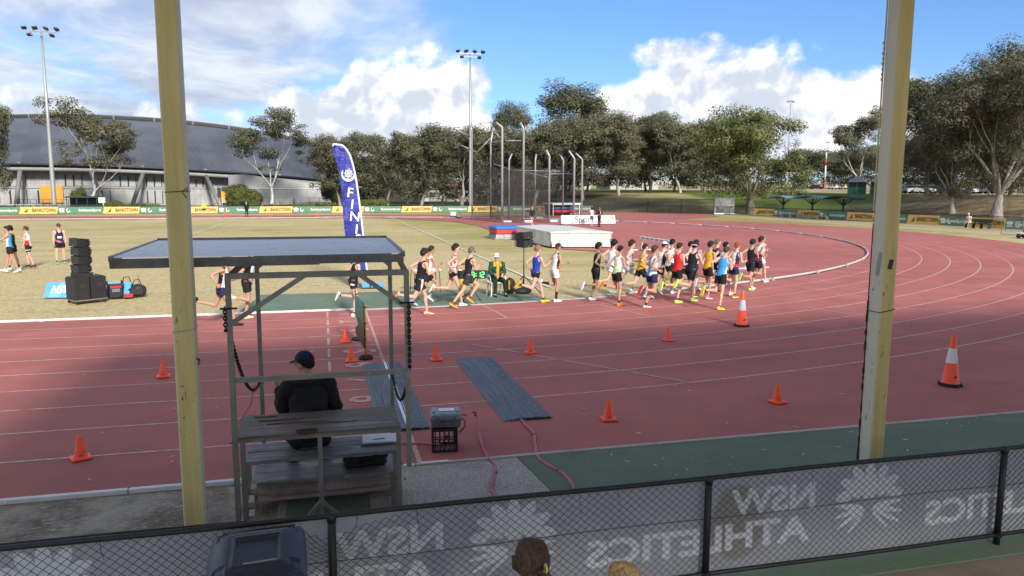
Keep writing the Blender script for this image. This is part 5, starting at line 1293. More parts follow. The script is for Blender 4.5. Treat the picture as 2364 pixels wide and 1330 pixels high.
# ---- pole vault mat under a shelter
va = G(1290, 500); vb = G(1352, 499); pv = empty('vault_mat_shelter', (va.x, va.y+3, 0), math.atan2(vb.y-va.y, vb.x-va.x), 'low shelter over blue and red vault mats beyond the throwing cage', 'shelter')
Lv = (vb-va).length
mb = MB(); mb.box((Lv/2, 0.9, 1.62), (Lv+0.4, 2.6, 0.12)); mb.box((Lv/2, -0.42, 1.52), (Lv+0.4, 0.05, 0.18)); mb.build('roof', M_CLAD, pv)
for x in (0, Lv): 
    for y in (-0.3, 2.0): mb = MB(); mb.box((x, y, 0.8), (0.09, 0.09, 1.58)); mb.build('post', M_CLAD, pv)
mb = MB(); mb.box((Lv/2, 2.1, 0.8), (Lv, 0.05, 1.5)); mb.build('back_panel', M_STRAP, pv)
for k in range(3):
    mb = MB(); lumpy(mb, (Lv*(0.22+0.27*k), 0.6, 0.98), (Lv*0.16, 0.8, 0.24), k+20, 14, 10, 0.2); mb.build('blue_mat', M_MBLUE, pv)
    mb = MB(); lumpy(mb, (Lv*(0.24+0.26*k), 0.4, 0.55), (Lv*0.17, 0.8, 0.30), k+30, 14, 10, 0.2); mb.build('red_mat', M_MRED, pv)

# ---- steeplechase barrier
ba, bb = G(1480, 577.5), G(1545, 590); bd = (bb-ba).normalized(); br = empty('steeple_barrier', (ba.x, ba.y, 0), math.atan2(bd.y, bd.x), 'white steeplechase barrier with black marks behind the pack of runners', 'barrier')
Lq = 3.9; M_BARW = mat('white_barrier_paint', (0.66, 0.62, 0.60), 0.6, 0.08, 3, spots=((0.35, 0.22, 0.20), 4, 0.64, 0.1))
mb = MB(); mb.rbox((Lq/2-0.1, 0, 0.70), (Lq, 0.127, 0.19), 0.01); be = mb.build('beam', M_BARW, br)
for k in range(6):
    x = 0.35+0.6*k; mb = MB(); mb.box((x, -0.066, 0.715), (0.26, 0.008, 0.075)); mk = mb.build('black_mark', M_MARK, be)
    mb = MB(); mb.box((x, -0.072, 0.715), (0.12, 0.006, 0.03)); mb.build('white_print', M_BARW, mk)
for x in (0.1, Lq-0.3):
    mb = MB(); mb.box((x, 0, 0.34), (0.07, 0.07, 0.62)); mb.build('upright', M_BARW, br)
    mb = MB(); mb.box((x, 0, 0.035), (0.09, 1.4, 0.06)); mb.build('foot', M_BARW, br)
mb = MB(); mb.box((Lq/2-0.1, -0.1, 0.06), (Lq-0.5, 0.10, 0.08)); mb.build('ground_rail', M_KPIPE, br)
wq = G(1668, 622); mb = MB(); mb.rbox((0, 0, 0.03), (2.6, 0.35, 0.06), 0.01, R(10)); tag(mb.build('takeoff_board', M_KPIPE, None, (wq.x+1.0, wq.y, 0.004)), 'pale flat board on the red apron beside the kerb behind the leaders', 'board')
# ================================================================== velodrome
def m_roof(b, tc, bs, t):
    P = tc.outputs['Object']; x, y, z = b.sep(P)
    br = N(t, 'ShaderNodeTexBrick'); br.inputs['Scale'].default_value = 0.055; t.links.new(b.xyz(b.m('ADD', x, b.m('MULTIPLY', y, 0.25)), b.m('MULTIPLY', y, 1.0), 0), br.inputs['Vector'])
    br.inputs['Color1'].default_value = (0.36, 0.36, 0.36, 1); br.inputs['Color2'].default_value = (0.62, 0.62, 0.62, 1); br.inputs['Mortar'].default_value = (0.5, 0.5, 0.5, 1); br.inputs['Mortar Size'].default_value = 0.0
    br.inputs['Brick Width'].default_value = 0.3; br.inputs['Row Height'].default_value = 0.55
    k = b.m('ADD', b.m('MULTIPLY', b.sep(br.outputs[0])[0], 0.5), b.m('MULTIPLY', b.noise(P, 0.12, 5, 0.6), 0.5))
    c = b.mix(b.sm(k, 0.35, 0.65), (0.066, 0.070, 0.082), (0.118, 0.124, 0.140)); t.links.new(c, bs.inputs['Base Color']); bs.inputs['Roughness'].default_value = 0.5; bs.inputs['Metallic'].default_value = 0.2
    w = b.m('SINE', b.m('MULTIPLY', x, 12.0)); bump_to(b, t, bs, w, 0.35, 0.08)
M_ROOF = node_mat('blue_grey_metal_roof', m_roof)
def m_wall(b, tc, bs, t):
    P = tc.outputs['Object']; x, y, z = b.sep(P); n = b.noise(P, 0.6, 5, 0.6); st_ = b.noise(b.xyz(b.m('MULTIPLY', x, 2), b.m('MULTIPLY', y, 2), b.m('MULTIPLY', z, 0.2)), 1.0, 5, 0.6)
    c = b.mix(b.sm(b.m('ADD', b.m('MULTIPLY', n, 0.5), b.m('MULTIPLY', st_, 0.5)), 0.35, 0.65), (0.30, 0.295, 0.285), (0.42, 0.415, 0.40)); t.links.new(c, bs.inputs['Base Color']); bs.inputs['Roughness'].default_value = 0.85
    bump_to(b, t, bs, b.m('SINE', b.m('MULTIPLY', z, 13.0)), 0.25, 0.03)
M_WALL = node_mat('pale_grey_block_wall', m_wall)
M_WALL2 = mat('light_panel', (0.36, 0.355, 0.345), 0.8, 0.08, 0.8)
M_TRIM = mat('grey_steel_tube', (0.27, 0.275, 0.27), 0.55, 0.1, 1.0)
M_COL = mat('grey_column_paint', (0.17, 0.172, 0.165), 0.6, 0.1, 1.0)
M_DARK = mat('dark_recess', (0.02, 0.022, 0.025), 0.5, 0.2, 1.0)
M_ORANGE = mat('orange_door', (0.72, 0.31, 0.035), 0.5, 0.08, 1.0)
VX, VY, VA, VB = -50.0, 190.0, 64.0, 45.0
velo = empty('velodrome', (VX, VY, 0), 0, 'large velodrome hall with curved grey metal roof and pale walls', 'building')
def ve(u): return 7.55-3.5*u*u
def vr(u): return 4.1+14.9*math.sqrt(max(0, 1-u*u))
def roof_pt(u, s_):
    w = VB*math.sqrt(max(0, 1-u*u)); z = ve(u)+(max(vr(u), ve(u))-ve(u))*(1-abs(s_)**1.8)
    return Vector((u*VA, s_*w, z))
mb = MB(); mb.smooth = True; nu, ns = 72, 30
us = [math.sin(math.pi/2*(-1+2*i/nu)) for i in range(nu+1)]
mb.add([roof_pt(u, -1+2*j/ns) for u in us for j in range(ns+1)], [(i*(ns+1)+j, (i+1)*(ns+1)+j, (i+1)*(ns+1)+j+1, i*(ns+1)+j+1) for i in range(nu) for j in range(ns)])
vroof = mb.build('roof', M_ROOF, velo)
mb = MB()                                                           # raised light strip along the crown
for i in range(6, nu-5):
    a, c = roof_pt(us[i], -0.10), roof_pt(us[i+1], -0.10); a2, c2 = roof_pt(us[i], 0.14), roof_pt(us[i+1], 0.14)
    up = Vector((0, 0, 0.9)); up2 = Vector((0, 0, 0.55)); o = len(mb.V)
    mb.V += [tuple(v) for v in (a, c, c+up, a+up, a2+up, c2+up)]; mb.Fc += [[o, o+1, o+2, o+3], [o+3, o+2, o+5, o+4]]; mb.Mi += [0, 0]; mb.sm += [False, False]
mb.build('crown_skylight', M_COL, vroof)
for i in range(8, nu-6, 3):
    a, c = roof_pt(us[i], -0.105), roof_pt(us[min(i+3, nu)], -0.105); mb = MB(); d = (c-a)
    mb.add([a+d*0.02+Vector((0, -0.25, 0.14)), c-d*0.02+Vector((0, -0.25, 0.14)), c-d*0.02+Vector((0, -0.25, 0.74)), a+d*0.02+Vector((0, -0.25, 0.74))], [(0, 1, 2, 3)]); mb.build('skylight_pane', M_DARK, vroof)
edge = [roof_pt(u, -1) for u in us]; edge2 = [roof_pt(u, 1) for u in us]
mb = MB(); mb.smooth = True; mb.tube([p+Vector((0, -0.1, -0.05)) for p in edge], 0.22, 6); mb.build('gutter', M_DARK, velo)
mb = MB(); mb.smooth = True; mb.tube([Vector((p.x*0.995, p.y*0.985, p.z-0.75)) for p in edge], 0.42, 10); mb.build('ring_tube', M_TRIM, velo)
mb = MB(); mb.smooth = True; mb.tube([Vector((p.x*0.995, p.y*0.985, p.z-0.75)) for p in edge2], 0.42, 8); mb.build('ring_tube', M_TRIM, velo)
# wall set back under the eave, in bays with panels, fins and rails
def wall_pt(th): return Vector((VA*0.955*math.cos(th), VB*0.93*math.sin(th), 0))
NBAY = 44; ths = [R(-180+180*i/NBAY) for i in range(NBAY+1)]
rngv = random.Random(12)
for i in range(NBAY):
    a, c = wall_pt(ths[i]), wall_pt(ths[i+1]); um = (a.x+c.x)/2/VA; top = ve(um)-0.5; d = (c-a); L = d.length; dn = d.normalized(); nr = Vector((dn.y, -dn.x, 0))
    if nr.y > 0: nr = -nr
    wpx = VX+(a.x+c.x)/2
    if wpx < -75: continue
    mid = 3.45 if top > 4.6 else top-0.6
    for z0_, z1_ in ((0.0, mid), (mid+0.12, top)):
        if z1_-z0_ < 0.4: continue
        mb = MB(); mb.add([a+Vector((0, 0, z0_)), c+Vector((0, 0, z0_)), c+Vector((0, 0, z1_)), a+Vector((0, 0, z1_)), a-nr*0.3+Vector((0, 0, z0_)), c-nr*0.3+Vector((0, 0, z0_)), c-nr*0.3+Vector((0, 0, z1_)), a-nr*0.3+Vector((0, 0, z1_))], [(0, 1, 2, 3), (3, 2, 6, 7), (0, 4, 5, 1)]); mb.build('wall_panel', M_WALL, velo)
    mb = MB(); mb.box(a.lerp(c, 0.5)+nr*0.06+Vector((0, 0, mid+0.06)), (L, 0.16, 0.14), math.atan2(dn.y, dn.x)); mb.build('wall_rail', M_TRIM, velo)
    mb = MB(); mb.box(a+nr*0.04+Vector((0, 0, top/2)), (0.14, 0.14, top), math.atan2(dn.y, dn.x)); mb.build('wall_mullion', M_TRIM, velo)
    pat = i % 5
    rows = []
    if top > 5.4 and pat in (0, 1, 3): rows.append((mid+0.35, top-1.2))
    if pat in (2, 4, 1): rows.append((0.75, mid-0.35))
    for z0_, z1_ in rows:
        if z1_-z0_ < 0.6: continue
        for k in range(3):
            p = a.lerp(c, 0.12+0.30*k); q = a.lerp(c, 0.12+0.30*k+0.23); mb = MB(); h_ = (z1_-z0_)
            mb.box(p.lerp(q, 0.5)+nr*0.10+Vector((0, 0, (z0_+z1_)/2)), ((q-p).length, 0.08, h_), math.atan2(dn.y, dn.x)); mb.build('louvre_panel', M_WALL2, velo)
            mb = MB(); mb.box(q+dn*0.12+nr*0.03+Vector((0, 0, (z0_+z1_)/2)), (0.22, 0.10, h_), math.atan2(dn.y, dn.x)); mb.build('louvre_gap', M_DARK, velo)
    if top > 6.2 and i % 2 == 0:
        mb = MB(); mb.box(a.lerp(c, 0.5)+nr*0.03+Vector((0, 0, top-0.35)), (L*0.9, 0.06, 0.5), math.atan2(dn.y, dn.x)); mb.build('clerestory_pane', M_DARK, velo)
# slanted columns carrying the ring
for pxt, pyt, pxb, pyb in ((50, 388, 36, 474), (210, 410, 243, 470), (327, 392, 303, 470), (467, 400, 510, 473), (-90, 388, -60, 474), (640, 418, 690, 474)):
    a = AY(pxt, pyt, 146.5); c = AY(pxb, pyb, 143.0); c.z = 0.2
    a.y = min(a.y, 147); a.z = max(4.0, ve((a.x-VX)/VA)-0.9); th_ = math.acos(max(-1, min(1, (a.x-VX)/VA))); a.y = VY-VB*0.985*math.sin(th_)+0.1
    mb = MB(); mb.smooth = True; mb.tube([c-velo.location, a-velo.location], (0.32, 0.38), 10); mb.build('column', M_COL, velo)
    mb = MB(); mb.box((a.x-VX, a.y-VY-0.1, a.z+1.0), (0.5, 0.5, 0.35)); mb.build('column_cap', M_WALL2, velo)
# doors
def door(px0, px1, py0, py1, Yd, m, nm='door'):
    a, c = AY(px0, py1, Yd), AY(px1, py1, Yd); t_ = AY(px0, py0, Yd); mb = MB(); mb.box(((a.x+c.x)/2-VX, Yd-VY, (a.z+t_.z)/2), (abs(c.x-a.x), 0.12, t_.z-a.z)); d_ = mb.build(nm, m, velo); return d_
def wallY(px): 
    X = AY(px, 440, 146).x; u = max(-1, min(1, (X-VX)/(VA*0.955))); return VY-VB*0.93*math.sqrt(1-u*u)-0.35
for k, (p0, p1) in enumerate(((95, 121), (122, 147))):
    d_ = door(p0, p1, 429, 468, wallY(120), M_ORANGE); 
wd = wallY(524)-1.2; door(512, 536, 442, 468, wd, M_ORANGE); door(503, 511, 433, 468, wd, M_DARK, 'glass_panel'); door(512, 536, 432, 441, wd, M_DARK, 'glass_panel')
# flat pale annexe at the right end
a, c = AY(567, 440, 141.0), AY(745, 440, 150.0); mb = MB(); d = (c-a); d.z = 0; ang = math.atan2(d.y, d.x); L = d.length
M_ANNEX = mat('smooth_pale_render', (0.43, 0.43, 0.42), 0.85, 0.10, 0.35, spots=((0.33, 0.33, 0.33), 0.22, 0.55, 0.25))
e = empty('annexe', (a.x, a.y, 0), ang, 'pale rendered annexe wall at the right end of the velodrome', 'building')
mb.add([(0, 0, 0), (L, 0, 0), (L, 0, 4.35), (0, 0, 6.0), (0, 6, 0), (L, 6, 0), (L, 6, 4.35), (0, 6, 6.0)], [(0, 1, 2, 3), (1, 5, 6, 2), (3, 2, 6, 7), (4, 0, 3, 7), (5, 4, 7, 6)]); mb.build('wall', M_ANNEX, e)
mb = MB(); mb.box((L/2, -0.05, 3.55), (L, 0.1, 0.12)); mb.build('string_course', M_REFL, e)
for k in range(7): mb = MB(); mb.box((L*(k+0.5)/7, -0.02, 1.75), (0.04, 0.05, 3.4)); mb.build('joint', M_WALL, e)
# ramp rails in front of the doors
def railing(p0, p1, n, h, label, m, Yr):
    a, c = AY(p0, 470, Yr), AY(p1, 470, Yr); e = empty('railing', (a.x, a.y, 0), math.atan2(c.y-a.y, c.x-a.x), label, 'railing'); L = math.hypot(c.x-a.x, c.y-a.y)
    for k in range(n+1): mb = MB(); mb.box((L*k/n, 0, h/2+0.2), (0.07, 0.07, h+0.4)); mb.build('post', m, e)
    for z in (h*0.55+0.3, h+0.38): mb = MB(); mb.box((L/2, 0, z), (L, 0.05, 0.05)); mb.build('rail', m, e)
M_RAILD = mat('dark_rail', (0.06, 0.06, 0.058), 0.6, 0.1, 2); M_RAILW = mat('white_rail', (0.55, 0.55, 0.53), 0.6, 0.05, 2)
railing(40, 158, 8, 1.3, 'dark ramp railing in front of the orange double doors', M_RAILD, 135); railing(508, 560, 9, 1.5, 'white ramp railing in front of the single orange door', M_RAILW, 136); railing(0, 95, 5, 0.7, 'low pale railing left of the orange double doors', M_RAILW, 124)
railing(600, 760, 7, 1.6, 'dark railing in front of the pale annexe', M_RAILD, 134)

# ================================================================== perimeter fence with banners
M_BANY = mat('ochre_banner_vinyl', (0.72, 0.45, 0.13), 0.55, 0.10, 1.2, spots=((0.75, 0.52, 0.19), 0.8, 0.55, 0.2))
M_BANG = mat('green_banner_vinyl', (0.085, 0.20, 0.12), 0.55, 0.12, 1.2)
M_BTXY = mat('dark_green_lettering', (0.06, 0.065, 0.022), 0.6, 0.1, 3); M_BTXG = mat('white_lettering', (0.68, 0.70, 0.66), 0.6, 0.05, 3)
M_FENCE = mat('black_perimeter_fence', (0.022, 0.026, 0.022), 0.6, 0.1, 3)
pf = empty('perimeter_fence', (0, 0, 0), 0, 'black post and rail fence round the outside of the track', 'fence')
fpath = [(-95+5.0*i, FENCE_Y) for i in range(26)]
fpath += [(FENCE_X-30+30*math.cos(R(90-9*i)), FENCE_Y-30+30*math.sin(R(90-9*i))) for i in range(0, 11)]
fpath += [(FENCE_X, FENCE_Y-30-4.0*i) for i in range(1, 14)]
for i, (x, y) in enumerate(fpath):
    if x < -66: continue
    mb = MB(); mb.tube([(x, y, -0.03), (x, y, 1.18)], 0.03, 6); mb.build('post', M_FENCE, pf)
    if i+1 < len(fpath):
        x2, y2 = fpath[i+1]
        for z in (1.15, 0.1): mb = MB(); mb.tube([(x, y, z), (x2, y2, z)], 0.022, 5); mb.build('rail', M_FENCE, pf)
def m_net(alpha, col):
    def fn(b, tc, bs, t):
        bs.inputs['Base Color'].default_value = (*col, 1); bs.inputs['Roughness'].default_value = 0.9
        c = b.mix(b.noise(tc.outputs['Object'], 0.8, 4, 0.6), tuple(q*0.7 for q in col), tuple(q*1.3 for q in col)); t.links.new(c, bs.inputs['Base Color'])
        tr = N(t, 'ShaderNodeBsdfTransparent'); mx = N(t, 'ShaderNodeMixShader'); out = t.nodes['Material Output']
        n = b.noise(tc.outputs['Object'], 0.35, 4, 0.6); a_ = b.ramp(n, [(0.3, alpha*0.75), (0.7, min(1, alpha*1.25))])
        t.links.new(a_, mx.inputs[0]); t.links.new(tr.outputs[0], mx.inputs[1]); t.links.new(bs.outputs[0], mx.inputs[2]); t.links.new(mx.outputs[0], out.inputs[0])
    return fn
M_NETF = node_mat('fine_fence_mesh', m_net(0.38, (0.02, 0.024, 0.02)))
for i, (x, y) in enumerate(fpath[:-1]):
    if x < -66: continue
    x2, y2 = fpath[i+1]; mb = MB(); mb.add([(x, y+0.02, 0.08), (x2, y2+0.02, 0.08), (x2, y2+0.02, 1.14), (x, y+0.02, 1.14)], [(0, 1, 2, 3)]); mb.build('mesh_panel', M_NETF, pf)

bt_y = text_mesh('lettering', 'BANKSTOWN', 0.62, M_BTXY, 0.0, 0.012, 1.0); bt_g = text_mesh('lettering', 'BankstownSports', 0.46, M_BTXG, 0.0, 0.014, 0.95)
def fit(me, w):
    xs_ = [v.co.x for v in me.vertices]; k = w/(max(xs_)-min(xs_)); c = (max(xs_)+min(xs_))/2
    for v in me.vertices: v.co.x = (v.co.x-c)*k
    me.update()
fit(bt_y, 2.75); fit(bt_g, 2.75)
def banner_parts(kind, L, H):
    """shared meshes for one banner length"""
    mb = MB(); n = 10; sk = 0.16 if kind == 'y' else 0.0
    V = []
    for i in range(n+1):
        for j in range(3): V.append((L*i/n+sk*(j/2-0.5)*(1 if i in (0, n) else 0), -0.02*math.sin(i*1.3)-0.01*math.cos(j*2+i), 0.06+H*j/2-0.012*math.sin(math.pi*(i % 5)/5)*(j == 2)))
    mb.add(V, [(3*i+j, 3*i+3+j, 3*i+4+j, 3*i+1+j) for i in range(n) for j in range(2)]); mb.smooth = True
    cloth = mb.mesh('banner_cloth', M_BANY if kind == 'y' else M_BANG)
    mb = MB()
    if kind == 'y':                                                # dark sail-shaped mark
        pts = [(0.50, 0.26), (0.86, 0.26), (0.98, 0.50), (0.90, 0.80), (0.78, 0.50), (0.62, 0.40)]; mb.add([(x, -0.045, z) for x, z in pts], [list(range(len(pts)))]); lm = M_BTXY
    else:                                                          # pale leaf badge and curl
        for cx_, r_ in ((0.45, 0.28), ): mb.add([(cx_+0.36*math.cos(2*math.pi*k/12), -0.045, 0.62+0.18*math.sin(2*math.pi*k/12)) for k in range(12)], [list(range(12))]); mb.box((cx_, -0.045, 0.33), (0.6, 0.004, 0.12))
        arc_ = [(1.25+0.24*math.cos(R(100+17*k)), -0.045, 0.52+0.30*math.sin(R(100+17*k))) for k in range(16)]; arc2 = [(1.25+0.13*math.cos(R(100+17*k)), -0.045, 0.54+0.20*math.sin(R(100+17*k))) for k in range(16)]
        mb.add(arc_+arc2, [(i, i+1, 17+i, 16+i) for i in range(15)]); lm = M_BTXG
    return cloth, mb.mesh('logo_mark', lm)
cache = {}
def put_banner(kind, P0, P1, label, group):
    P0, P1 = Vector((P0[0], P0[1], 0)), Vector((P1[0], P1[1], 0)); L = (P1-P0).length; key = (kind, round(L*2)/2)
    if key not in cache: cache[key] = banner_parts(kind, key[1], 0.92)
    d = (P1-P0).normalized(); e = empty('fence_banner', P0, math.atan2(d.y, d.x), label, 'banner', group); k = L/key[1]
    c = link('banner_cloth', cache[key][0], e); c.scale = (k*0.995, 1, 1)
    link('logo_mark', cache[key][1], e); link('lettering', bt_y if kind == 'y' else bt_g, e, ((0.30 if kind == 'y' else 0.345)*L+1.55*L/4.6 if kind == 'y' else L-1.62, -0.05, 0.52), (R(90), 0, 0))
NB_L = 0
x = -59.0; kind = 'y'; cnt = {'y': 0, 'g': 0}
while x < 38:
    L = 4.55 if kind == 'y' else 5.5
    put_banner(kind, (x, FENCE_Y-0.08), (x+L-0.02, FENCE_Y-0.08), '%s %s lettered banner from the left on the far fence' % (ORD[cnt[kind]], 'ochre' if kind == 'y' else 'green'), 'banners on the far fence')
    cnt[kind] += 1; x += L; kind = 'g' if kind == 'y' else 'y'
rb = [('y', 1741, 1788), ('g', 1788, 1842), ('y', 1842, 1894), ('g', 1894, 1957), ('y', 1957, 2020), ('g', 2020, 2098), ('y', 2098, 2172), ('g', 2172, 2238), ('y', 2238, 2326), ('g', 2326, 2430)]
def on_fence(px):
    """where the sight line in this column crosses the right-hand fence"""
    d = ray(px, 480); best = None
    for i in range(len(fpath)-1):
        a, c = Vector(fpath[i]), Vector(fpath[i+1]); den = d.x*(c.y-a.y)-d.y*(c.x-a.x)
        if abs(den) < 1e-9: continue
        s_ = (a.y*d.x-a.x*d.y)/(-den) if False else (d.y*a.x-d.x*a.y)/((d.x*(c.y-a.y)-d.y*(c.x-a.x)))
        if -1e-6 <= s_ <= 1+1e-6:
            p = a.lerp(c, s_)
            if p.dot(Vector((d.x, d.y))) > 0: best = p
    return best
cnt = {'y': 0, 'g': 0}
for kind, p0, p1 in rb:
    a, c = on_fence(p0), on_fence(p1)
    off = Vector((-0.08, -0.03))
    put_banner(kind, a+off, c+off, '%s %s lettered banner from the left on the right-hand fence' % (ORD[cnt[kind]], 'ochre' if kind == 'y' else 'green'), 'banners on the right-hand fence'); cnt[kind] += 1

# ================================================================== light towers and poles
M_GALV = mat('galvanised_pole', (0.33, 0.34, 0.35), 0.45, 0.08, 0.5, metal=0.35); M_LAMP = mat('floodlight_housing', (0.06, 0.062, 0.07), 0.5, 0.1, 2)
def tower(px, Y, top_py, base_px, label, scale=1.0):
    b0 = AY(base_px, 490, Y); t0 = AY(px, top_py, Y); H = t0.z; e = empty('floodlight_tower', (b0.x, Y, 0), 0, label, 'floodlight')
    mb = MB(); mb.smooth = True; mb.tube([(0, 0, 0), (0, 0, 1.6), (0, 0, H*0.5), (0, 0, H)], (0.34, 0.31, 0.22, 0.13), 12); mb.build('mast', M_GALV, e)
    mb = MB(); mb.lathe([(0.5, 0.0), (0.5, 0.12), (0.36, 0.14)], 12); mb.build('base_plate', M_GALV, e)
    mb = MB(); mb.box((0, 0, H), (3.5, 0.16, 0.16)); mb.box((0, -0.5, H-0.55), (2.2, 0.1, 0.1)); mb.build('crossarm', M_GALV, e)
    for k, (x, z) in enumerate(((-1.9, 0.28), (-0.65, 0.32), (0.65, 0.32), (1.9, 0.28), (-1.3, -0.55), (1.3, -0.55))):
        mb = MB(); m = Matrix.Rotation(R(-28 if k % 2 else -20), 3, 'X') @ Matrix.Rotation(R(12*(1 if x > 0 else -1)), 3, 'Y'); mb.rbox((x, -0.3, H+z), (0.62, 0.6, 0.20), 0.05, m); mb.bar((x, -0.05, H+z-0.05), (x*0.95, 0, H+(0 if z > 0 else -0.5)), 0.08, 0.08); mb.build('floodlight', M_LAMP, e)
    return e
tower(99, 113.5, 72, 127, 'tall galvanised floodlight mast at left in front of the velodrome'); tower(1086, 113.5, 124, 1087, 'tall galvanised floodlight mast behind the throwing cage')
for px, py, Yd, lab in ((1826, 232, 190, 'slim distant floodlight pole rising behind the broad green tree'), (1911, 327, 280, 'slim distant floodlight pole far behind the shade shelters')):
    p = AY(px, py, Yd); e = empty('distant_light_pole', (p.x, p.y, 0), 0, lab, 'light pole'); mb = MB(); mb.tube([(0, 0, 2), (0, 0, p.z)], (0.22, 0.10), 8); mb.build('pole', M_GALV, e)
    for k in (-1, 1): mb = MB(); mb.box((k*0.7, 0, p.z-0.3), (1.0, 0.3, 0.25), Matrix.Rotation(0.3*k, 3, 'Y')); mb.build('lamp', M_LAMP, e)
    mb = MB(); mb.bar((-1.1, 0, p.z-0.6), (1.1, 0, p.z-0.6), 0.1, 0.1); mb.build('crossarm', M_GALV, e)
M_REDP = mat('red_pole_paint', (0.45, 0.03, 0.025), 0.5, 0.08, 1); M_WHTP = mat('white_pole_paint', (0.62, 0.62, 0.61), 0.5, 0.05, 1)
def banded(px, Yd, top, z0, bands, r_, lab):
    p = AY(px, top, Yd); e = empty('banded_pole', (p.x, p.y, 0), 0, lab, 'pole'); H = p.z; z = z0
    for m, f in bands: mb = MB(); mb.smooth = True; mb.tube([(0, 0, z), (0, 0, z+(H-z0)*f)], r_, 8); mb.build('red_band' if m is M_REDP else 'white_band', m, e); z += (H-z0)*f
banded(1817, 128, 385, 0.5, ((M_REDP, 0.45), (M_WHTP, 0.43), (M_REDP, 0.12)), 0.28, 'red and white goal post rising behind the nearest shade shelter'); banded(1908, 200, 352, 1.0, ((M_REDP, 0.42), (M_WHTP, 0.30), (M_REDP, 0.14), (M_WHTP, 0.14)), 0.2, 'thin red and white pole right of the shade shelters')
hp_ = AX(2352, 500, 56.5); e = empty('pole_with_loudhailer', (hp_.x+0.9, hp_.y, 0), 0, 'grey pole with white horn loudspeakers at the right edge', 'pole')
mb = MB(); mb.smooth = True; mb.tube([(0, 0, 0), (0, 0, 6), (0.25, 0, 14)], (0.26, 0.24, 0.17), 12); mb.build('pole', M_GALV, e)
for a in (200, 20):
    mb = MB(); mb.smooth = True; mb.lathe([(0.05, 0.0), (0.08, 0.18), (0.16, 0.34), (0.27, 0.42)], 14, cap=False); mb.lathe([(0.09, -0.16), (0.09, 0.02)], 10); h = mb.build('horn', M_WHTP, e); h.location = (0.05+0.35*math.cos(R(a)), 0.35*math.sin(R(a))-0.1, 6.35); h.rotation_euler = (R(90), 0, R(a+90))
    mb = MB(); mb.bar((0, 0, 6.3), (0.35*math.cos(R(a)), 0.35*math.sin(R(a))-0.1, 6.3), 0.05, 0.05); mb.build('bracket', M_GALV, e)

# ================================================================== throwing cage
cg0 = G(1230, 512); cage = empty('throwing_cage', (cg0.x, cg0.y, 0), 0, 'hammer throwing cage of bent grey poles hung with dark netting', 'cage')
def cpole(px, py, kpx, kpy, tpx, tpy, r_, w=1.0):
    b0 = G(px, py); k = AY(kpx, kpy, b0.y); t_ = AY(tpx, tpy, b0.y-0.0); o = cage.location
    mb = MB(); mb.smooth = True; mb.tube([(b0.x-o.x, b0.y-o.y, 0), (b0.x-o.x, b0.y-o.y, k.z), (t_.x-o.x, t_.y-o.y, t_.z)], r_, 8); mb.build('pole', M_GALV, cage); return Vector((b0.x-o.x, b0.y-o.y, 0)), k.z, Vector((t_.x-o.x, t_.y-o.y, t_.z))
CP = {}
for nm, a in (('A', (1159, 514, 1159, 294, 1145, 283)), ('B', (1208, 514, 1209, 298, 1201, 283)), ('C', (1267, 513, 1268, 361, 1261, 346)), ('D', (1324, 510, 1325, 366, 1313, 348)), ('E', (1342, 518, 1344, 368, 1329, 354)),
              ('F', (1133, 507, 1132, 330, 1139, 294)), ('G', (1175, 507, 1175, 370, 1182, 355)), ('H', (1235, 505, 1235, 371, 1238, 356)), ('I', (1299, 506, 1300, 370, 1294, 359)), ('J', (1090, 508, 1089, 300, 1086, 290))):
    CP[nm] = cpole(*a, 0.13 if nm in 'ABCD' else 0.10)
def cbeam(px0, py0, y0, px1, py1, y1):
    o = cage.location; a = AY(px0, py0, y0)-o; c = AY(px1, py1, y1)-o; a.z += 0; mb = MB(); mb.smooth = True
    a.z = AY(px0, py0, y0).z; c.z = AY(px1, py1, y1).z; mb.tube([a, c], 0.055, 6); mb.build('beam', M_GALV, cage)
yA, yF = CP['A'][0].y+cg0.y, CP['F'][0].y+cg0.y
for a in ((1122, 332, yF, 1157, 325, yA), (1166, 325, yA, 1203, 325, yA), (1139, 378, yF, 1183, 393, yF), (1183, 393, yF, 1297, 396, yF), (1211, 397, yA, 1263, 409, yA), (1259, 402, yA, 1324, 401, yF),
          (1106, 285, yA, 1139, 281, yA), (1106, 285, yA, 1144, 307, yA), (1144, 307, yA, 1156, 318, yA), (1045, 295, yF, 1086, 291, yF), (1045, 295, yF, 1086, 315, yF), (1063, 335, yF, 1101, 352, yF), (1101, 352, yF, 1139, 312, yF), (1139, 294, yF, 1145, 306, yF)):
    cbeam(*a)
M_NETC = node_mat('dark_cage_netting', m_net(0.42, (0.030, 0.028, 0.027)))
def cnet(ids, htop, seed):
    for i in range(len(ids)-1):
        a, c = CP[ids[i]][0], CP[ids[i+1]][0]; za, zc = htop, htop; mb = MB(); mb.smooth = True; n, m = 14, 10; vs = []
        for j in range(m+1):
            for k in range(n+1):
                t = k/n; p = a.lerp(c, t); z = 0.15+(htop-0.15)*(j/m); sag = 0.5*math.sin(math.pi*t)*(j/m)
                q = 0.35*noise.noise((t*3+seed, j*0.3, i)); vs.append((p.x+q*0.6, p.y+q, z-sag))
        mb.add(vs, [(j*(n+1)+k, j*(n+1)+k+1, (j+1)*(n+1)+k+1, (j+1)*(n+1)+k) for j in range(m) for k in range(n)]); mb.build('net_panel', M_NETC, cage)
cnet(['J', 'F', 'G', 'H', 'I', 'D'], 6.3, 1); cnet(['A', 'B', 'C'], 5.9, 4); cnet(['F', 'A'], 7.4, 7)
mb = MB(); o = cage.location
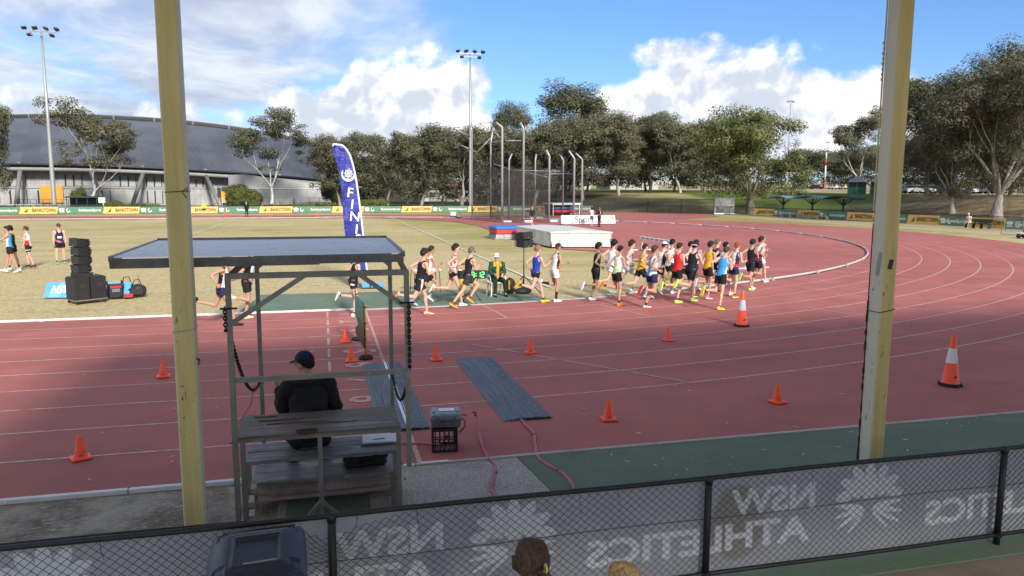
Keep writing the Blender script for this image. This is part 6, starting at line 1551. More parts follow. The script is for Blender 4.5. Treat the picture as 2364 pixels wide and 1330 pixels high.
for i in range(40):
    t = i/39; p = CP['J'][0].lerp(CP['A'][0], min(1, t*2)) if t < 0.5 else CP['A'][0].lerp(CP['C'][0], (t-0.5)*2)
    mb.V.append((p.x, p.y-0.15, 0.03+0.10*abs(noise.noise((i*0.7, 3, 1))))); mb.V.append((p.x, p.y+0.4, 0.02))
mb.Fc = [[2*i, 2*i+2, 2*i+3, 2*i+1] for i in range(39)]; mb.Mi = [0]*39; mb.sm = [True]*39; mb.build('net_skirt', M_STRAP, cage)
for nm in 'ABCH': p = CP[nm][0]; mb = MB(); mb.rbox((p.x+0.6, p.y+0.2, 0.12), (0.9, 0.5, 0.24), 0.05); mb.build('sandbag', M_REFL, cage)

# ================================================================== shade shelters, screen, dugout, benches
M_TEAL = mat('teal_shade_sheet', (0.16, 0.30, 0.36), 0.5, 0.1, 0.8); M_DGRN = mat('dark_green_steel', (0.02, 0.04, 0.03), 0.55, 0.1, 2)
def shelter(px, pybase, half_px, pytop, lab, m):
    P0 = on_fence(px)+Vector((1.0, 0.4)); e = empty('shade_shelter', (P0.x, P0.y, 0), R(-72), lab, 'shelter'); dist = P0.length; k = 1719/ (P0.x*FW.x+P0.y*FW.y)
    zt = AD(px, pytop, dist).z; w = half_px/k*1.15
    mb = MB(); mb.smooth = True; mb.tube([(0, 0, -0.1), (0, 0, zt-0.2)], 0.12, 8); mb.build('post', M_DGRN, e)
    for s_ in (-1, 1): mb = MB(); mb.tube([(0, 0, zt-1.0), (s_*1.1, 0, zt-0.25)], 0.06, 6); mb.build('brace', M_DGRN, e); mb = MB(); mb.tube([(0, 0, zt-1.0), (0, s_*0.8, zt-0.25)], 0.05, 6); mb.build('brace', M_DGRN, e)
    mb = MB(); mb.smooth = True; n = 16
    for s_, th in ((0, 0.0), (1, 0.08)):
        for i in range(n+1):
            u = -1+2*i/n
            for v in (-1, 1): mb.V.append((u*w, v*1.5, zt+0.35*(1-u*u)-0.15-th))
    for i in range(n): mb.Fc += [[2*i, 2*i+2, 2*i+3, 2*i+1], [2*(n+1)+2*i+1, 2*(n+1)+2*i+3, 2*(n+1)+2*i+2, 2*(n+1)+2*i], [2*i+2, 2*i, 2*(n+1)+2*i, 2*(n+1)+2*i+2], [2*i+1, 2*i+3, 2*(n+1)+2*i+3, 2*(n+1)+2*i+1]]; mb.Mi += [0]*4; mb.sm += [True]*4
    mb.build('curved_roof', m, e)
shelter(1797, 495, 25, 455, 'curved teal shade shelter on a single post, leftmost of three', M_TEAL); shelter(1864, 497, 36, 455, 'curved teal shade shelter on a single post, middle of three', M_TEAL); shelter(1935, 501, 31, 456, 'curved dark shade shelter on a single post, rightmost of three', M_DGRN)
q = AD(1672, 482, 112); sc_ = empty('storage_screen', (q.x, q.y, 0), R(-25), 'grey rusty ribbed steel enclosure left of the broad green tree', 'enclosure')
M_RIB = mat('patchy_grey_steel', (0.22, 0.225, 0.23), 0.6, 0.25, 3, spots=((0.10, 0.09, 0.085), 2.5, 0.52, 0.1))
for k in range(9): mb = MB(); mb.rbox((-1.25+0.31*k, -0.04*math.sin(math.pi*k/8), 1.22), (0.30, 0.12, 2.3), 0.03); mb.build('steel_panel', M_RIB, sc_)
mb = MB(); mb.box((0, 0, 0.12), (2.8, 1.6, 0.16)); mb.build('plinth', M_REFL, sc_); mb = MB(); mb.box((0, 0.7, 1.2), (2.7, 0.1, 2.2)); mb.build('back_wall', M_RIB, sc_)
q = AY(205, 486, 117); dg_ = empty('dugout_shelter', (q.x, q.y, 0), 0, 'dark green dugout shelter behind the far fence under the white gum', 'shelter')
mb = MB(); mb.box((-0.6, 0, 2.25), (4.4, 2.0, 0.12), Matrix.Rotation(0.04, 3, 'X')); mb.build('roof', M_DGRN, dg_)
mb = MB(); mb.box((-0.6, 0.85, 1.1), (3.9, 0.06, 2.2)); mb.build('back_panel', M_DGRN, dg_)
for x in (-2.5, -1.2, 0.1, 1.3): mb = MB(); mb.box((x, -0.8, 1.1), (0.08, 0.08, 2.2)); mb.build('post', M_DGRN, dg_)
mb = MB(); mb.box((-0.6, 0.4, 0.45), (3.6, 0.5, 0.08)); mb.build('bench', M_GALV, dg_)
q = AY(238, 489, 113.2); e = empty('notice_sign', (q.x, q.y, 0), 0, 'white notice board on a leaning white post right of the dugout', 'sign'); mb = MB(); mb.tube([(0.3, 0, 0), (-0.05, 0, 2.2)], 0.06, 6); mb.build('post', M_RAILW, e); mb = MB(); mb.box((-0.05, -0.06, 1.85), (0.85, 0.04, 0.75)); mb.build('board', M_RAILW, e)
def bench(px, lab, L=5.0, white=True):
    p = on_fence(px)+Vector((-1.0, -0.1)); e = empty('bench', (p.x, p.y, 0), R(-84), lab, 'bench'); m = M_RAILW if white else M_DGRN
    mb = MB(); mb.box((0, 0, 0.45), (L, 0.30, 0.05)); mb.build('seat', M_GALV if white else M_DGRN, e)
    if not white: mb = MB(); mb.box((0, 0.18, 0.72), (L, 0.04, 0.3)); mb.build('backrest', m, e)
    for k in range(4): mb = MB(); mb.box((-L*0.45+L*0.3*k, 0, 0.22), (0.07, 0.3, 0.44)); mb.build('leg', m, e)
bench(1850, 'long low white bench in front of the right-hand banners, left one'); bench(1895, 'long low white bench in front of the right-hand banners, right one'); bench(2278, 'dark green bench under the seated man in white', 2.6, False)
# barrier and trolley at the far right edge
q = G(2347, 545); e = empty('crowd_barrier', (q.x, q.y, 0), R(-70), 'grey steel crowd barrier at the right edge beside the fence', 'barrier')
mb = MB(); mb.smooth = True; mb.tube([(-1.1, 0, 0.1), (-1.1, 0, 1.1), (1.1, 0, 1.1), (1.1, 0, 0.1), (-1.1, 0, 0.1)], 0.025, 6); mb.build('frame', M_GALV, e)
for k in range(11): mb = MB(); mb.tube([(-0.92+0.184*k, 0, 0.1), (-0.92+0.184*k, 0, 1.1)], 0.012, 5); mb.build('bar', M_GALV, e)
q = G(2348, 549); e = empty('hand_trolley', (q.x, q.y-1.0, 0), R(-75), 'low grey trolley at the right edge beside the crowd barrier', 'trolley'); mb = MB(); mb.rbox((0, 0, 0.35), (1.6, 0.8, 0.12), 0.03); mb.build('tray', M_CLAD, e)
for sx in (-1, 1): mb = MB(); mb.smooth = True; mb.tube([(sx*0.55, -0.4, 0.18), (sx*0.55, -0.32, 0.18)], 0.18, 12); mb.build('wheel', M_TYRE, e); mb = MB(); mb.smooth = True; mb.tube([(sx*0.55, 0.32, 0.18), (sx*0.55, 0.4, 0.18)], 0.18, 12); mb.build('wheel', M_TYRE, e)
mb = MB(); mb.tube([(0.8, 0.2, 0.35), (1.4, 0.2, 0.8), (1.4, -0.2, 0.8), (0.8, -0.2, 0.35)], 0.025, 6); mb.build('handle', M_CONEB, e)
# small white boxes by the far kerb
for px, py, w, lab in ((1046, 497, 0.9, 'small white marker box on the far straight left of the cage'), (1059, 500, 0.5, 'small grey box on the far straight left of the cage')):
    q = G(px, py+4); e = empty('marker_box', (q.x, q.y, 0), 0, lab, 'box'); mb = MB(); mb.rbox((0, 0, 0.38), (w*0.8, 0.4, 0.5), 0.03); mb.build('body', M_REFL if w > 0.6 else M_GALV, e); mb = MB(); mb.box((0, 0, 0.06), (w, 0.5, 0.12)); mb.build('foot', M_CONEB, e)

# taller black mesh fence behind the far right part of the perimeter
tf = empty('mesh_fence', (0, 0, 0), 0, 'taller black mesh fence under the trees between the cage and the bank', 'fence')
tp_ = [(16+4.0*i, 115.5) for i in range(7)]+[(FENCE_X-30+33.5*math.cos(R(80-9*i)), FENCE_Y-30+33.5*math.sin(R(80-9*i))) for i in range(0, 7)]
for i, (x, y) in enumerate(tp_):
    mb = MB(); mb.tube([(x, y, -0.1), (x, y, 2.15)], 0.045, 6); mb.build('post', M_FENCE, tf)
    if i+1 < len(tp_):
        x2, y2 = tp_[i+1]
        for z in (2.1, 1.1): mb = MB(); mb.tube([(x, y, z), (x2, y2, z)], 0.03, 5); mb.build('rail', M_FENCE, tf)
        mb = MB(); mb.add([(x, y+0.02, 0.05), (x2, y2+0.02, 0.05), (x2, y2+0.02, 2.1), (x, y+0.02, 2.1)], [(0, 1, 2, 3)]); mb.build('mesh_panel', M_NETF, tf)
# ================================================================== trees
def m_leaf(lo, hi, warm):
    def fn(b, tc, bs, t):
        P = tc.outputs['Object']; oi = N(t, 'ShaderNodeObjectInfo').outputs['Random']
        at = N(t, 'ShaderNodeAttribute'); at.attribute_name = 'tint'; tv = b.sep(at.outputs['Vector'])[0]
        k = b.m('ADD', b.m('MULTIPLY', tv, 0.75), b.m('MULTIPLY', oi, 0.25))
        c = b.mix(k, lo, hi); c = b.mix(b.sm(tv, 0.86, 0.96, 0, 0.7), c, warm)
        cn = N(t, 'ShaderNodeAttribute'); cn.attribute_name = 'cn'; vt = N(t, 'ShaderNodeVectorTransform', vector_type='NORMAL', convert_from='OBJECT', convert_to='WORLD'); t.links.new(cn.outputs['Vector'], vt.inputs[0]); ge = N(t, 'ShaderNodeNewGeometry').outputs['Normal']
        nn = b.v('NORMALIZE', b.v('ADD', b.v('SCALE', b.v('NORMALIZE', vt.outputs[0]), 0.75), b.v('SCALE', ge, 0.40))); t.links.new(nn, bs.inputs['Normal'])   # leaves of a clump catch the light together
        t.links.new(c, bs.inputs['Base Color']); bs.inputs['Roughness'].default_value = 0.55; bs.inputs['Specular IOR Level'].default_value = 0.35
        tr = N(t, 'ShaderNodeBsdfTranslucent'); t.links.new(c, tr.inputs[0]); mx = N(t, 'ShaderNodeMixShader'); mx.inputs[0].default_value = 0.22
        out = t.nodes['Material Output']; t.links.new(bs.outputs[0], mx.inputs[1]); t.links.new(tr.outputs[0], mx.inputs[2]); t.links.new(mx.outputs[0], out.inputs[0])
    return fn
M_LEAFA = node_mat('olive_gum_leaf', m_leaf((0.088, 0.098, 0.056), (0.215, 0.215, 0.125), (0.26, 0.195, 0.105)))
M_LEAFB = node_mat('green_fig_leaf', m_leaf((0.078, 0.105, 0.032), (0.245, 0.260, 0.078), (0.30, 0.26, 0.095)))
M_LEAFC = node_mat('brown_green_gum_leaf', m_leaf((0.098, 0.100, 0.056), (0.240, 0.225, 0.130), (0.28, 0.20, 0.11)))
def m_bark(lo, hi):
    def fn(b, tc, bs, t):
        P = tc.outputs['Object']; x, y, z = b.sep(P); n = b.noise(b.xyz(b.m('MULTIPLY', x, 6), b.m('MULTIPLY', y, 6), z), 1.0, 5, 0.65, 0.6)
        c = b.mix(b.sm(n, 0.35, 0.65), lo, hi); t.links.new(c, bs.inputs['Base Color']); bs.inputs['Roughness'].default_value = 0.85; bump_to(b, t, bs, n, 0.5, 0.05)
    return fn
M_BARKW = node_mat('white_gum_bark', m_bark((0.30, 0.27, 0.24), (0.62, 0.59, 0.55))); M_BARKG = node_mat('grey_brown_bark', m_bark((0.11, 0.09, 0.075), (0.27, 0.235, 0.20))); M_BARKP = node_mat('pale_grey_bark', m_bark((0.20, 0.17, 0.145), (0.44, 0.40, 0.35)))

def gen_tree(seed, H, CR, fork, nlimb, levels, spread, r0, n_leaf, leaf, clump, flat=0.6, fill=0.0, trunk_lean=0.0, low=0.0, top_bias=0.0, lump=0.35):
    """limbs by recursive forking; leaves in clumps round the tips; returns (wood mesh builder, leaf verts, tint)"""
    rg = random.Random(seed); nr = np.random.default_rng(seed); mb = MB(); mb.smooth = True; tips = []
    def limb(p, d, L, r, lev):
        n = 5 if lev else 6; pts = [p.copy()]; q = p.copy(); dd = d.copy()
        for i in range(n):
            dd = (dd+Vector((rg.uniform(-.16, .16), rg.uniform(-.16, .16), rg.uniform(-0.03, .12)))).normalized(); q = q+dd*(L/n)
            rad = math.hypot(q.x, q.y)
            if rad > CR: q.x *= CR/rad; q.y *= CR/rad
            pts.append(q.copy())
        rs = [r*(1-0.55*i/n) for i in range(n+1)]; mb.tube(pts, rs, 7 if lev < 2 else 5, cap=False)
        if lev >= levels: tips.append((pts[-1], L)); tips.append((pts[-3], L)); return
        k = rg.choice((2, 3, 3)) if lev else nlimb
        for j in range(k):
            a = rg.uniform(0, 6.283) if lev else 6.283*(j+rg.uniform(-.3, .3))/k
            tilt = spread*rg.uniform(0.55, 1.25)
            side = Vector((math.cos(a), math.sin(a), 0)); nd = (dd*math.cos(tilt)+side*math.sin(tilt)).normalized()
            if nd.z < 0.05: nd.z = 0.05+rg.random()*0.1; nd.normalize()
            at_ = pts[-1] if j == 0 else pts[rg.choice((-1, -2, -2)) if lev else -1]
            limb(at_, nd, L*rg.uniform(0.62, 0.88) if lev else (H*(1-fork)*rg.uniform(0.36, 0.46)), rs[-1]*rg.uniform(0.62, 0.85), lev+1)
    limb(Vector((0, 0, -0.2)), Vector((trunk_lean, rg.uniform(-.05, .05), 1)).normalized(), H*fork, r0, 0)
    # bring the tips into the height asked for
    zmax = max(t[0].z for t in tips); kz = (H*0.95)/zmax
    for i, v in enumerate(mb.V):
        f = v[2]*kz if v[2] > H*fork*0.6 else v[2]*(1+(kz-1)*max(0, v[2])/(H*fork*0.6)); mb.V[i] = (v[0], v[1], f)
    C = [np.array((p.x, p.y, p.z*kz)) for p, L in tips]
    zlo = H*(fork+0.02)
    for _ in range(int(len(C)*fill)):                                # clumps between the tips so the crown reads as a mass
        if rg.random() < 0.6:
            c0 = C[rg.randrange(len(tips))]; q = np.array((rg.gauss(0, CR*0.20), rg.gauss(0, CR*0.20), rg.gauss(-H*0.04, H*0.11))); c1 = c0+q; c1[2] = min(max(c1[2], H*low), H*0.97); C.append(c1); continue
        th, u = rg.uniform(0, 6.283), rg.random(); rr = CR*math.sqrt(rg.random())*0.92; zz = zlo+(H*0.9-zlo)*((rg.random()**(1-top_bias)) if top_bias >= 0 else rg.random())
        lim = math.sqrt(max(0.05, 1-((zz-H*(0.55+0.1*top_bias))/(H*0.48))**2)); C.append(np.array((rr*lim*math.cos(th), rr*lim*math.sin(th), max(zz, H*low))))
    C = np.array(C); rC = np.hypot(C[:, 0], C[:, 1]); sc_ = (CR-clump*0.6)/np.percentile(rC, 96)
    C[:, :2] *= sc_
    for i, v in enumerate(mb.V):
        f = 1+(sc_-1)*sstep(H*fork*0.5, H*0.75, v[2]); mb.V[i] = (v[0]*f, v[1]*f, v[2])
    m = len(C); cs = clump*nr.uniform(0.6, 1.35, m); w = cs**2; w /= w.sum()
    idx = nr.choice(m, n_leaf, p=w); g = nr.normal(size=(n_leaf, 3)); g /= np.linalg.norm(g, axis=1)[:, None]; rad = nr.random(n_leaf)**(1/2.2)
    pos = C[idx]+g*rad[:, None]*cs[idx][:, None]*np.array((1, 1, flat))
    pos += lump*np.stack([np.sin(pos[:, 1]*2.1), np.cos(pos[:, 0]*1.7), np.sin(pos[:, 0]*1.3+pos[:, 1])], 1)*0.3
    # drooping leaves
    d = nr.normal(size=(n_leaf, 3)); d[:, 2] = -np.abs(d[:, 2])*0.9-0.25; d += g*0.5; d /= np.linalg.norm(d, axis=1)[:, None]
    s_ = np.cross(d, nr.normal(size=(n_leaf, 3))); s_ /= np.linalg.norm(s_, axis=1)[:, None]
    L_ = leaf*nr.uniform(0.6, 1.35, n_leaf)[:, None]; W_ = L_*nr.uniform(0.26, 0.42, n_leaf)[:, None]
    V = np.empty((n_leaf, 4, 3)); V[:, 0] = pos-d*L_*0.5; V[:, 1] = pos+s_*W_*0.5; V[:, 2] = pos+d*L_*0.5; V[:, 3] = pos-s_*W_*0.5
    ct = nr.random(m); tint = np.clip(0.24*nr.random(n_leaf)+0.72*ct[idx], 0, 1)
    return mb, V.reshape(-1, 3), np.concatenate([tint[:, None], g*np.array((1, 1, 0.8))+np.array((0, 0, 0.25))], 1)
def leaf_mesh(name, V, tint, m):
    n = len(V)//4; me = bpy.data.meshes.new(name); me.vertices.add(4*n); me.vertices.foreach_set('co', V.astype(np.float32).ravel())
    me.loops.add(4*n); me.loops.foreach_set('vertex_index', np.arange(4*n, dtype=np.int32)); me.polygons.add(n)
    me.polygons.foreach_set('loop_start', np.arange(0, 4*n, 4, dtype=np.int32)); me.update(calc_edges=True)
    at = me.attributes.new('tint', 'FLOAT_VECTOR', 'FACE'); tint = np.asarray(tint); v = np.zeros((n, 3), np.float32); v[:, 0] = tint if tint.ndim == 1 else tint[:, 0]; at.data.foreach_set('vector', v.ravel())
    a2 = me.attributes.new('cn', 'FLOAT_VECTOR', 'FACE'); v = np.zeros((n, 3), np.float32); v[:, 2] = 1
    if tint.ndim > 1: v[:] = tint[:, 1:]
    a2.data.foreach_set('vector', v.ravel())
    me.materials.append(m); return me
PROTO = {}
def proto(key, bark, leafm, **kw):
    mb, V, tint = gen_tree(**kw); PROTO[key] = (mb.mesh('trunk', bark), leaf_mesh('crown', V, tint, leafm), kw['H'], kw['CR'])
#                                  seed  height  crown  fork
proto('open1', M_BARKW, M_LEAFC, seed=3, H=17, CR=6.6, fork=0.20, nlimb=4, levels=3, spread=0.48, r0=0.36, n_leaf=20000, leaf=0.33, clump=1.25, flat=0.60, fill=0.9, low=0.42)
proto('open2', M_BARKW, M_LEAFA, seed=14, H=16, CR=5.8, fork=0.22, nlimb=4, levels=3, spread=0.52, r0=0.34, n_leaf=15000, leaf=0.33, clump=1.2, flat=0.58, fill=0.6, low=0.42)
proto('round1', M_BARKG, M_LEAFA, seed=21, H=15, CR=6.0, fork=0.24, nlimb=4, levels=3, spread=0.50, r0=0.34, n_leaf=36000, leaf=0.36, clump=1.35, flat=0.85, fill=2.6, low=0.17)
proto('round2', M_BARKP, M_LEAFC, seed=33, H=15, CR=5.6, fork=0.26, nlimb=3, levels=3, spread=0.46, r0=0.32, n_leaf=33000, leaf=0.36, clump=1.3, flat=0.85, fill=2.4, low=0.18)
proto('tall', M_BARKP, M_LEAFA, seed=47, H=26, CR=5.2, fork=0.30, nlimb=3, levels=3, spread=0.36, r0=0.42, n_leaf=24000, leaf=0.38, clump=1.5, flat=0.9, fill=1.8, low=0.30)
proto('fig', M_BARKG, M_LEAFB, seed=58, H=15, CR=9.6, fork=0.17, nlimb=5, levels=3, spread=0.62, r0=0.75, n_leaf=52000, leaf=0.34, clump=1.5, flat=0.68, fill=2.6, low=0.16)
proto('spread', M_BARKP, M_LEAFC, seed=77, H=24, CR=12.0, fork=0.16, nlimb=6, levels=3, spread=0.55, r0=0.85, n_leaf=90000, leaf=0.34, clump=1.8, flat=0.72, fill=3.2, low=0.20)
proto('thicket', M_BARKG, M_LEAFA, seed=91, H=14, CR=6.0, fork=0.14, nlimb=4, levels=2, spread=0.52, r0=0.28, n_leaf=17000, leaf=0.55, clump=1.9, flat=0.85, fill=4.0, low=0.05)
tree_id = [0]
def tree(key, px, Y, top, wpx, lab, group=None, rz=0.0, mir=1, D=None, nm='gum_tree'):
    tm, cm, H, CR = PROTO[key]
    p = AY(px, 470, Y) if D is None else AD(px, 470, D); z = terrain(p.x, p.y); dist = math.hypot(p.x, p.y)
    zt = AD(px, top, dist).z; depth = p.x*FW.x+p.y*FW.y; w = wpx*depth/F_PX
    e = empty(nm, (p.x, p.y, z), rz, lab, 'tree', group); e.scale = (mir*w/CR, w/CR, 0.955*(zt-z)/H)
    link('trunk', tm, e); link('crown', cm, e); tree_id[0] += 1; return e
tree('open1', 205, 126, 212, 118, 'white-trunked gum tree in front of the velodrome beside the left floodlight mast', rz=0.6)
tree('open2', 628, 130, 246, 98, 'white-trunked gum tree in front of the pale annexe', rz=2.2)
tree('round1', -12, 122, 236, 56, 'gum tree cut off by the left edge of the picture', rz=1.0)
tree('round2', 785, 127, 306, 80, 'gum tree directly behind the blue feather flag', rz=0.4)
tree('round1', 895, 129, 302, 82, 'rounded gum tree right of the blue feather flag', rz=2.9)
tree('round2', 972, 138, 286, 84, 'dark gum tree left of the central floodlight mast', rz=4.0, mir=-1)
tree('tall', 1066, 136, 284, 62, 'slim gum tree just left of the central floodlight mast', rz=1.1)
tree('tall', 1190, 146, 224, 58, 'slim gum tree behind the tall cage poles', rz=3.3)
tree('tall', 1302, 150, 188, 104, 'tallest gum tree above the throwing cage', rz=0.2)
tree('thicket', 1128, 138, 300, 72, 'bushy tree behind the left cage netting', rz=0.5)
tree('round2', 1232, 133, 278, 82, 'pale-branched gum tree behind the middle of the cage', rz=5.2)
tree('round1', 1345, 136, 268, 86, 'gum tree behind the right poles of the cage', rz=1.9)
tree('round2', 1428, 133, 260, 80, 'pale-trunked gum tree right of the cage', rz=2.4)
tree('round1', 1500, 140, 256, 78, 'gum tree midway between the cage and the broad green tree', rz=3.7, mir=-1)
tree('round2', 1570, 132, 270, 76, 'gum tree left of the broad green tree', rz=0.9, mir=-1)
tree('thicket', 1625, 146, 284, 66, 'bushy tree close behind the broad green tree on its left', rz=2.0)
tree('fig', 1736, 0, 232, 164, 'broad green spreading tree above the bank', rz=0.8, D=113, nm='fig_tree')
tree('open1', 1992, 0, 232, 84, 'thin-crowned gum tree just left of the right grandstand post', rz=3.0, D=150)
tree('round1', 2138, 0, 180, 112, 'dense dark gum tree just right of the right grandstand post', rz=1.3, D=118)
tree('spread', 2200, 0, 250, 116, 'smaller spreading gum tree on the bank left of the big pale-trunked one', rz=4.4, D=98)
tree('spread', 2302, 0, 100, 226, 'huge spreading gum tree with pale trunk on the bank at right', rz=0.3, D=91)
tree('round2', 2425, 0, 100, 150, 'tall gum tree running out of the picture at the right edge', rz=0.5, D=104)
tree('round1', 2232, 0, 165, 132, 'dense gum tree behind the two spreading gums on the bank', rz=5.0, D=126)
tree('thicket', 2330, 0, 240, 120, 'bushy tree behind the trunk of the huge spreading gum', rz=2.6, D=122, nm='bushy_tree')
rt = random.Random(42)
bgt = [(1085, 165, 330), (1150, 160, 322), (1215, 168, 312), (1285, 160, 305), (1355, 166, 305), (1425, 160, 300), (1490, 168, 292), (1555, 160, 300), (1620, 166, 305), (1020, 170, 345), (940, 175, 345), (1690, 170, 330), (860, 178, 365)]
for k, (px, Y, top) in enumerate(bgt):
    tree('thicket', px, Y, top, 78, '%s bushy tree from the left in the dark belt behind the cage trees' % ORD[sorted(q[0] for q in bgt).index(px)], 'background trees behind the cage', rz=rt.random()*6, mir=rt.choice((-1, 1)), nm='bushy_tree')
far = [(1660, 300, 380), (1790, 310, 368), (1850, 290, 345), (1898, 320, 350), (1942, 300, 362), (1985, 280, 340), (2035, 260, 335), (2090, 190, 330), (2140, 185, 310), (2195, 180, 320), (2250, 178, 300), (2310, 175, 300), (2370, 170, 300)]
for k, (px, D_, top) in enumerate(far):
    tree('thicket', px, 0, top, 58 if px < 2060 else 84, '%s bushy tree from the left in the distant belt behind the bank' % ORD[k], 'distant trees behind the bank', rz=rt.random()*6, mir=rt.choice((-1, 1)), D=D_, nm='bushy_tree')
for k, (px, top) in enumerate([(-60, 405), (20, 410), (720, 405), (800, 400), (870, 395), (2440, 330)]):
    tree('thicket', px, 250 if px < 900 else 0, top, 60, ['bushy tree hidden behind the velodrome at far left', 'bushy tree behind the left part of the velodrome', 'bushy tree behind the annexe', 'bushy tree behind the blue feather flag', 'bushy tree at the right end of the velodrome', 'bushy tree past the right edge'][k], 'distant trees behind the bank', rz=k, D=None if px < 900 else 170, nm='bushy_tree')
# shrubs and climbers in front of the walls
def shrub(px, py, w, h, lab, seed, Y, m=M_LEAFB):
    p = AY(px, py, Y); n = int(2600*w*h/6)+500; nr = np.random.default_rng(seed); g = nr.normal(size=(n, 3)); g /= np.linalg.norm(g, axis=1)[:, None]; C = nr.uniform(-1, 1, (14, 3))*np.array((w*0.36, 0.5, h*0.3))+np.array((0, 0, h*0.45)); idx = nr.integers(0, 14, n)
    pos = C[idx]+g*(nr.random(n)**0.45)[:, None]*np.array((w*0.22, 0.6, h*0.26)); pos[:, 2] = np.clip(pos[:, 2], 0.02, h)
    d = nr.normal(size=(n, 3)); d /= np.linalg.norm(d, axis=1)[:, None]; s_ = np.cross(d, g); s_ /= np.linalg.norm(s_, axis=1)[:, None]+1e-6; L_ = nr.uniform(0.12, 0.3, n)[:, None]
    V = np.empty((n, 4, 3)); V[:, 0] = pos-d*L_; V[:, 1] = pos+s_*L_*0.4; V[:, 2] = pos+d*L_; V[:, 3] = pos-s_*L_*0.4
    e = empty('shrub', (p.x, p.y, terrain(p.x, p.y)), 0, lab, 'shrub', 'shrubs along the velodrome'); link('foliage', leaf_mesh('foliage', V.reshape(-1, 3), np.clip(nr.random(n)*0.5+nr.random(14)[idx]*0.5, 0, 1), m), e)
    mb = MB()
    for k in range(5): a = 1.256*k; mb.tube([(0, 0, 0), (w*0.15*math.cos(a), 0.2*math.sin(a), h*0.4), (w*0.28*math.cos(a), 0.35*math.sin(a), h*0.7)], (0.05, 0.035, 0.015), 5, cap=False)
    mb.build('stem', M_BARKG, e)
shrub(568, 475, 6.2, 4.2, 'dark round shrub in front of the velodrome right of the orange door', 1, 134); shrub(186, 470, 2.6, 3.4, 'small dark shrub behind the green dugout', 2, 128); shrub(770, 475, 4.0, 8.0, 'climber-covered column at the right end of the annexe', 3, 136)
for k, (px, w, h) in enumerate(((262, 3.5, 1.6), (300, 4.5, 1.2), (345, 4.5, 1.0), (20, 4, 1.0), (690, 5, 1.1), (740, 4, 1.4), (860, 5, 1.8), (640, 4, 1.0))):
    shrub(px, 480, w, h, '%s low shrub from the left along the foot of the velodrome wall' % ORD[sorted((262, 300, 345, 20, 690, 740, 860, 640)).index(px)], 10+k, 121)

# ================================================================== beyond the bank: playing field, car park, sheds
def far_pt(px, D_): p = AD(px, 450, D_); return Vector((p.x, p.y, terrain(p.x, p.y)))
M_CARS = [mat('car_paint_'+n, c, 0.3, 0.03, 2, spec=0.6) for n, c in (('silver', (0.42, 0.43, 0.45)), ('black', (0.02, 0.02, 0.022)), ('white', (0.62, 0.62, 0.62)), ('navy', (0.03, 0.045, 0.10)), ('grey', (0.16, 0.165, 0.17)))]
M_GLASS = mat('dark_car_glass', (0.015, 0.018, 0.022), 0.1, 0.05, 2)
def car_meshes():
    mb = MB(); prof = [(-2.1, 0.35), (-2.15, 0.75), (-1.9, 0.95), (-1.0, 1.02), (1.2, 0.95), (1.95, 0.82), (2.1, 0.6), (2.05, 0.35)]
    vs = [(x, s_*0.86, z) for s_ in (-1, 1) for x, z in prof]; n = len(prof); mb.add(vs, [tuple(range(n))[::1], tuple(range(2*n-1, n-1, -1))]+[(i, n+i, n+(i+1) % n, (i+1) % n) for i in range(n)])
    gl = MB(); prof = [(-1.75, 0.98), (-1.1, 1.42), (0.3, 1.45), (1.15, 0.97)]; vs = [(x, s_*(0.80 if z < 1.2 else 0.66), z) for s_ in (-1, 1) for x, z in prof]; gl.add(vs, [(0, 1, 2, 3), (7, 6, 5, 4)]+[(i, 4+i, 4+(i+1) % 4, (i+1) % 4) for i in range(4)])
    rf_ = MB(); rf_.box((-0.4, 0, 1.46), (1.35, 1.28, 0.05))
    wh = MB(); wh.smooth = True; wh.tube([(0, -0.1, 0), (0, 0.1, 0)], 0.32, 12); return mb, gl.mesh('car_window', M_GLASS), rf_, wh.mesh('wheel', M_TYRE)
cb, cgl, crf, cwh = car_meshes()
bodies = [cb.mesh('car_body', m) for m in M_CARS]; roofs = [crf.mesh('car_roof', m) for m in M_CARS]
cars = [(1842, 262), (1862, 262), (1884, 258), (1925, 255), (1950, 250), (2078, 150), (2104, 152), (2128, 148), (2152, 150), (2176, 149), (2222, 146), (2250, 148), (2275, 147)]
cn = ['silver', 'black', 'white', 'navy', 'grey']
for k, (px, D_) in enumerate(cars):
    p = far_pt(px, D_); c = [4, 3, 1, 0, 2, 4, 0, 2, 0, 1, 2, 0, 4][k]; grp = k < 5
    e = empty('parked_car', p, R(-60)+0.2*math.sin(k), '%s car parked %s from the left %s' % (cn[c], ORD[k if grp else k-5], 'beyond the playing field' if grp else 'under the trees on the bank at right'), 'car', 'cars parked behind the ground')
    link('body', bodies[c], e); link('window', cgl, e); link('roof', roofs[c], e)
    for sx in (-1.3, 1.3):
        for sy in (-0.8, 0.8): link('wheel', cwh, e, (sx, sy, 0.32))
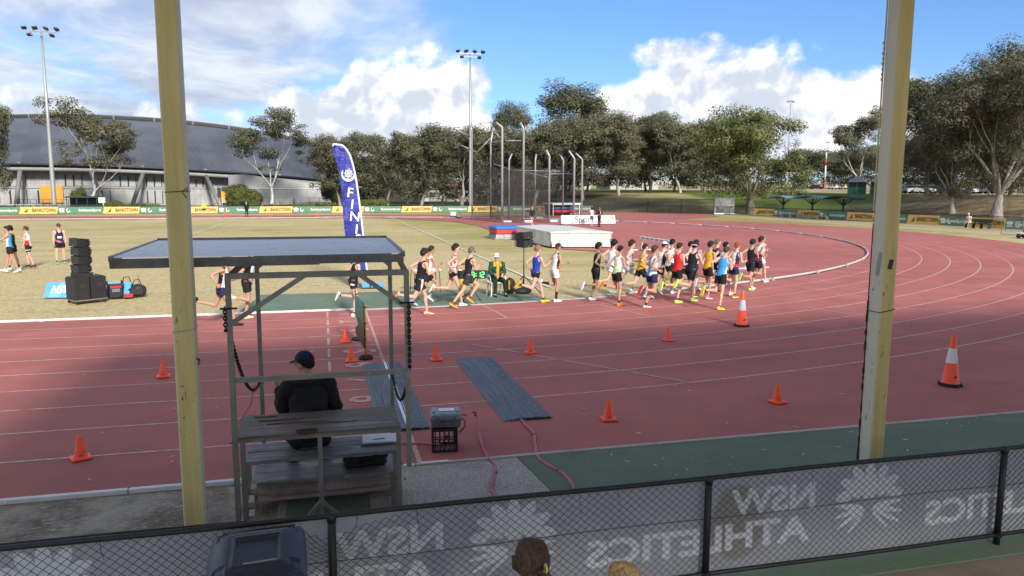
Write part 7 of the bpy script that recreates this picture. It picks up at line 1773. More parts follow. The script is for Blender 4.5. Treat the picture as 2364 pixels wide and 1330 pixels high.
# goal, kiosks
p = far_pt(1771, 215); e = empty('football_goal', p, R(-25), 'white football goal on the field behind the shade shelters', 'goal'); mb = MB(); mb.tube([(-3.0, 0, 0), (-3.0, 0, 2.4), (3.0, 0, 2.4), (3.0, 0, 0)], 0.09, 6); mb.build('frame', M_WHTP, e)
mb = MB(); mb.tube([(-3.0, 0, 2.4), (-3.0, 1.6, 0), (3.0, 1.6, 0), (3.0, 0, 2.4)], 0.04, 5); mb.build('stays', M_WHTP, e)
M_KIOSK = mat('green_kiosk_wall', (0.03, 0.17, 0.09), 0.6, 0.1, 1)
for k, (px, D_) in enumerate(((1977, 135), (2030, 132))):
    p = far_pt(px, D_); e = empty('kiosk', p, R(-38), ['grey-roofed glazed kiosk with green base left of the right post', 'grey-roofed glazed kiosk hidden partly by the right post'][k], 'kiosk'); e.scale = (0.6, 0.6, 0.8)
    mb = MB(); mb.box((0, 0, 0.7), (4.6, 3.6, 1.4)); mb.build('base_wall', M_KIOSK, e); mb = MB(); mb.box((0, 0, 1.9), (4.4, 3.4, 1.0)); mb.build('glazing', M_DARK, e)
    mb = MB(); mb.add([(-2.6, -2.1, 2.4), (2.6, -2.1, 2.4), (2.6, 2.1, 2.4), (-2.6, 2.1, 2.4), (-0.5, 0, 3.6), (0.5, 0, 3.6)], [(0, 1, 5, 4), (1, 2, 5), (2, 3, 4, 5), (3, 0, 4), (3, 2, 1, 0)]); mb.build('roof', M_TRIM, e)
    for sx in (-2.2, 0, 2.2): mb = MB(); mb.box((sx, -1.75, 1.2), (0.12, 0.12, 2.4)); mb.build('post', M_TRIM, e)
# pale houses glimpsed between the trunks
M_HOUSE = mat('cream_house_wall', (0.42, 0.40, 0.36), 0.85, 0.08, 0.5); M_TILE = mat('brown_tile_roof', (0.16, 0.09, 0.065), 0.85, 0.15, 1)
for k, (px, Y, w, lab) in enumerate(((1028, 205, 14, 'pale house glimpsed between the trunks left of the cage'), (1450, 215, 16, 'pale house glimpsed between the trunks right of the cage'), (1310, 225, 12, 'pale house glimpsed behind the cage'))):
    p = AY(px, 460, Y); e = empty('house', (p.x, p.y, terrain(p.x, p.y)), R(4*k), lab, 'house'); mb = MB(); mb.box((0, 0, 1.6), (w, 8, 3.2)); mb.build('wall', M_HOUSE, e)
    mb = MB(); mb.add([(-w/2-.5, -4.5, 3.2), (w/2+.5, -4.5, 3.2), (w/2+.5, 4.5, 3.2), (-w/2-.5, 4.5, 3.2), (-w/2+3, 0, 5.2), (w/2-3, 0, 5.2)], [(0, 1, 5, 4), (1, 2, 5), (2, 3, 4, 5), (3, 0, 4)]); mb.build('roof', M_TILE, e)
    for q in (-0.3, 0.05, 0.33): mb = MB(); mb.box((w*q, -4.03, 1.7), (1.6, 0.08, 1.3)); mb.build('window', M_DARK, e)
# ================================================================== people
def m_skin(name, col):
    def fn(b, tc, bs, t):
        P = tc.outputs['Object']; n = b.noise(P, 14, 4, 0.6); n2 = b.noise(P, 3, 3, 0.5)
        c = b.mix(b.sm(n, 0.3, 0.7), tuple(q*0.88 for q in col), col); c = b.mix(b.sm(n2, 0.45, 0.75, 0, 0.35), c, (min(1, col[0]*1.06), col[1]*0.82, col[2]*0.80)); t.links.new(c, bs.inputs['Base Color'])
        bs.inputs['Roughness'].default_value = 0.5; bs.inputs['Subsurface Weight'].default_value = 0.0; bs.inputs['Specular IOR Level'].default_value = 0.35
    return node_mat(name, fn)
SKIN = {'light': m_skin('light_skin', (0.60, 0.37, 0.27)), 'tan': m_skin('tanned_skin', (0.47, 0.27, 0.18)), 'brown': m_skin('brown_skin', (0.30, 0.165, 0.105)), 'pink': m_skin('pink_skin', (0.64, 0.37, 0.29))}
M_EYE = mat('dark_eye', (0.02, 0.015, 0.012), 0.3, 0.1, 30); M_LIP = mat('lip', (0.36, 0.13, 0.11), 0.5, 0.1, 30)
def cloth(name, col, rough=0.8):
    def fn(b, tc, bs, t):
        P = tc.outputs['Object']; n = b.noise(P, 11, 4, 0.6, 0.5); w = b.noise(b.xyz(b.m('MULTIPLY', b.sep(P)[0], 5), b.m('MULTIPLY', b.sep(P)[1], 5), b.m('MULTIPLY', b.sep(P)[2], 12)), 1.0, 4, 0.6, 1.0)
        c = b.mix(b.sm(n, 0.3, 0.7), tuple(q*0.84 for q in col), col); t.links.new(c, bs.inputs['Base Color']); bs.inputs['Roughness'].default_value = rough; bs.inputs['Specular IOR Level'].default_value = 0.25
        bump_to(b, t, bs, w, 0.7, 0.03)
    return node_mat('cloth_'+name, fn)
CL = {k: cloth(k, v) for k, v in {'black': (0.014, 0.014, 0.016), 'white': (0.72, 0.72, 0.74), 'navy': (0.018, 0.024, 0.075), 'royal': (0.020, 0.055, 0.36), 'sky': (0.055, 0.32, 0.66), 'red': (0.62, 0.022, 0.028), 'orange': (0.72, 0.20, 0.03),
      'gold': (0.70, 0.36, 0.03), 'lime': (0.40, 0.62, 0.20), 'yellow': (0.70, 0.58, 0.06), 'hivis': (0.55, 0.85, 0.03), 'green': (0.02, 0.075, 0.045), 'darkgreen': (0.012, 0.030, 0.022), 'teal': (0.10, 0.45, 0.45), 'grey': (0.20, 0.20, 0.22), 'charcoal': (0.035, 0.036, 0.042), 'cream': (0.66, 0.58, 0.42), 'pink': (0.70, 0.22, 0.30), 'mint': (0.45, 0.72, 0.62), 'orangered': (0.85, 0.10, 0.02), 'neon': (0.62, 0.85, 0.16), 'lavender': (0.52, 0.54, 0.74)}.items()}
def m_hair(name, col):
    def fn(b, tc, bs, t):
        P = tc.outputs['Object']; n = b.noise(b.xyz(b.m('MULTIPLY', b.sep(P)[0], 60), b.m('MULTIPLY', b.sep(P)[1], 60), b.m('MULTIPLY', b.sep(P)[2], 18)), 1.0, 4, 0.6, 0.6)
        c = b.mix(b.sm(n, 0.3, 0.7), tuple(q*0.5 for q in col), tuple(min(1, q*1.35) for q in col)); t.links.new(c, bs.inputs['Base Color']); bs.inputs['Roughness'].default_value = 0.65; bs.inputs['Specular IOR Level'].default_value = 0.2; bump_to(b, t, bs, n, 0.8, 0.012)
    return node_mat(name, fn)
HAIR = {'black': m_hair('black_hair', (0.012, 0.010, 0.010)), 'dark': m_hair('dark_brown_hair', (0.030, 0.020, 0.014)), 'brown': m_hair('brown_hair', (0.075, 0.046, 0.027)), 'sandy': m_hair('sandy_hair', (0.24, 0.155, 0.075)), 'blond': m_hair('blond_hair', (0.42, 0.28, 0.12)), 'ginger': m_hair('ginger_hair', (0.30, 0.095, 0.030)), 'grey': m_hair('grey_brown_hair', (0.14, 0.115, 0.09))}

def rot_about(v, ax, a): return Quaternion(ax, a) @ v
class Body:
    """joint positions for a pose; x forward, y left, z up, pelvis at the origin"""
    def __init__(s, p, k=1.0, build=1.0):
        g = lambda n, d=0.0: p.get(n, d)
        s.k, s.build = k, build; lean = R(g('lean', 8)); side = R(g('side'))
        s.U = Vector((math.sin(lean), math.sin(side), math.cos(lean))).normalized(); s.lat0 = rot_about(Vector((0, 1, 0)), Vector((0, 0, 1)), R(g('hiptwist')))
        lt = rot_about(Vector((0, 1, 0)), s.U, R(g('twist'))); s.lat1 = (lt-s.U*lt.dot(s.U)).normalized(); s.fw1 = s.lat1.cross(s.U).normalized()
        s.pel = Vector((0, 0, 0)); s.neck = s.U*0.545*k; s.sh = {}; s.el = {}; s.wr = {}; s.hip = {}; s.kn = {}; s.an = {}; s.ft = {}; s.hd = {}
        for sd, q in (('L', 1), ('R', -1)):
            s.sh[sd] = s.U*0.475*k+s.lat1*(0.178*k*q*(0.5+0.5*build))
            a, ab, e, inn = R(g('sh'+sd)), R(g('ab'+sd, 12)), R(g('el'+sd, 20)), R(g('in'+sd, 0))
            f = s.fw1; dn = -s.U if not g('armworld') else Vector((0, 0, -1))
            d = (dn*math.cos(a)+f*math.sin(a)).normalized(); d = (d*math.cos(ab)+s.lat1*q*math.sin(ab)).normalized(); s.el[sd] = s.sh[sd]+d*0.285*k
            d2 = (dn*math.cos(a+e)+f*math.sin(a+e)).normalized(); d2 = (d2*math.cos(inn)-s.lat1*q*math.sin(inn)).normalized(); s.wr[sd] = s.el[sd]+d2*0.25*k; s.hd[sd] = d2
            s.hip[sd] = s.lat0*(0.088*k*q)+Vector((0, 0, -0.03*k)); a, kf = R(g('hip'+sd)), R(g('kn'+sd)); ab = R(g('hab'+sd, 2))
            hf = s.lat0.cross(Vector((0, 0, 1))).normalized(); dz = Vector((0, 0, -1))
            d = dz*math.cos(a)+hf*math.sin(a); d = (d*math.cos(ab)+s.lat0*q*math.sin(ab)).normalized(); s.kn[sd] = s.hip[sd]+d*0.425*k
            th = a-kf; d = dz*math.cos(th)+hf*math.sin(th); d = (d*math.cos(ab*0.3)+s.lat0*q*math.sin(ab*0.3)).normalized(); s.an[sd] = s.kn[sd]+d*0.415*k
            fa = th+R(g('ank'+sd)); s.ft[sd] = (hf*math.cos(fa)+Vector((0, 0, 1))*math.sin(fa)).normalized()
        hy, hpt = R(g('hyaw')), R(g('hpitch')); hu = (s.U+Vector((0, 0, 1.2))).normalized(); fw = rot_about(s.fw1, hu, hy); fw = (fw-hu*fw.dot(hu)).normalized(); ax = hu.cross(fw); hu = rot_about(hu, ax, hpt); fw = rot_about(fw, ax, hpt)
        s.HU, s.HF, s.HL = hu, fw, hu.cross(fw); s.head = s.neck+(s.U*0.4+hu*0.6)*0.155*k+fw*0.018*k
    def mesh(s, voxel):
        k, b_ = s.k, s.build; mb = MB(); n = 14
        sec = [(-0.13, 0.07, 0.07), (-0.09, 0.135, 0.105), (-0.03, 0.160, 0.118), (0.03, 0.158, 0.115), (0.11, 0.135, 0.100), (0.19, 0.132, 0.100), (0.29, 0.150, 0.112), (0.38, 0.162, 0.112), (0.45, 0.150, 0.098), (0.50, 0.105, 0.075), (0.545, 0.058, 0.058)]
        vs = []
        for t, w, d in sec:
            f = max(0, min(1, t/0.45)); lat = s.lat0.lerp(s.lat1, f).normalized(); up = Vector((0, 0, 1)).lerp(s.U, min(1, max(0, t+0.1)/0.2)); c = (s.U*t if t > 0 else Vector((0, 0, t)))*k; fw = lat.cross(up).normalized()
            w_, d_ = w*k*(0.6+0.4*b_), d*k*b_**1.2
            for j in range(n): a = 2*math.pi*j/n; vs.append(c+lat*(w_*math.cos(a))-fw*(-d_*math.sin(a)))
        m = len(sec); mb.add(vs, [(i*n+j, i*n+(j+1) % n, (i+1)*n+(j+1) % n, (i+1)*n+j)[::-1] for i in range(m-1) for j in range(n)]+[tuple(range(n)), tuple(range((m-1)*n, m*n))[::-1]])
        def tb(p, r): mb.tube(p, [q*k for q in r], 10)
        for sd, q in (('L', 1), ('R', -1)):
            S, E, Wr = s.sh[sd], s.el[sd], s.wr[sd]; bb = b_
            mb.ell(S-s.U*0.012*k, (0.060*k*bb,)*3, 10, 8)
            tb([S, S.lerp(E, 0.35), S.lerp(E, 0.75), E], (0.053*bb, 0.048*bb, 0.041*bb, 0.038*bb)); mb.ell(E, (0.038*k*bb,)*3, 8, 6); tb([E, E.lerp(Wr, 0.28), E.lerp(Wr, 0.7), Wr], (0.037*bb, 0.041*bb, 0.031*bb, 0.025*bb))
            H, K, A_ = s.hip[sd], s.kn[sd], s.an[sd]; mb.ell(H+Vector((-0.02*k, 0, 0.0)), (0.098*k*bb, 0.088*k*bb, 0.10*k), 10, 8)
            tb([H, H.lerp(K, 0.3), H.lerp(K, 0.7), K], (0.090*bb, 0.084*bb, 0.064*bb, 0.054*bb)); mb.ell(K, (0.054*k*bb,)*3, 8, 6)
            back = (s.ft[sd]*-0.012*k); tb([K, K.lerp(A_, 0.28)+back, K.lerp(A_, 0.65)+back*0.5, A_], (0.052*bb, 0.057*bb, 0.043*bb, 0.034)); tb([A_+Vector((0, 0, 0.0)), A_+s.ft[sd]*0.03*k], (0.036, 0.030))
        mb.tube([s.neck-s.U*0.05*k, s.head-s.HU*0.06*k], [0.060*k*b_, 0.055*k*b_], 10)
        Mh = Matrix((s.HF, s.HL, s.HU)).transposed(); hc = s.head
        mb.ell(hc+s.HU*0.018*k, (0.097*k, 0.077*k, 0.104*k), 16, 12, Mh); mb.ell(hc+s.HF*0.030*k-s.HU*0.055*k, (0.060*k, 0.054*k, 0.062*k), 12, 8, Mh)
        mb.ell(hc+s.HF*0.100*k-s.HU*0.018*k, (0.020*k, 0.015*k, 0.026*k), 8, 6, Mh)
        for q in (-1, 1): mb.ell(hc+s.HL*(q*0.079*k)-s.HF*0.008*k-s.HU*0.01*k, (0.018*k, 0.012*k, 0.032*k), 8, 6, Mh)
        o = link('tmp', mb.mesh('tmp', SKIN['light'])); rm = o.modifiers.new('r', 'REMESH'); rm.mode = 'VOXEL'; rm.voxel_size = voxel; sm_ = o.modifiers.new('s', 'SMOOTH'); sm_.factor = 0.5; sm_.iterations = 4
        dg = bpy.context.evaluated_depsgraph_get(); ev = o.evaluated_get(dg); me = ev.to_mesh(); me.calc_loop_triangles() if False else None
        nv = len(me.vertices); V = np.empty(nv*3, np.float32); me.vertices.foreach_get('co', V); V = V.reshape(-1, 3); Nn = np.empty(nv*3, np.float32); me.vertices.foreach_get('normal', Nn); Nn = Nn.reshape(-1, 3)
        F4 = np.empty(len(me.loops), np.int32); me.loops.foreach_get('vertex_index', F4); F4 = F4.reshape(-1, 4); ev.to_mesh_clear(); md = o.data; bpy.data.objects.remove(o, do_unlink=True); bpy.data.meshes.remove(md)
        return V.copy(), Nn.copy(), F4.copy()
def np_mesh(name, V, F_, mats, mi=None, smooth=True):
    used = np.unique(F_); rm = np.full(len(V), -1, np.int64); rm[used] = np.arange(len(used)); me = bpy.data.meshes.new(name); me.vertices.add(len(used)); me.vertices.foreach_set('co', V[used].astype(np.float32).ravel()); F2 = rm[F_].astype(np.int32)
    me.loops.add(F2.size); me.loops.foreach_set('vertex_index', F2.ravel()); me.polygons.add(len(F2)); me.polygons.foreach_set('loop_start', np.arange(0, F2.size, F2.shape[1], dtype=np.int32))
    for m in mats: me.materials.append(m)
    if mi is not None: me.polygons.foreach_set('material_index', np.asarray(mi, np.int32))
    me.polygons.foreach_set('use_smooth', np.full(len(F2), smooth)); me.update(calc_edges=True); return me
def smooth_rim(V, F_, it=8):
    E_ = np.sort(np.concatenate([F_[:, [0, 1]], F_[:, [1, 2]], F_[:, [2, 3]], F_[:, [3, 0]]]), axis=1); q, c = np.unique(E_, axis=0, return_counts=True); b_ = q[c == 1]
    for _ in range(it):
        S_ = np.zeros_like(V); n_ = np.zeros(len(V)); np.add.at(S_, b_[:, 0], V[b_[:, 1]]); np.add.at(S_, b_[:, 1], V[b_[:, 0]]); np.add.at(n_, b_[:, 0], 1); np.add.at(n_, b_[:, 1], 1); m = n_ > 1
        V[m] = 0.45*V[m]+0.55*S_[m]/n_[m][:, None]
    return V
def hand_shell(mb, wr, d, side, k, style):
    """palm with four jointed fingers of unequal length and a thumb leaving its side"""
    d = d.normalized(); s_ = side-d*side.dot(d); s_ = s_.normalized() if s_.length > 1e-4 else d.orthogonal().normalized(); nrm = d.cross(s_).normalized()
    c = wr+d*0.045*k; M_ = Matrix((d, s_, nrm)).transposed(); mb.ell(c, (0.052*k, 0.040*k, 0.018*k), 10, 8, M_)
    curl = {'fist': 1.35, 'relaxed': 0.55, 'open': 0.08}[style]
    for i, (off, L) in enumerate(((-0.028, 0.068), (-0.010, 0.078), (0.010, 0.073), (0.027, 0.058))):
        p = wr+d*0.085*k+s_*off*k*(1.0 if style != 'open' else 1.2); dd = (d+s_*off*(6 if style == 'open' else 1)).normalized(); pts = [p-dd*0.012*k]; a = 0
        for j, f in enumerate((0.45, 0.32, 0.23)): a += curl*(0.75 if j == 0 else 1.0)*0.85; q = dd*math.cos(a)-nrm*math.sin(a); p = p+q*(L*k*f); pts.append(p)
        mb.tube(pts, [0.0098*k, 0.0092*k, 0.0085*k, 0.0070*k], 6)
    t0 = wr+d*0.025*k-s_*0.030*k; dt = (d*0.75-s_*0.75-nrm*(0.5 if style == 'fist' else 0.15)).normalized(); t1 = t0+dt*0.035*k; d2 = (d*1.0-s_*0.05-nrm*(0.7 if style == 'fist' else 0.2)).normalized(); mb.tube([t0-dt*0.01*k, t1, t1+d2*0.030*k], [0.013*k, 0.0115*k, 0.009*k], 6)
SHOE = {}
def shoe_mesh(up, sole):
    if (up, sole) in SHOE: return SHOE[(up, sole)]
    mb = MB(); mb.smooth = True; sec = [(-0.085, 0.014, 0.040), (-0.075, 0.030, 0.072), (-0.045, 0.037, 0.092), (-0.005, 0.039, 0.094), (0.040, 0.040, 0.078), (0.085, 0.044, 0.060), (0.130, 0.044, 0.046), (0.165, 0.036, 0.038), (0.188, 0.016, 0.030)]; n = 9
    for x, w, h in sec:
        for j in range(n): a = math.pi*j/(n-1); mb.V.append((x, w*math.cos(a), 0.016+(h-0.016)*math.sin(a)**0.8))
    m = len(sec)
    for i in range(m-1):
        for j in range(n-1): mb.Fc.append([i*n+j, (i+1)*n+j, (i+1)*n+j+1, i*n+j+1]); mb.Mi.append(0); mb.sm.append(True)
    mb.mi = 1; mb.smooth = False; out = [(x, w+0.004) for x, w, h in sec]; N_ = len(out); zb = lambda x: 0.012*max(0, (x-0.10)/0.09)**2+0.008*max(0, (-0.05-x)/0.04)**2
    vs = []
    for s_ in (-1, 1):
        for x, w in out: vs += [(x, s_*w, zb(x)), (x, s_*w, 0.024+0.010*(x < 0))]
    o2 = 2*N_; fs = []
    for i in range(N_-1): fs += [(2*i, 2*i+2, 2*i+3, 2*i+1), (o2+2*i+2, o2+2*i, o2+2*i+1, o2+2*i+3), (2*i+2, 2*i, o2+2*i, o2+2*i+2), (2*i+1, 2*i+3, o2+2*i+3, o2+2*i+1)]
    fs += [(0, 1, o2+1, o2), (2*N_-1, 2*N_-2, o2+2*N_-2, o2+2*N_-1)]
    mb.add(vs, fs); mb.mi = 2; 
    for s_ in (-1, 1):
        for q in range(3): x = -0.01+0.03*q; mb.box((x, s_*0.0405, 0.045), (0.010, 0.004, 0.034), Matrix.Rotation(0.5, 3, 'Y'))
    SHOE[(up, sole)] = mb.mesh('shoe', [CL[up], CL[sole], CL['black' if up != 'black' else 'charcoal']]); return SHOE[(up, sole)]
def track_heading(p):
    if p.x <= XC: return 0.0
    return math.atan2(p.y-YC, p.x-XC)+math.pi/2
BIN = Vector((0, 0, 0))
def person(label, at, heading, pose, fit_, height=1.78, build=0.92, anchor='C', lift=0.0, z0=0.0, group=None, voxel=0.0165, hands='fist', nm='person', seat=None):
    k = height/1.78; B = Body(pose, k, build); V, Nn, Fq = B.mesh(voxel*k)
    sole = {}
    for sd in 'LR': sole[sd] = min((B.an[sd]+Vector((0, 0, 0))).z-0.085*k+min(0, B.ft[sd].z*0.17*k), B.an[sd].z-0.085*k+max(0, B.ft[sd].z)*-0.06*k)
    zp = (-min(sole.values())+lift) if seat is None else seat+0.115*k
    off = Vector((0, 0, 0))
    if anchor in 'LR': off = Vector((B.an[anchor].x+B.ft[anchor].x*0.05*k, B.an[anchor].y, 0))
    M_ = Matrix.Rotation(heading, 3, 'Z'); org = Vector((at[0], at[1], z0))-M_ @ off
    e = empty(nm, (org.x, org.y, z0), heading, label, 'person', group); Z = Vector((0, 0, zp))
    # --- which bone each vertex belongs to
    bones = [('T', B.pel, B.neck, 0.125), ('H', B.head-B.HU*0.02*k, B.head+B.HU*0.03*k, 0.088), ('N', B.neck, B.head-B.HU*0.05*k, 0.07)]
    for sd in 'LR': bones += [('U'+sd, B.sh[sd], B.el[sd], 0.052), ('F'+sd, B.el[sd], B.wr[sd], 0.042), ('G'+sd, B.hip[sd], B.kn[sd], 0.088), ('S'+sd, B.kn[sd], B.an[sd], 0.055)]
    D_, T_ = [], []
    for nme, a, c, r in bones:
        a, c = np.array(a), np.array(c); ab = c-a; t = np.clip(((V-a)@ab)/(ab@ab), 0, 1); D_.append(np.linalg.norm(V-(a+t[:, None]*ab), axis=1)/(r*k)); T_.append(t)
    D_ = np.array(D_); T_ = np.array(T_); bi = D_.argmin(0); names = np.array([q[0] for q in bones])[bi]; tt = T_[bi, np.arange(len(V))]
    U_, l1, f1 = np.array(B.U), np.array(B.lat1), np.array(B.fw1); u = (V@U_)/k; yl = (V@l1)/k; fx = (V@f1)/k
    u0 = V[:, 2]/k; isT = names == 'T'; g0 = np.char.startswith(names, 'G'); s0 = np.char.startswith(names, 'S'); a0 = np.char.startswith(names, 'U'); f0 = np.char.startswith(names, 'F'); hd = names == 'H'
    hv = (V-np.array(B.head))/k; hf, hl, hu = hv@np.array(B.HF), hv@np.array(B.HL), hv@np.array(B.HU)
    def piece(name, mask, offs, mats, pat=None, parent=e, rough=0.0):
        fm = mask[Fq].all(1)
        if fm.sum() < 4: return None
        V2 = V+Nn*(np.asarray(offs)[:, None] if hasattr(offs, '__len__') else offs)*k
        F2 = Fq[fm]; mi = None; V2 = smooth_rim(V2, F2)
        if pat is not None:
            cu, cy, cf = u[F2].mean(1), yl[F2].mean(1), fx[F2].mean(1); mi = [pat(a, b_, c) for a, b_, c in zip(cu, cy, cf)]
        o = link(name, np_mesh(name, V2, F2, mats, mi), parent, Z); return o
    top = fit_.get('top', 'singlet'); tc_ = [CL[c] for c in fit_.get('tcol', ['white'])]; pat = fit_.get('pat'); hem = fit_.get('hem', -0.035)
    legl = fit_.get('short', 0.42); lower = fit_.get('lower', 'shorts')
    torso = isT | (g0 & (tt < 0.06) & (u0 > -0.12))
    if lower:
        if lower == 'trousers': msk = (isT & (u0 < 0.05)) | g0 | (s0 & (tt < 0.93)); of = 0.012+0.012*(s0*tt)
        else: msk = (isT & (u0 < 0.05)) | (g0 & (tt < legl)); of = 0.010+(0.045 if lower == 'shorts' else 0.004)*np.where(g0, tt, 0)
        piece('trousers' if lower == 'trousers' else 'shorts', msk, of, [CL[c] for c in fit_.get('lcol', ['black'])], fit_.get('lpat'))
    if top == 'singlet':
        w = np.interp(u, [0.0, 0.30, 0.36, 0.42, 0.47, 0.56], [0.3, 0.3, 0.150, 0.118, 0.108, 0.100]); scoop = np.where(fx > 0.02, 0.435, 0.475)
        msk = (isT | (a0 & (u < 0.40) & (np.abs(yl) < 0.15))) & (u > hem) & (np.abs(yl) < w) & ~((u > scoop) & (np.abs(yl) < 0.052)) & (u < 0.545)
        piece('singlet', msk, 0.011+0.010*np.clip((0.2-u)/0.2, 0, 1), tc_, pat)
    elif top == 'tee': piece('shirt', (isT & (u > hem) & (u < 0.535)) | (a0 & (tt < 0.55)), 0.014+0.016*np.clip((0.25-u)/0.25, 0, 1), tc_, pat)
    elif top == 'jacket':
        bulk = fit_.get('bulk', 0.022); wr_ = 0.010*np.sin(V[:, 2]*38+V[:, 0]*17)*np.sin(V[:, 1]*23); piece('jacket', (isT & (u > -0.08) & (u < 0.55)) | (g0 & (tt < 0.05)) | a0 | (f0 & (tt < 0.93)), bulk+wr_, tc_, pat)
    # --- hair or cap
    hs = fit_.get('hair', ('dark', 'short')); noise_ = np.array([noise.noise(Vector(q)*(32 if hs[1] != 'curly' else 22)) for q in hv]) if hs[1] != 'none' else 0
    line = hu*0.80-hf*0.72
    if hs[1] != 'none':
        amt = {'short': 0.012, 'mid': 0.022, 'curly': 0.030, 'long': 0.018, 'bald': 0.004, 'crop': 0.007}[hs[1]]
        hm = (hd | (names == 'N')) & (line > 0.006) & (hu > (-0.085 if hs[1] != 'crop' else -0.06)) & ~((np.abs(hl) > 0.066) & (hu < 0.0) & (hf > -0.02))
        piece('hair', hm, amt*(0.55+0.9*np.clip(hu*7+0.5, 0, 1))+noise_*amt*0.9, [HAIR[hs[0]]])
    cap = fit_.get('cap')
    if cap:
        cm = hd & (hu-hf*0.12 > 0.052); piece('cap', cm, 0.020, [CL[cap[0]]]); c_o = e.children[-1] if e.children[-1].name.startswith('cap') else e
        fwd = B.HF if cap[1] > 0 else -B.HF; mb = MB(); mb.smooth = True; nn = 10
        for j in range(nn+1):
            a = R(-62+124*j/nn)
            for r_, dz in ((0.094, 0.0), (0.094+0.075*math.cos(a*0.9), -0.016)):
                q = fwd*(math.cos(a)*r_*k)+B.HL*(math.sin(a)*r_*0.85*k)+B.HU*((0.058+dz-0.010*math.sin(a)**2)*k); mb.V.append(tuple(B.head+q+Z))
        base = len(mb.V); mb.V += [tuple(Vector(v)-B.HU*0.006) for v in mb.V[:]]
        for j in range(nn): mb.Fc += [[2*j, 2*j+1, 2*j+3, 2*j+2], [base+2*j+2, base+2*j+3, base+2*j+1, base+2*j], [2*j+1, base+2*j+1, base+2*j+3, 2*j+3]]; mb.Mi += [0]*3; mb.sm += [True]*3
        mb.build('cap_brim', CL[cap[2] if len(cap) > 2 else cap[0]], c_o if False else e)
    if fit_.get('glasses'):
        mb = MB(); 
        for q in (-1, 1): mb.box(B.head+B.HF*0.098*k+B.HL*(q*0.034*k)+B.HU*0.008*k+Z, (0.016*k, 0.056*k, 0.034*k), Matrix((B.HF, B.HL, B.HU)).transposed()); mb.bar(B.head+B.HF*0.09*k+B.HL*(q*0.066*k)+B.HU*0.012*k+Z, B.head-B.HF*0.01*k+B.HL*(q*0.086*k)+B.HU*0.012*k+Z, 0.006, 0.010)
        mb.build('sunglasses', CL['black'], e)
    # --- socks, shoes
    for sd in 'LR':
        sk = fit_.get('sock')
        if sk: piece('sock', ((names == 'S'+sd) & (tt > sk[1])), 0.005, [CL[sk[0]]])
        sh_ = fit_.get('shoes', ('white', 'white'))
        f = B.ft[sd]; lat = B.lat0-f*B.lat0.dot(f); lat.normalize(); upv = f.cross(lat); Mf = Matrix((f, lat, upv)).transposed().to_4x4(); o = link('shoe', shoe_mesh(*sh_), e); A_ = B.an[sd]+Z
        o.matrix_local = Matrix.Translation(A_-upv*(0.088*k)) @ Mf @ Matrix.Diagonal((1.06*k, 1.06*k, 1.0*k, 1))
    # --- body: skin with hands and face features in one mesh
    mb = MB(); mb.smooth = True
    hs_ = hands if isinstance(hands, dict) else {'L': hands, 'R': hands}
    for sd, q in (('L', 1), ('R', -1)): hand_shell(mb, B.wr[sd], B.hd[sd], (B.U*-0.9+B.fw1*0.3) if hs_[sd] != 'open' else B.lat1*-q, k, hs_[sd])
    nh = len(mb.Fc); Mh = Matrix((B.HF, B.HL, B.HU)).transposed()
    for q in (-1, 1): mb.ell(B.head+B.HF*0.088*k+B.HL*(q*0.032*k)+B.HU*0.004*k, (0.008*k, 0.014*k, 0.008*k), 8, 6, Mh); mb.box(B.head+B.HF*0.094*k+B.HL*(q*0.034*k)+B.HU*0.024*k, (0.008*k, 0.034*k, 0.006*k), Mh)
    ne = len(mb.Fc); mb.ell(B.head+B.HF*0.087*k-B.HU*0.066*k, (0.007*k, 0.023*k, 0.007*k), 8, 6, Mh)
    nb_ = len(V); Vall = np.vstack([V, np.array([tuple(v) for v in mb.V], np.float32)]); me = bpy.data.meshes.new('body')
    faces = Fq.tolist()+[[i+nb_ for i in f] for f in mb.Fc]; me.from_pydata(Vall.tolist(), [], faces); mi = [0]*(len(Fq)+nh)+[1]*(ne-nh)+[2]*(len(mb.Fc)-ne); me.polygons.foreach_set('material_index', mi); me.polygons.foreach_set('use_smooth', [True]*len(faces))
    for m in (SKIN[fit_.get('skin', 'light')], M_EYE, M_LIP): me.materials.append(m)
    me.update(); link('body', me, e, Z)
    return e, B, Z

# ------------------------------------------------------------------ poses
def mirror(p):
    q = {}
    for a, v in p.items():
        if a[-1] == 'L' and a[:-1] in ('hip', 'kn', 'ank', 'sh', 'el', 'ab', 'in', 'hab'): q[a[:-1]+'R'] = v
        elif a[-1] == 'R' and a[:-1] in ('hip', 'kn', 'ank', 'sh', 'el', 'ab', 'in', 'hab'): q[a[:-1]+'L'] = v
        elif a in ('twist', 'hiptwist', 'side'): q[a] = -v
        else: q[a] = v
    return q
POSE = {  # right leg carries the weight in each; mirror() gives the left-footed twin
    'mid': dict(lean=9, hipR=4, knR=18, ankR=14, hipL=8, knL=108, ankL=-15, shL=-28, elL=95, inL=15, shR=12, elR=92, inR=20, abL=16, abR=12, twist=8),
    'strike': dict(lean=8, hipR=27, knR=20, ankR=-4, hipL=-20, knL=82, ankL=-20, shL=26, elL=88, inL=25, shR=-48, elR=92, abL=10, abR=16, twist=-16),
    'toeoff': dict(lean=11, hipR=-26, knR=16, ankR=12, hipL=50, knL=84, ankL=0, shL=-46, elL=92, shR=26, elR=95, inR=28, abL=16, abR=8, twist=14),
    'float': dict(lean=10, hipR=40, knR=52, ankR=8, hipL=-24, knL=62, ankL=-28, shL=28, elL=92, inL=25, shR=-46, elR=95, abL=8, abR=14, twist=-14)}
def P_(name, mir=False, **kw):
    p = dict(POSE[name]); p = mirror(p) if mir else p; p.update(kw); return p
SP = lambda a: (lambda u, y, f: 1 if abs(y) > a else 0)                                  # side panels
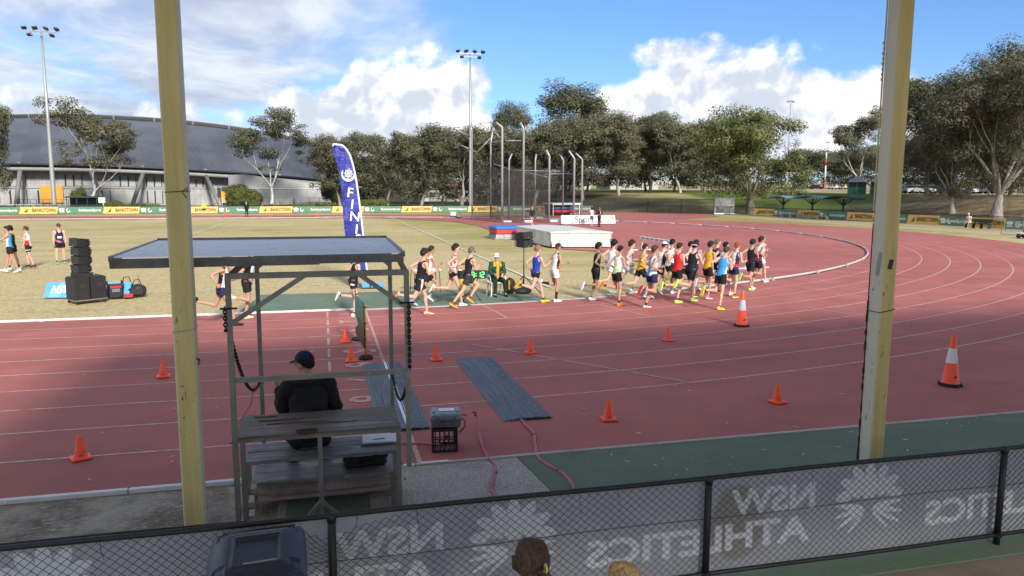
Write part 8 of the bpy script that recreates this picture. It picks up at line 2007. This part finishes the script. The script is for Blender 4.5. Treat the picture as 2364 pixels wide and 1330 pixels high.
def runner(px, py, pose, fit_, label, anchor='R', lift=0.0, h=1.78, build=0.90, dh=0.0):
    rj = random.Random(px); pose = {q: (v+rj.uniform(-5, 5) if q not in ('twist',) else v+rj.uniform(-7, 7)) for q, v in pose.items()}; build *= rj.uniform(0.95, 1.08)
    at = G(px, py); return person(label, at, track_heading(at)+R(dh), pose, fit_, h, build, anchor, lift, 0.006, 'runners on the track')
stripe_v = lambda u, y, f: 0 if (int((y+1)*22) % 2) else 1
runner(548, 752, P_('strike'), dict(tcol=['white', 'black', 'red'], pat=lambda u, y, f: (2 if u < 0.13 else 1) if (f < 0.035 and y < -0.02) else (2 if u < 0.04 else 0), lcol=['navy'], short=0.34, shoes=('black', 'black'), hair=('brown', 'short'), skin='tan'), 'runner in white, black and red singlet and navy shorts, last of the field at left', h=1.82)
runner(572, 735, P_('mid', True), dict(top='tee', tcol=['black', 'white'], pat=lambda u, y, f: 1 if (f > 0.06 and u > 0.02) else 0, lcol=['black'], short=0.5, sock=('white', 0.72), shoes=('white', 'neon'), hair=('dark', 'short'), skin='tan'), 'runner in a black tee and black shorts with white shoes, second from last', 'L', h=1.80, build=1.0)
runner(822, 731, P_('mid'), dict(tcol=['black'], lcol=['black', 'white'], lpat=lambda u, y, f: 1 if (f < 0.0 and -0.09 < u < -0.05 and y < -0.12) else 0, short=0.36, sock=('black', 0.88), shoes=('white', 'cream'), hair=('brown', 'crop'), skin='pink'), 'runner in black singlet passing the finish line in front of the blue flag', h=1.74)
runner(990, 727, P_('strike', True), dict(tcol=['black', 'sky'], pat=lambda u, y, f: 1 if (0.06 < u < 0.15 and f > 0.05 and -0.10 < y < 0.0) else 0, lcol=['black', 'white'], lpat=lambda u, y, f: 1 if (y < -0.12 and abs(f) < 0.03) else 0, short=0.55, shoes=('cream', 'orangered'), hair=('dark', 'curly'), skin='light'), 'stocky runner in black singlet and striped shorts at the right post of the stand', 'L', h=1.83, build=1.04)
runner(958, 707, P_('toeoff'), dict(tcol=['orangered', 'white'], pat=lambda u, y, f: 1 if (u > 0.44 or y < -0.11) else 0, lcol=['black'], short=0.45, shoes=('lavender', 'white'), hair=('dark', 'short'), skin='tan'), 'runner in orange singlet half hidden behind the stocky runner in black', h=1.80)
runner(1070, 706, P_('strike'), dict(tcol=['white', 'red'], pat=lambda u, y, f: (1 if noise.noise((u*30, y*30, f*9)) > 0.05 else 0) if u < 0.2 else stripe_v(u, y, f), lcol=['black'], lower='brief', short=0.10, shoes=('white', 'mint'), hair=('dark', 'curly'), skin='light'), 'runner in red and white striped singlet left of the race clock', h=1.82, build=0.84)
runner(1050, 713, P_('toeoff'), dict(tcol=['black', 'white'], pat=lambda u, y, f: 1 if (f > 0.02 and y < -0.085 and u > 0.02) else 0, lcol=['charcoal'], short=0.55, sock=('black', 0.90), shoes=('orangered', 'yellow'), hair=('grey', 'short'), glasses=True, skin='light'), 'runner in black singlet with bright orange shoes in front of the race clock', h=1.80, build=0.92)
runner(1258, 699, P_('strike', True), dict(tcol=['royal', 'gold'], pat=lambda u, y, f: 1 if (f > 0.03 and u < 0.22 and noise.noise((u*24, y*24, 3)) > 0.0) else 0, lcol=['black'], lower='tights', short=0.24, sock=('black', 0.82), shoes=('yellow', 'gold'), hair=('sandy', 'mid'), skin='pink'), 'runner in royal blue singlet with yellow shoes beside the tripod loudspeakers', 'L', h=1.80, build=0.84)
runner(1287, 697, P_('mid'), dict(tcol=['white', 'black', 'red'], pat=lambda u, y, f: 0 if (f < -0.03 or y > 0.03) else (2 if u < 0.14 else 1), lcol=['white'], short=0.46, sock=('black', 0.42), shoes=('white', 'white'), hair=('brown', 'crop'), cap=('black', 1), skin='tan'), 'runner in white and red singlet with black cap and knee-high black socks', h=1.77)
runner(1368, 693, P_('mid', True, hipR=-6, knR=88), dict(tcol=['black'], lcol=['black'], lower='tights', short=0.62, sock=('green', 0.86), shoes=('white', 'white'), hair=('black', 'curly'), skin='brown'), 'runner all in black with wild dark hair and green socks behind the pack', 'L', h=1.78, build=0.82)
# ---- the pack
runner(1408, 684, P_('float', True), dict(tcol=['white'], lcol=['white'], short=0.40, shoes=('neon', 'black'), hair=('black', 'curly'), skin='light'), 'runner in plain white at the tail of the pack, farther from the camera', 'C', 0.06, 1.80, 0.84)
runner(1448, 684, P_('toeoff', True), dict(tcol=['white', 'lavender'], pat=lambda u, y, f: 1 if (0.26 < u < 0.40 and f < 0 and int(u*70) % 2) else 0, lcol=['white'], short=0.40, shoes=('mint', 'white'), hair=('dark', 'curly'), skin='light'), 'tall runner in white at the tail of the pack behind the lime singlet', 'C', 0.02, 1.86, 0.86)
runner(1432, 706, P_('mid'), dict(tcol=['white', 'yellow', 'lime'], pat=lambda u, y, f: 2 if u < 0.13 else (1 if (abs(abs(y)-0.11+u*0.28) < 0.016) else 0), lcol=['black'], short=0.46, sock=('charcoal', 0.80), shoes=('orange', 'orange'), hair=('black', 'short'), skin='tan'), 'runner in white and lime singlet with orange shoes at the back of the pack', h=1.76)
runner(1478, 692, P_('float'), dict(tcol=['gold'], lcol=['black'], short=0.45, shoes=('pink', 'white'), hair=('dark', 'short'), skin='light'), 'runner in gold singlet hidden behind the sky blue and white singlet', 'C', 0.04, 1.76)
runner(1494, 712, P_('mid', True), dict(tcol=['sky', 'white'], pat=lambda u, y, f: 1 if (y < -0.05 or y > 0.12) else 0, lcol=['navy'], short=0.40, sock=('charcoal', 0.78), shoes=('white', 'red'), hair=('brown', 'mid'), skin='tan'), 'runner in sky blue and white singlet with navy shorts near the back of the pack', 'L', h=1.82)
runner(1522, 688, P_('toeoff'), dict(tcol=['white', 'charcoal'], pat=lambda u, y, f: 1 if y < -0.07 else 0, lcol=['black'], short=0.42, sock=('navy', 0.82), shoes=('white', 'white'), hair=('dark', 'crop'), cap=('white', 1), skin='light'), 'runner in white cap and white and charcoal singlet inside the pack', 'C', 0.02, 1.83)
runner(1566, 699, P_('mid', hipL=-4, knL=92), dict(tcol=['red'], lcol=['black'], short=0.46, sock=('black', 0.86), shoes=('neon', 'neon'), hair=('dark', 'short'), skin='light'), 'runner in plain red singlet with lime shoes in the middle of the pack', h=1.82)
runner(1545, 680, P_('strike', True), dict(tcol=['white'], lcol=['black'], short=0.42, shoes=('white', 'white'), hair=('black', 'short'), skin='tan'), 'dark-haired runner in white hidden behind the red singlet', 'C', 0.0, 1.84)
runner(1586, 686, P_('strike'), dict(tcol=['royal', 'white', 'lime'], pat=lambda u, y, f: 1 if abs(y) > 0.10 and u > 0.2 else (2 if u > 0.36 else 0), lcol=['black'], short=0.46, shoes=('charcoal', 'neon'), hair=('black', 'short'), skin='light'), 'runner in royal blue singlet with white edging right of the red singlet', 'C', 0.0, 1.80)
runner(1600, 674, P_('float', True), dict(tcol=['royal', 'white'], pat=SP(0.12), lcol=['navy'], short=0.42, shoes=('white', 'white'), hair=('black', 'short'), skin='light'), 'dark-haired runner in blue deepest in the pack', 'C', 0.03, 1.82)
runner(1602, 696, P_('strike', True), dict(tcol=['black'], lcol=['black'], short=0.62, shoes=('lime', 'neon'), hair=('dark', 'long'), cap=('navy', -1, 'white'), skin='pink'), 'runner in black singlet with backward navy cap and long dark hair', 'L', h=1.86, build=0.98)
runner(1632, 690, P_('mid'), dict(tcol=['gold'], lcol=['black'], short=0.5, shoes=('pink', 'white'), hair=('dark', 'mid'), skin='tan'), 'runner in gold singlet between the black singlet and the sky blue one', 'C', 0.0, 1.80)
runner(1648, 679, P_('toeoff', True), dict(tcol=['navy'], lcol=['black'], short=0.45, shoes=('white', 'red'), hair=('grey', 'short'), skin='light'), 'runner in navy singlet with greying hair behind the sky blue singlet', 'C', 0.02, 1.86)
runner(1664, 684, P_('strike'), dict(tcol=['white', 'red'], pat=lambda u, y, f: 1 if u < 0.12 and y < -0.06 else 0, lcol=['black'], short=0.42, shoes=('white', 'white'), hair=('black', 'short'), skin='pink'), 'runner in white singlet right behind the sky blue one', 'C', 0.02, 1.78)
runner(1664, 716, P_('toeoff', hipR=-8, knR=10, ankR=2, hipL=-14, knL=88, ankL=-15), dict(tcol=['sky', 'white'], pat=lambda u, y, f: 1 if (abs(y) > 0.115 and u < 0.25) else 0, lcol=['black'], short=0.50, sock=('black', 0.90), shoes=('yellow', 'yellow'), hair=('brown', 'short'), skin='light'), 'runner in sky blue singlet with yellow shoes nearest the camera in the pack', h=1.80, build=0.96)
runner(1697, 687, P_('mid'), dict(tcol=['white', 'navy', 'red'], pat=lambda u, y, f: 0 if y > -0.075 else (2 if u < 0.12 else 1), lcol=['navy'], short=0.42, sock=('black', 0.88), shoes=('orangered', 'neon'), hair=('ginger', 'mid'), skin='light'), 'red-haired runner in white and navy singlet at the front of the pack', h=1.76)
runner(1730, 673, P_('strike', True), dict(tcol=['black'], lcol=['black'], short=0.55, sock=('black', 0.88), shoes=('neon', 'lime'), hair=('dark', 'mid'), skin='tan'), 'runner in black singlet and black shorts among the four leaders', 'C', 0.0, 1.78, 0.86)
runner(1745, 668, P_('mid', True), dict(tcol=['white', 'red', 'navy'], pat=lambda u, y, f: (0 if u > 0.30 else (1 if (int((u+y*0.9+1)*13) % 2) else 2)), lcol=['black'], short=0.48, shoes=('white', 'lavender'), hair=('dark', 'mid'), skin='tan'), 'runner in white, red and navy flag-patterned singlet, second of the field', 'C', 0.0, 1.82)
runner(1768, 652, P_('strike'), dict(tcol=['white'], lcol=['white'], short=0.46, shoes=('mint', 'white'), hair=('sandy', 'mid'), skin='pink'), 'runner all in white leading the field', h=1.80, build=0.84)

# ------------------------------------------------------------------ people standing and sitting round the ground
STAND = dict(lean=2, hipR=2, knR=4, hipL=-2, knL=4, shL=4, elL=15, shR=2, elR=15, abL=8, abR=8, ankR=2, ankL=4)
def stand(px, py, face, fit_, label, h=1.78, build=0.95, pose=None, nm='person', group=None, hands='relaxed', **kw):
    p = dict(STAND); p.update(pose or {}); at = G(px, py); return person(label, at, R(face), p, fit_, h, build, 'C', 0, 0.002, group, hands=hands, nm=nm, **kw)
g_ = 'athletes standing on the infield at left'
stand(27, 629, 188, dict(tcol=['white', 'sky'], pat=lambda u, y, f: 1 if (f < 0.0 and y < 0.14) else 0, lcol=['black'], short=0.5, sock=('pink', 0.90), shoes=('white', 'white'), hair=('dark', 'mid'), skin='tan'), 'young man in sky blue and white singlet, nearest of the group at left', 1.84, 0.88, dict(hipR=16, hipL=-12, knL=10, shL=55, elL=110, shR=40, elR=60, inR=20, inL=20), group=g_)
stand(33, 623, 175, dict(tcol=['black'], lcol=['black'], short=0.5, sock=('black', 0.75), shoes=('white', 'cream'), hair=('black', 'curly'), skin='tan'), 'man in black behind the sky blue singlet at the left edge', 1.80, 0.95, dict(hipR=-8, hipL=10, shR=55, elR=95), group=g_)
stand(69, 618, 170, dict(tcol=['white', 'red', 'black'], pat=lambda u, y, f: 1 if (y > 0.05 and u < 0.24) else (2 if (f > 0.06 and 0.18 < u < 0.28 and int(u*60) % 2) else 0), lcol=['black', 'white'], lpat=lambda u, y, f: 1 if -0.20 < u < -0.17 else 0, short=0.58, shoes=('black', 'charcoal'), hair=('brown', 'mid'), glasses=True, skin='pink'), 'young man in white and red singlet with sunglasses left of the loudspeakers', 1.74, 0.90, dict(hipR=18, knR=22, hipL=-12, knL=8, shR=38, elR=75, inR=10), group=g_)
e, B, Z = stand(141, 608, -62, dict(tcol=['navy', 'pink', 'white'], pat=lambda u, y, f: 2 if (f > 0.06 and 0.17 < u < 0.27 and abs(y) < 0.085) else (1 if (u+y*0.4 < 0.05 and f > 0 and int((u+y*0.5+1)*40) % 2) else 0), lcol=['black'], short=0.52, sock=('black', 0.86), shoes=('teal', 'white'), hair=('dark', 'crop'), cap=('black', 1), glasses=True, skin='pink'), 'older man in navy singlet, black cap and turquoise shoes behind the loudspeaker stack', 1.80, 1.12, dict(habR=7, habL=7), group=g_)
# official in the chair
SIT = dict(lean=4, hipR=82, knR=82, hipL=84, knL=84, ankR=2, ankL=2, shL=14, elL=62, inL=28, shR=16, elR=62, inR=28, habL=10, habR=9, abL=14, abR=14)
person('seated official in dark green and gold tracksuit with white cap', (OCX+0.02, OCY+0.05), OCR-R(92), dict(SIT, hyaw=-28, hpitch=8), dict(top='jacket', tcol=['green', 'gold'], pat=lambda u, y, f: 1 if ((abs(y) < 0.042 and f > 0.03) or (u > 0.40 and 0.06 < abs(y) < 0.13 and f > 0)) else 0, lower='trousers', lcol=['darkgreen'], shoes=('black', 'charcoal'), hair=('grey', 'crop'), cap=('white', 1), skin='pink', bulk=0.03), 1.74, 1.05, 'C', 0, 0.006, None, hands='relaxed', seat=0.44)
# far officials
stand(472, 497, -80, dict(top='jacket', tcol=['hivis'], lower='shorts', lcol=['black'], short=0.6, sock=('white', 0.9), shoes=('white', 'white'), hair=('grey', 'crop'), cap=('white', 1), skin='light'), 'official in a yellow high-visibility jacket on the far straight', 1.76, 1.1, voxel=0.03)
stand(570, 500, 90, dict(top='jacket', tcol=['black'], lower='trousers', lcol=['black'], shoes=('black', 'black'), hair=('grey', 'crop'), cap=('white', 1), skin='light'), 'official all in black with white cap on the far straight', 1.80, 1.1, voxel=0.03)
stand(1228, 519, -85, dict(top='jacket', tcol=['black'], lower='shorts', lcol=['navy'], short=0.35, shoes=('white', 'white'), hair=('blond', 'mid'), skin='pink'), 'woman in black top and short blue shorts standing by the cage', 1.70, 0.92, dict(hipR=10, hipL=-6, abL=14, abR=14), voxel=0.025)
stand(1366, 521, 100, dict(top='tee', tcol=['white'], lower='shorts', lcol=['royal'], short=0.6, shoes=('white', 'white'), hair=('black', 'curly'), skin='brown'), 'person in white shirt and blue shorts before the long white sign', 1.74, 0.95, dict(shR=35, elR=80, shL=35, elL=80), voxel=0.025)
stand(1383, 524, -75, dict(top='jacket', tcol=['black', 'white'], pat=lambda u, y, f: 1 if (u > 0.25 and f > 0.08 and abs(y-0.03) < 0.025) else 0, lower='trousers', lcol=['black'], shoes=('black', 'black'), hair=('dark', 'crop'), cap=('red', 1), skin='tan', glasses=True), 'man in black with red cap and hands on hips before the long white sign', 1.80, 1.05, dict(abL=38, abR=38, elL=70, elR=70, inL=50, inR=50, shL=-15, shR=-15), voxel=0.025)
q = on_fence(2262)+Vector((-1.05, 0)); person('man in white shirt and cap sitting on the dark green bench', (q.x, q.y), R(190), dict(SIT, lean=14), dict(top='tee', tcol=['white'], lower='shorts', lcol=['cream'], short=0.8, shoes=('charcoal', 'white'), hair=('grey', 'crop'), cap=('white', 1), skin='tan'), 1.76, 1.0, 'C', 0, 0.0, None, voxel=0.028, hands='relaxed', seat=0.475)

# ------------------------------------------------------------------ the judge on the stand
e, B, Z = person('judge in black hooded jacket and navy cap sitting on the stand with raised hand', (-0.20, 7.70), R(93), dict(lean=10, hipR=78, knR=62, hipL=80, knL=66, ankR=-6, ankL=-6, habL=9, habR=9, shR=28, elR=72, inR=26, abR=16, shL=40, elL=104, inL=-4, abL=12, hyaw=50, hpitch=6), dict(top='jacket', tcol=['black'], lower='trousers', lcol=['charcoal'], shoes=('black', 'black'), hair=('black', 'short'), cap=('navy', 1), skin='tan', bulk=0.038), 1.80, 1.12, 'C', 0, 0.0, None, voxel=0.011, hands={'L': 'open', 'R': 'relaxed'}, seat=0.748)
hc = B.head+Z; mb = MB(); mb.smooth = True                                       # hood lying on the shoulders
for i in range(13):
    a = R(-150+300*i/12+180); c = B.neck+Z-B.U*0.005+B.fw1*(math.cos(a)*0.105)+B.lat1*(math.sin(a)*0.145)
    for j in range(8): t = 2*math.pi*j/8; rr = 0.034+0.026*max(0, -math.cos(a)); mb.V.append(tuple(c+(B.fw1*math.cos(a)+B.lat1*math.sin(a)).normalized()*(rr*math.cos(t))+B.U*(rr*1.15*math.sin(t)-0.02*max(0, -math.cos(a)))+Vector((0, 0, 0.006*noise.noise((i, j, 1))))))
mb.Fc = [[i*8+j, i*8+(j+1) % 8, (i+1)*8+(j+1) % 8, (i+1)*8+j] for i in range(12) for j in range(8)]; mb.Mi = [0]*96; mb.sm = [True]*96; mb.build('hood', CL['black'], e)
me = text_mesh('cap_lettering', 'VALOUR', 0.028, CL['white'], 0.0, 0.0006); Mh = Matrix((-B.HL, B.HU, -B.HF)).transposed(); o = link('cap_lettering', me, e)
for v in me.vertices: a = v.co.x/0.105; v.co = Vector((0.112*math.sin(a), v.co.y, 0.112*math.cos(a)))
o.matrix_local = Matrix.Translation(hc+B.HU*0.098) @ Mh.to_4x4() @ Matrix.Rotation(0.35, 4, 'Y') @ Matrix.Rotation(-0.25, 4, 'X')
# ------------------------------------------------------------------ spectators in front of the camera
bs_ = empty('spectator_bench', (1.9, 3.52, 0), 0, 'timber bench under the two spectators at the bottom edge', 'bench')
mb = MB(); mb.box((0, 0, 0.575), (3.2, 0.34, 0.05)); mb.build('seat', M_WOOD2, bs_)
for x in (-1.3, 0, 1.3): mb = MB(); mb.box((x, 0, 0.275), (0.06, 0.28, 0.55)); mb.build('leg', M_FRAME, bs_)
e, B, Z = person('girl with brown ponytail tied with yellow and blue ribbon at the bottom edge', (1.035, 3.56), R(90), dict(SIT, lean=6, shL=20, shR=20), dict(top='tee', tcol=['white'], lower='shorts', lcol=['navy'], short=0.6, shoes=('white', 'white'), hair=('brown', 'long'), skin='light'), 1.66, 0.88, 'C', 0, 0.0, None, voxel=0.011, hands='relaxed', seat=0.602)
hc = B.head+Z; mb = MB(); mb.smooth = True; kp = hc-B.HF*0.115+B.HU*0.012; rg_ = random.Random(2)
for s_ in range(16):
    a = rg_.uniform(0, 6.28); r0 = rg_.uniform(0.0, 0.022); d1 = Vector((0.03*math.cos(a), 0.02*math.sin(a), 0)); mb.tube([kp+Vector((r0*math.cos(a)*0.5, r0*math.sin(a)*0.5, 0.0)), kp+Vector((0, -0.045, -0.02))+d1*0.5, kp+Vector((0, -0.055, -0.10))+d1, kp+Vector((0.005, -0.045, -0.20))+d1*0.9, kp+Vector((0.01, -0.04, -0.28))+d1*0.5], (0.008, 0.012, 0.012, 0.009, 0.003), 6)
mb.build('ponytail', HAIR['brown'], e)
def strands(n, c, rad, knot, r_, seed, loose):
    """hair as locks lying over the skull: gathered at a knot, or falling loose from the crown"""
    rs = random.Random(seed); mb = MB(); mb.smooth = True
    mb.ell(c, tuple(q*0.94 for q in rad), 20, 14)
    for i in range(n):
        a = rs.uniform(-math.pi, math.pi) if loose else math.pi*(-1+2*(i+0.5)/n)
        st_ = Vector((math.sin(a)*0.98, math.cos(a)*0.55+0.35, 0.30-0.55*abs(math.sin(a))**2*(1 if not loose else 0))) if not loose else Vector((0.1*rs.gauss(0, 1), 0.1*rs.gauss(0, 1)-0.1, 1))
        en = (knot-c) if not loose else Vector((math.sin(a), math.cos(a), rs.uniform(-0.55, -0.1)))
        if not loose: en = Vector((en.x/rad[0], en.y/rad[1], en.z/rad[2]))
        st_.normalize(); en.normalize(); pts = []
        for k in range(8):
            d = st_.lerp(en, k/7)
            if d.length < 0.05: d = Vector((0, 0, 1))
            d.normalize(); w = 1.0+0.03*rs.random()+(0.05*math.sin(k+i) if loose else 0); pts.append(c+Vector((d.x*rad[0], d.y*rad[1], d.z*rad[2]))*w)
        mb.tube(pts, [r_*0.6]+[r_]*5+[r_*0.8, r_*0.3], 5)
    return mb
strands(64, hc-B.HF*0.012+B.HU*0.018, (0.086, 0.106, 0.106), kp, 0.007, 3, False).build('hair', HAIR['brown'], e)
for cname, dx in (('yellow', -0.008), ('royal', 0.010)):
    mb = MB(); mb.smooth = True; t0 = kp+Vector((dx, -0.03, 0.0)); mb.tube([t0+Vector((0.022*math.cos(t), -0.012, 0.022*math.sin(t)+0.01)) for t in np.linspace(0, 6.28, 11)], 0.005, 5, cap=False)
    mb.tube([t0, t0+Vector((dx*2.2, -0.05, -0.05)), t0+Vector((dx*3.4, -0.058, -0.15)), t0+Vector((dx*2.5, -0.045, -0.23))], [(0.009, 0.0025), (0.010, 0.0025), (0.010, 0.0025), (0.008, 0.002)], 6); mb.build('ribbon', CL[cname], e)
e, B, Z = person('child with short blond hair at the bottom edge right of the girl', (1.54, 3.40), R(92), dict(SIT, lean=15), dict(top='tee', tcol=['charcoal'], lower='shorts', lcol=['navy'], short=0.6, shoes=('white', 'white'), hair=('blond', 'mid'), skin='pink'), 1.50, 0.98, 'C', 0, 0.0, None, voxel=0.011, hands='relaxed', seat=0.545, nm='person')
strands(110, B.head+Z-B.HF*0.008+B.HU*0.016, (0.075, 0.092, 0.090), None, 0.006, 8, True).build('hair', HAIR['blond'], e)

# ------------------------------------------------------------------ players on the field behind the bank (a few pixels each)
RUNP = [P_('strike'), P_('mid', True), dict(STAND)]
pm = []
for j, pz in enumerate(RUNP):
    B = Body(pz, 1.0, 1.1); V, Nn, Fq = B.mesh(0.05); zc = V[:, 2][Fq].mean(1); zmin = V[:, 2].min(); V[:, 2] -= zmin; zc = zc-zmin
    for cname in ('yellow', 'white', 'black'): mi = np.where((zc > 0.92) & (zc < 1.48), 1, np.where((zc > 0.55) & (zc <= 0.92), 2, 0)); pm.append(np_mesh('body', V, Fq, [SKIN['tan'], CL[cname], CL['black']], mi))
pl = [(1762, 205), (1768, 208), (1776, 204), (1785, 215), (1792, 212), (1802, 216), (1809, 210), (1826, 206), (1838, 211), (1852, 214), (1866, 209), (1880, 213), (1921, 180), (1930, 176), (1942, 178), (1950, 172), (1728, 200), (1718, 206)]
for k, (px, D_) in enumerate(pl):
    p = far_pt(px, D_); o = link('person', pm[(k*4) % 9], None, p, (0, 0, k*1.3)); tag(o, '%s tiny player from the left on the field beyond the shade shelters' % ORD[sorted(q[0] for q in pl).index(px)], 'person', 'players on the far field')
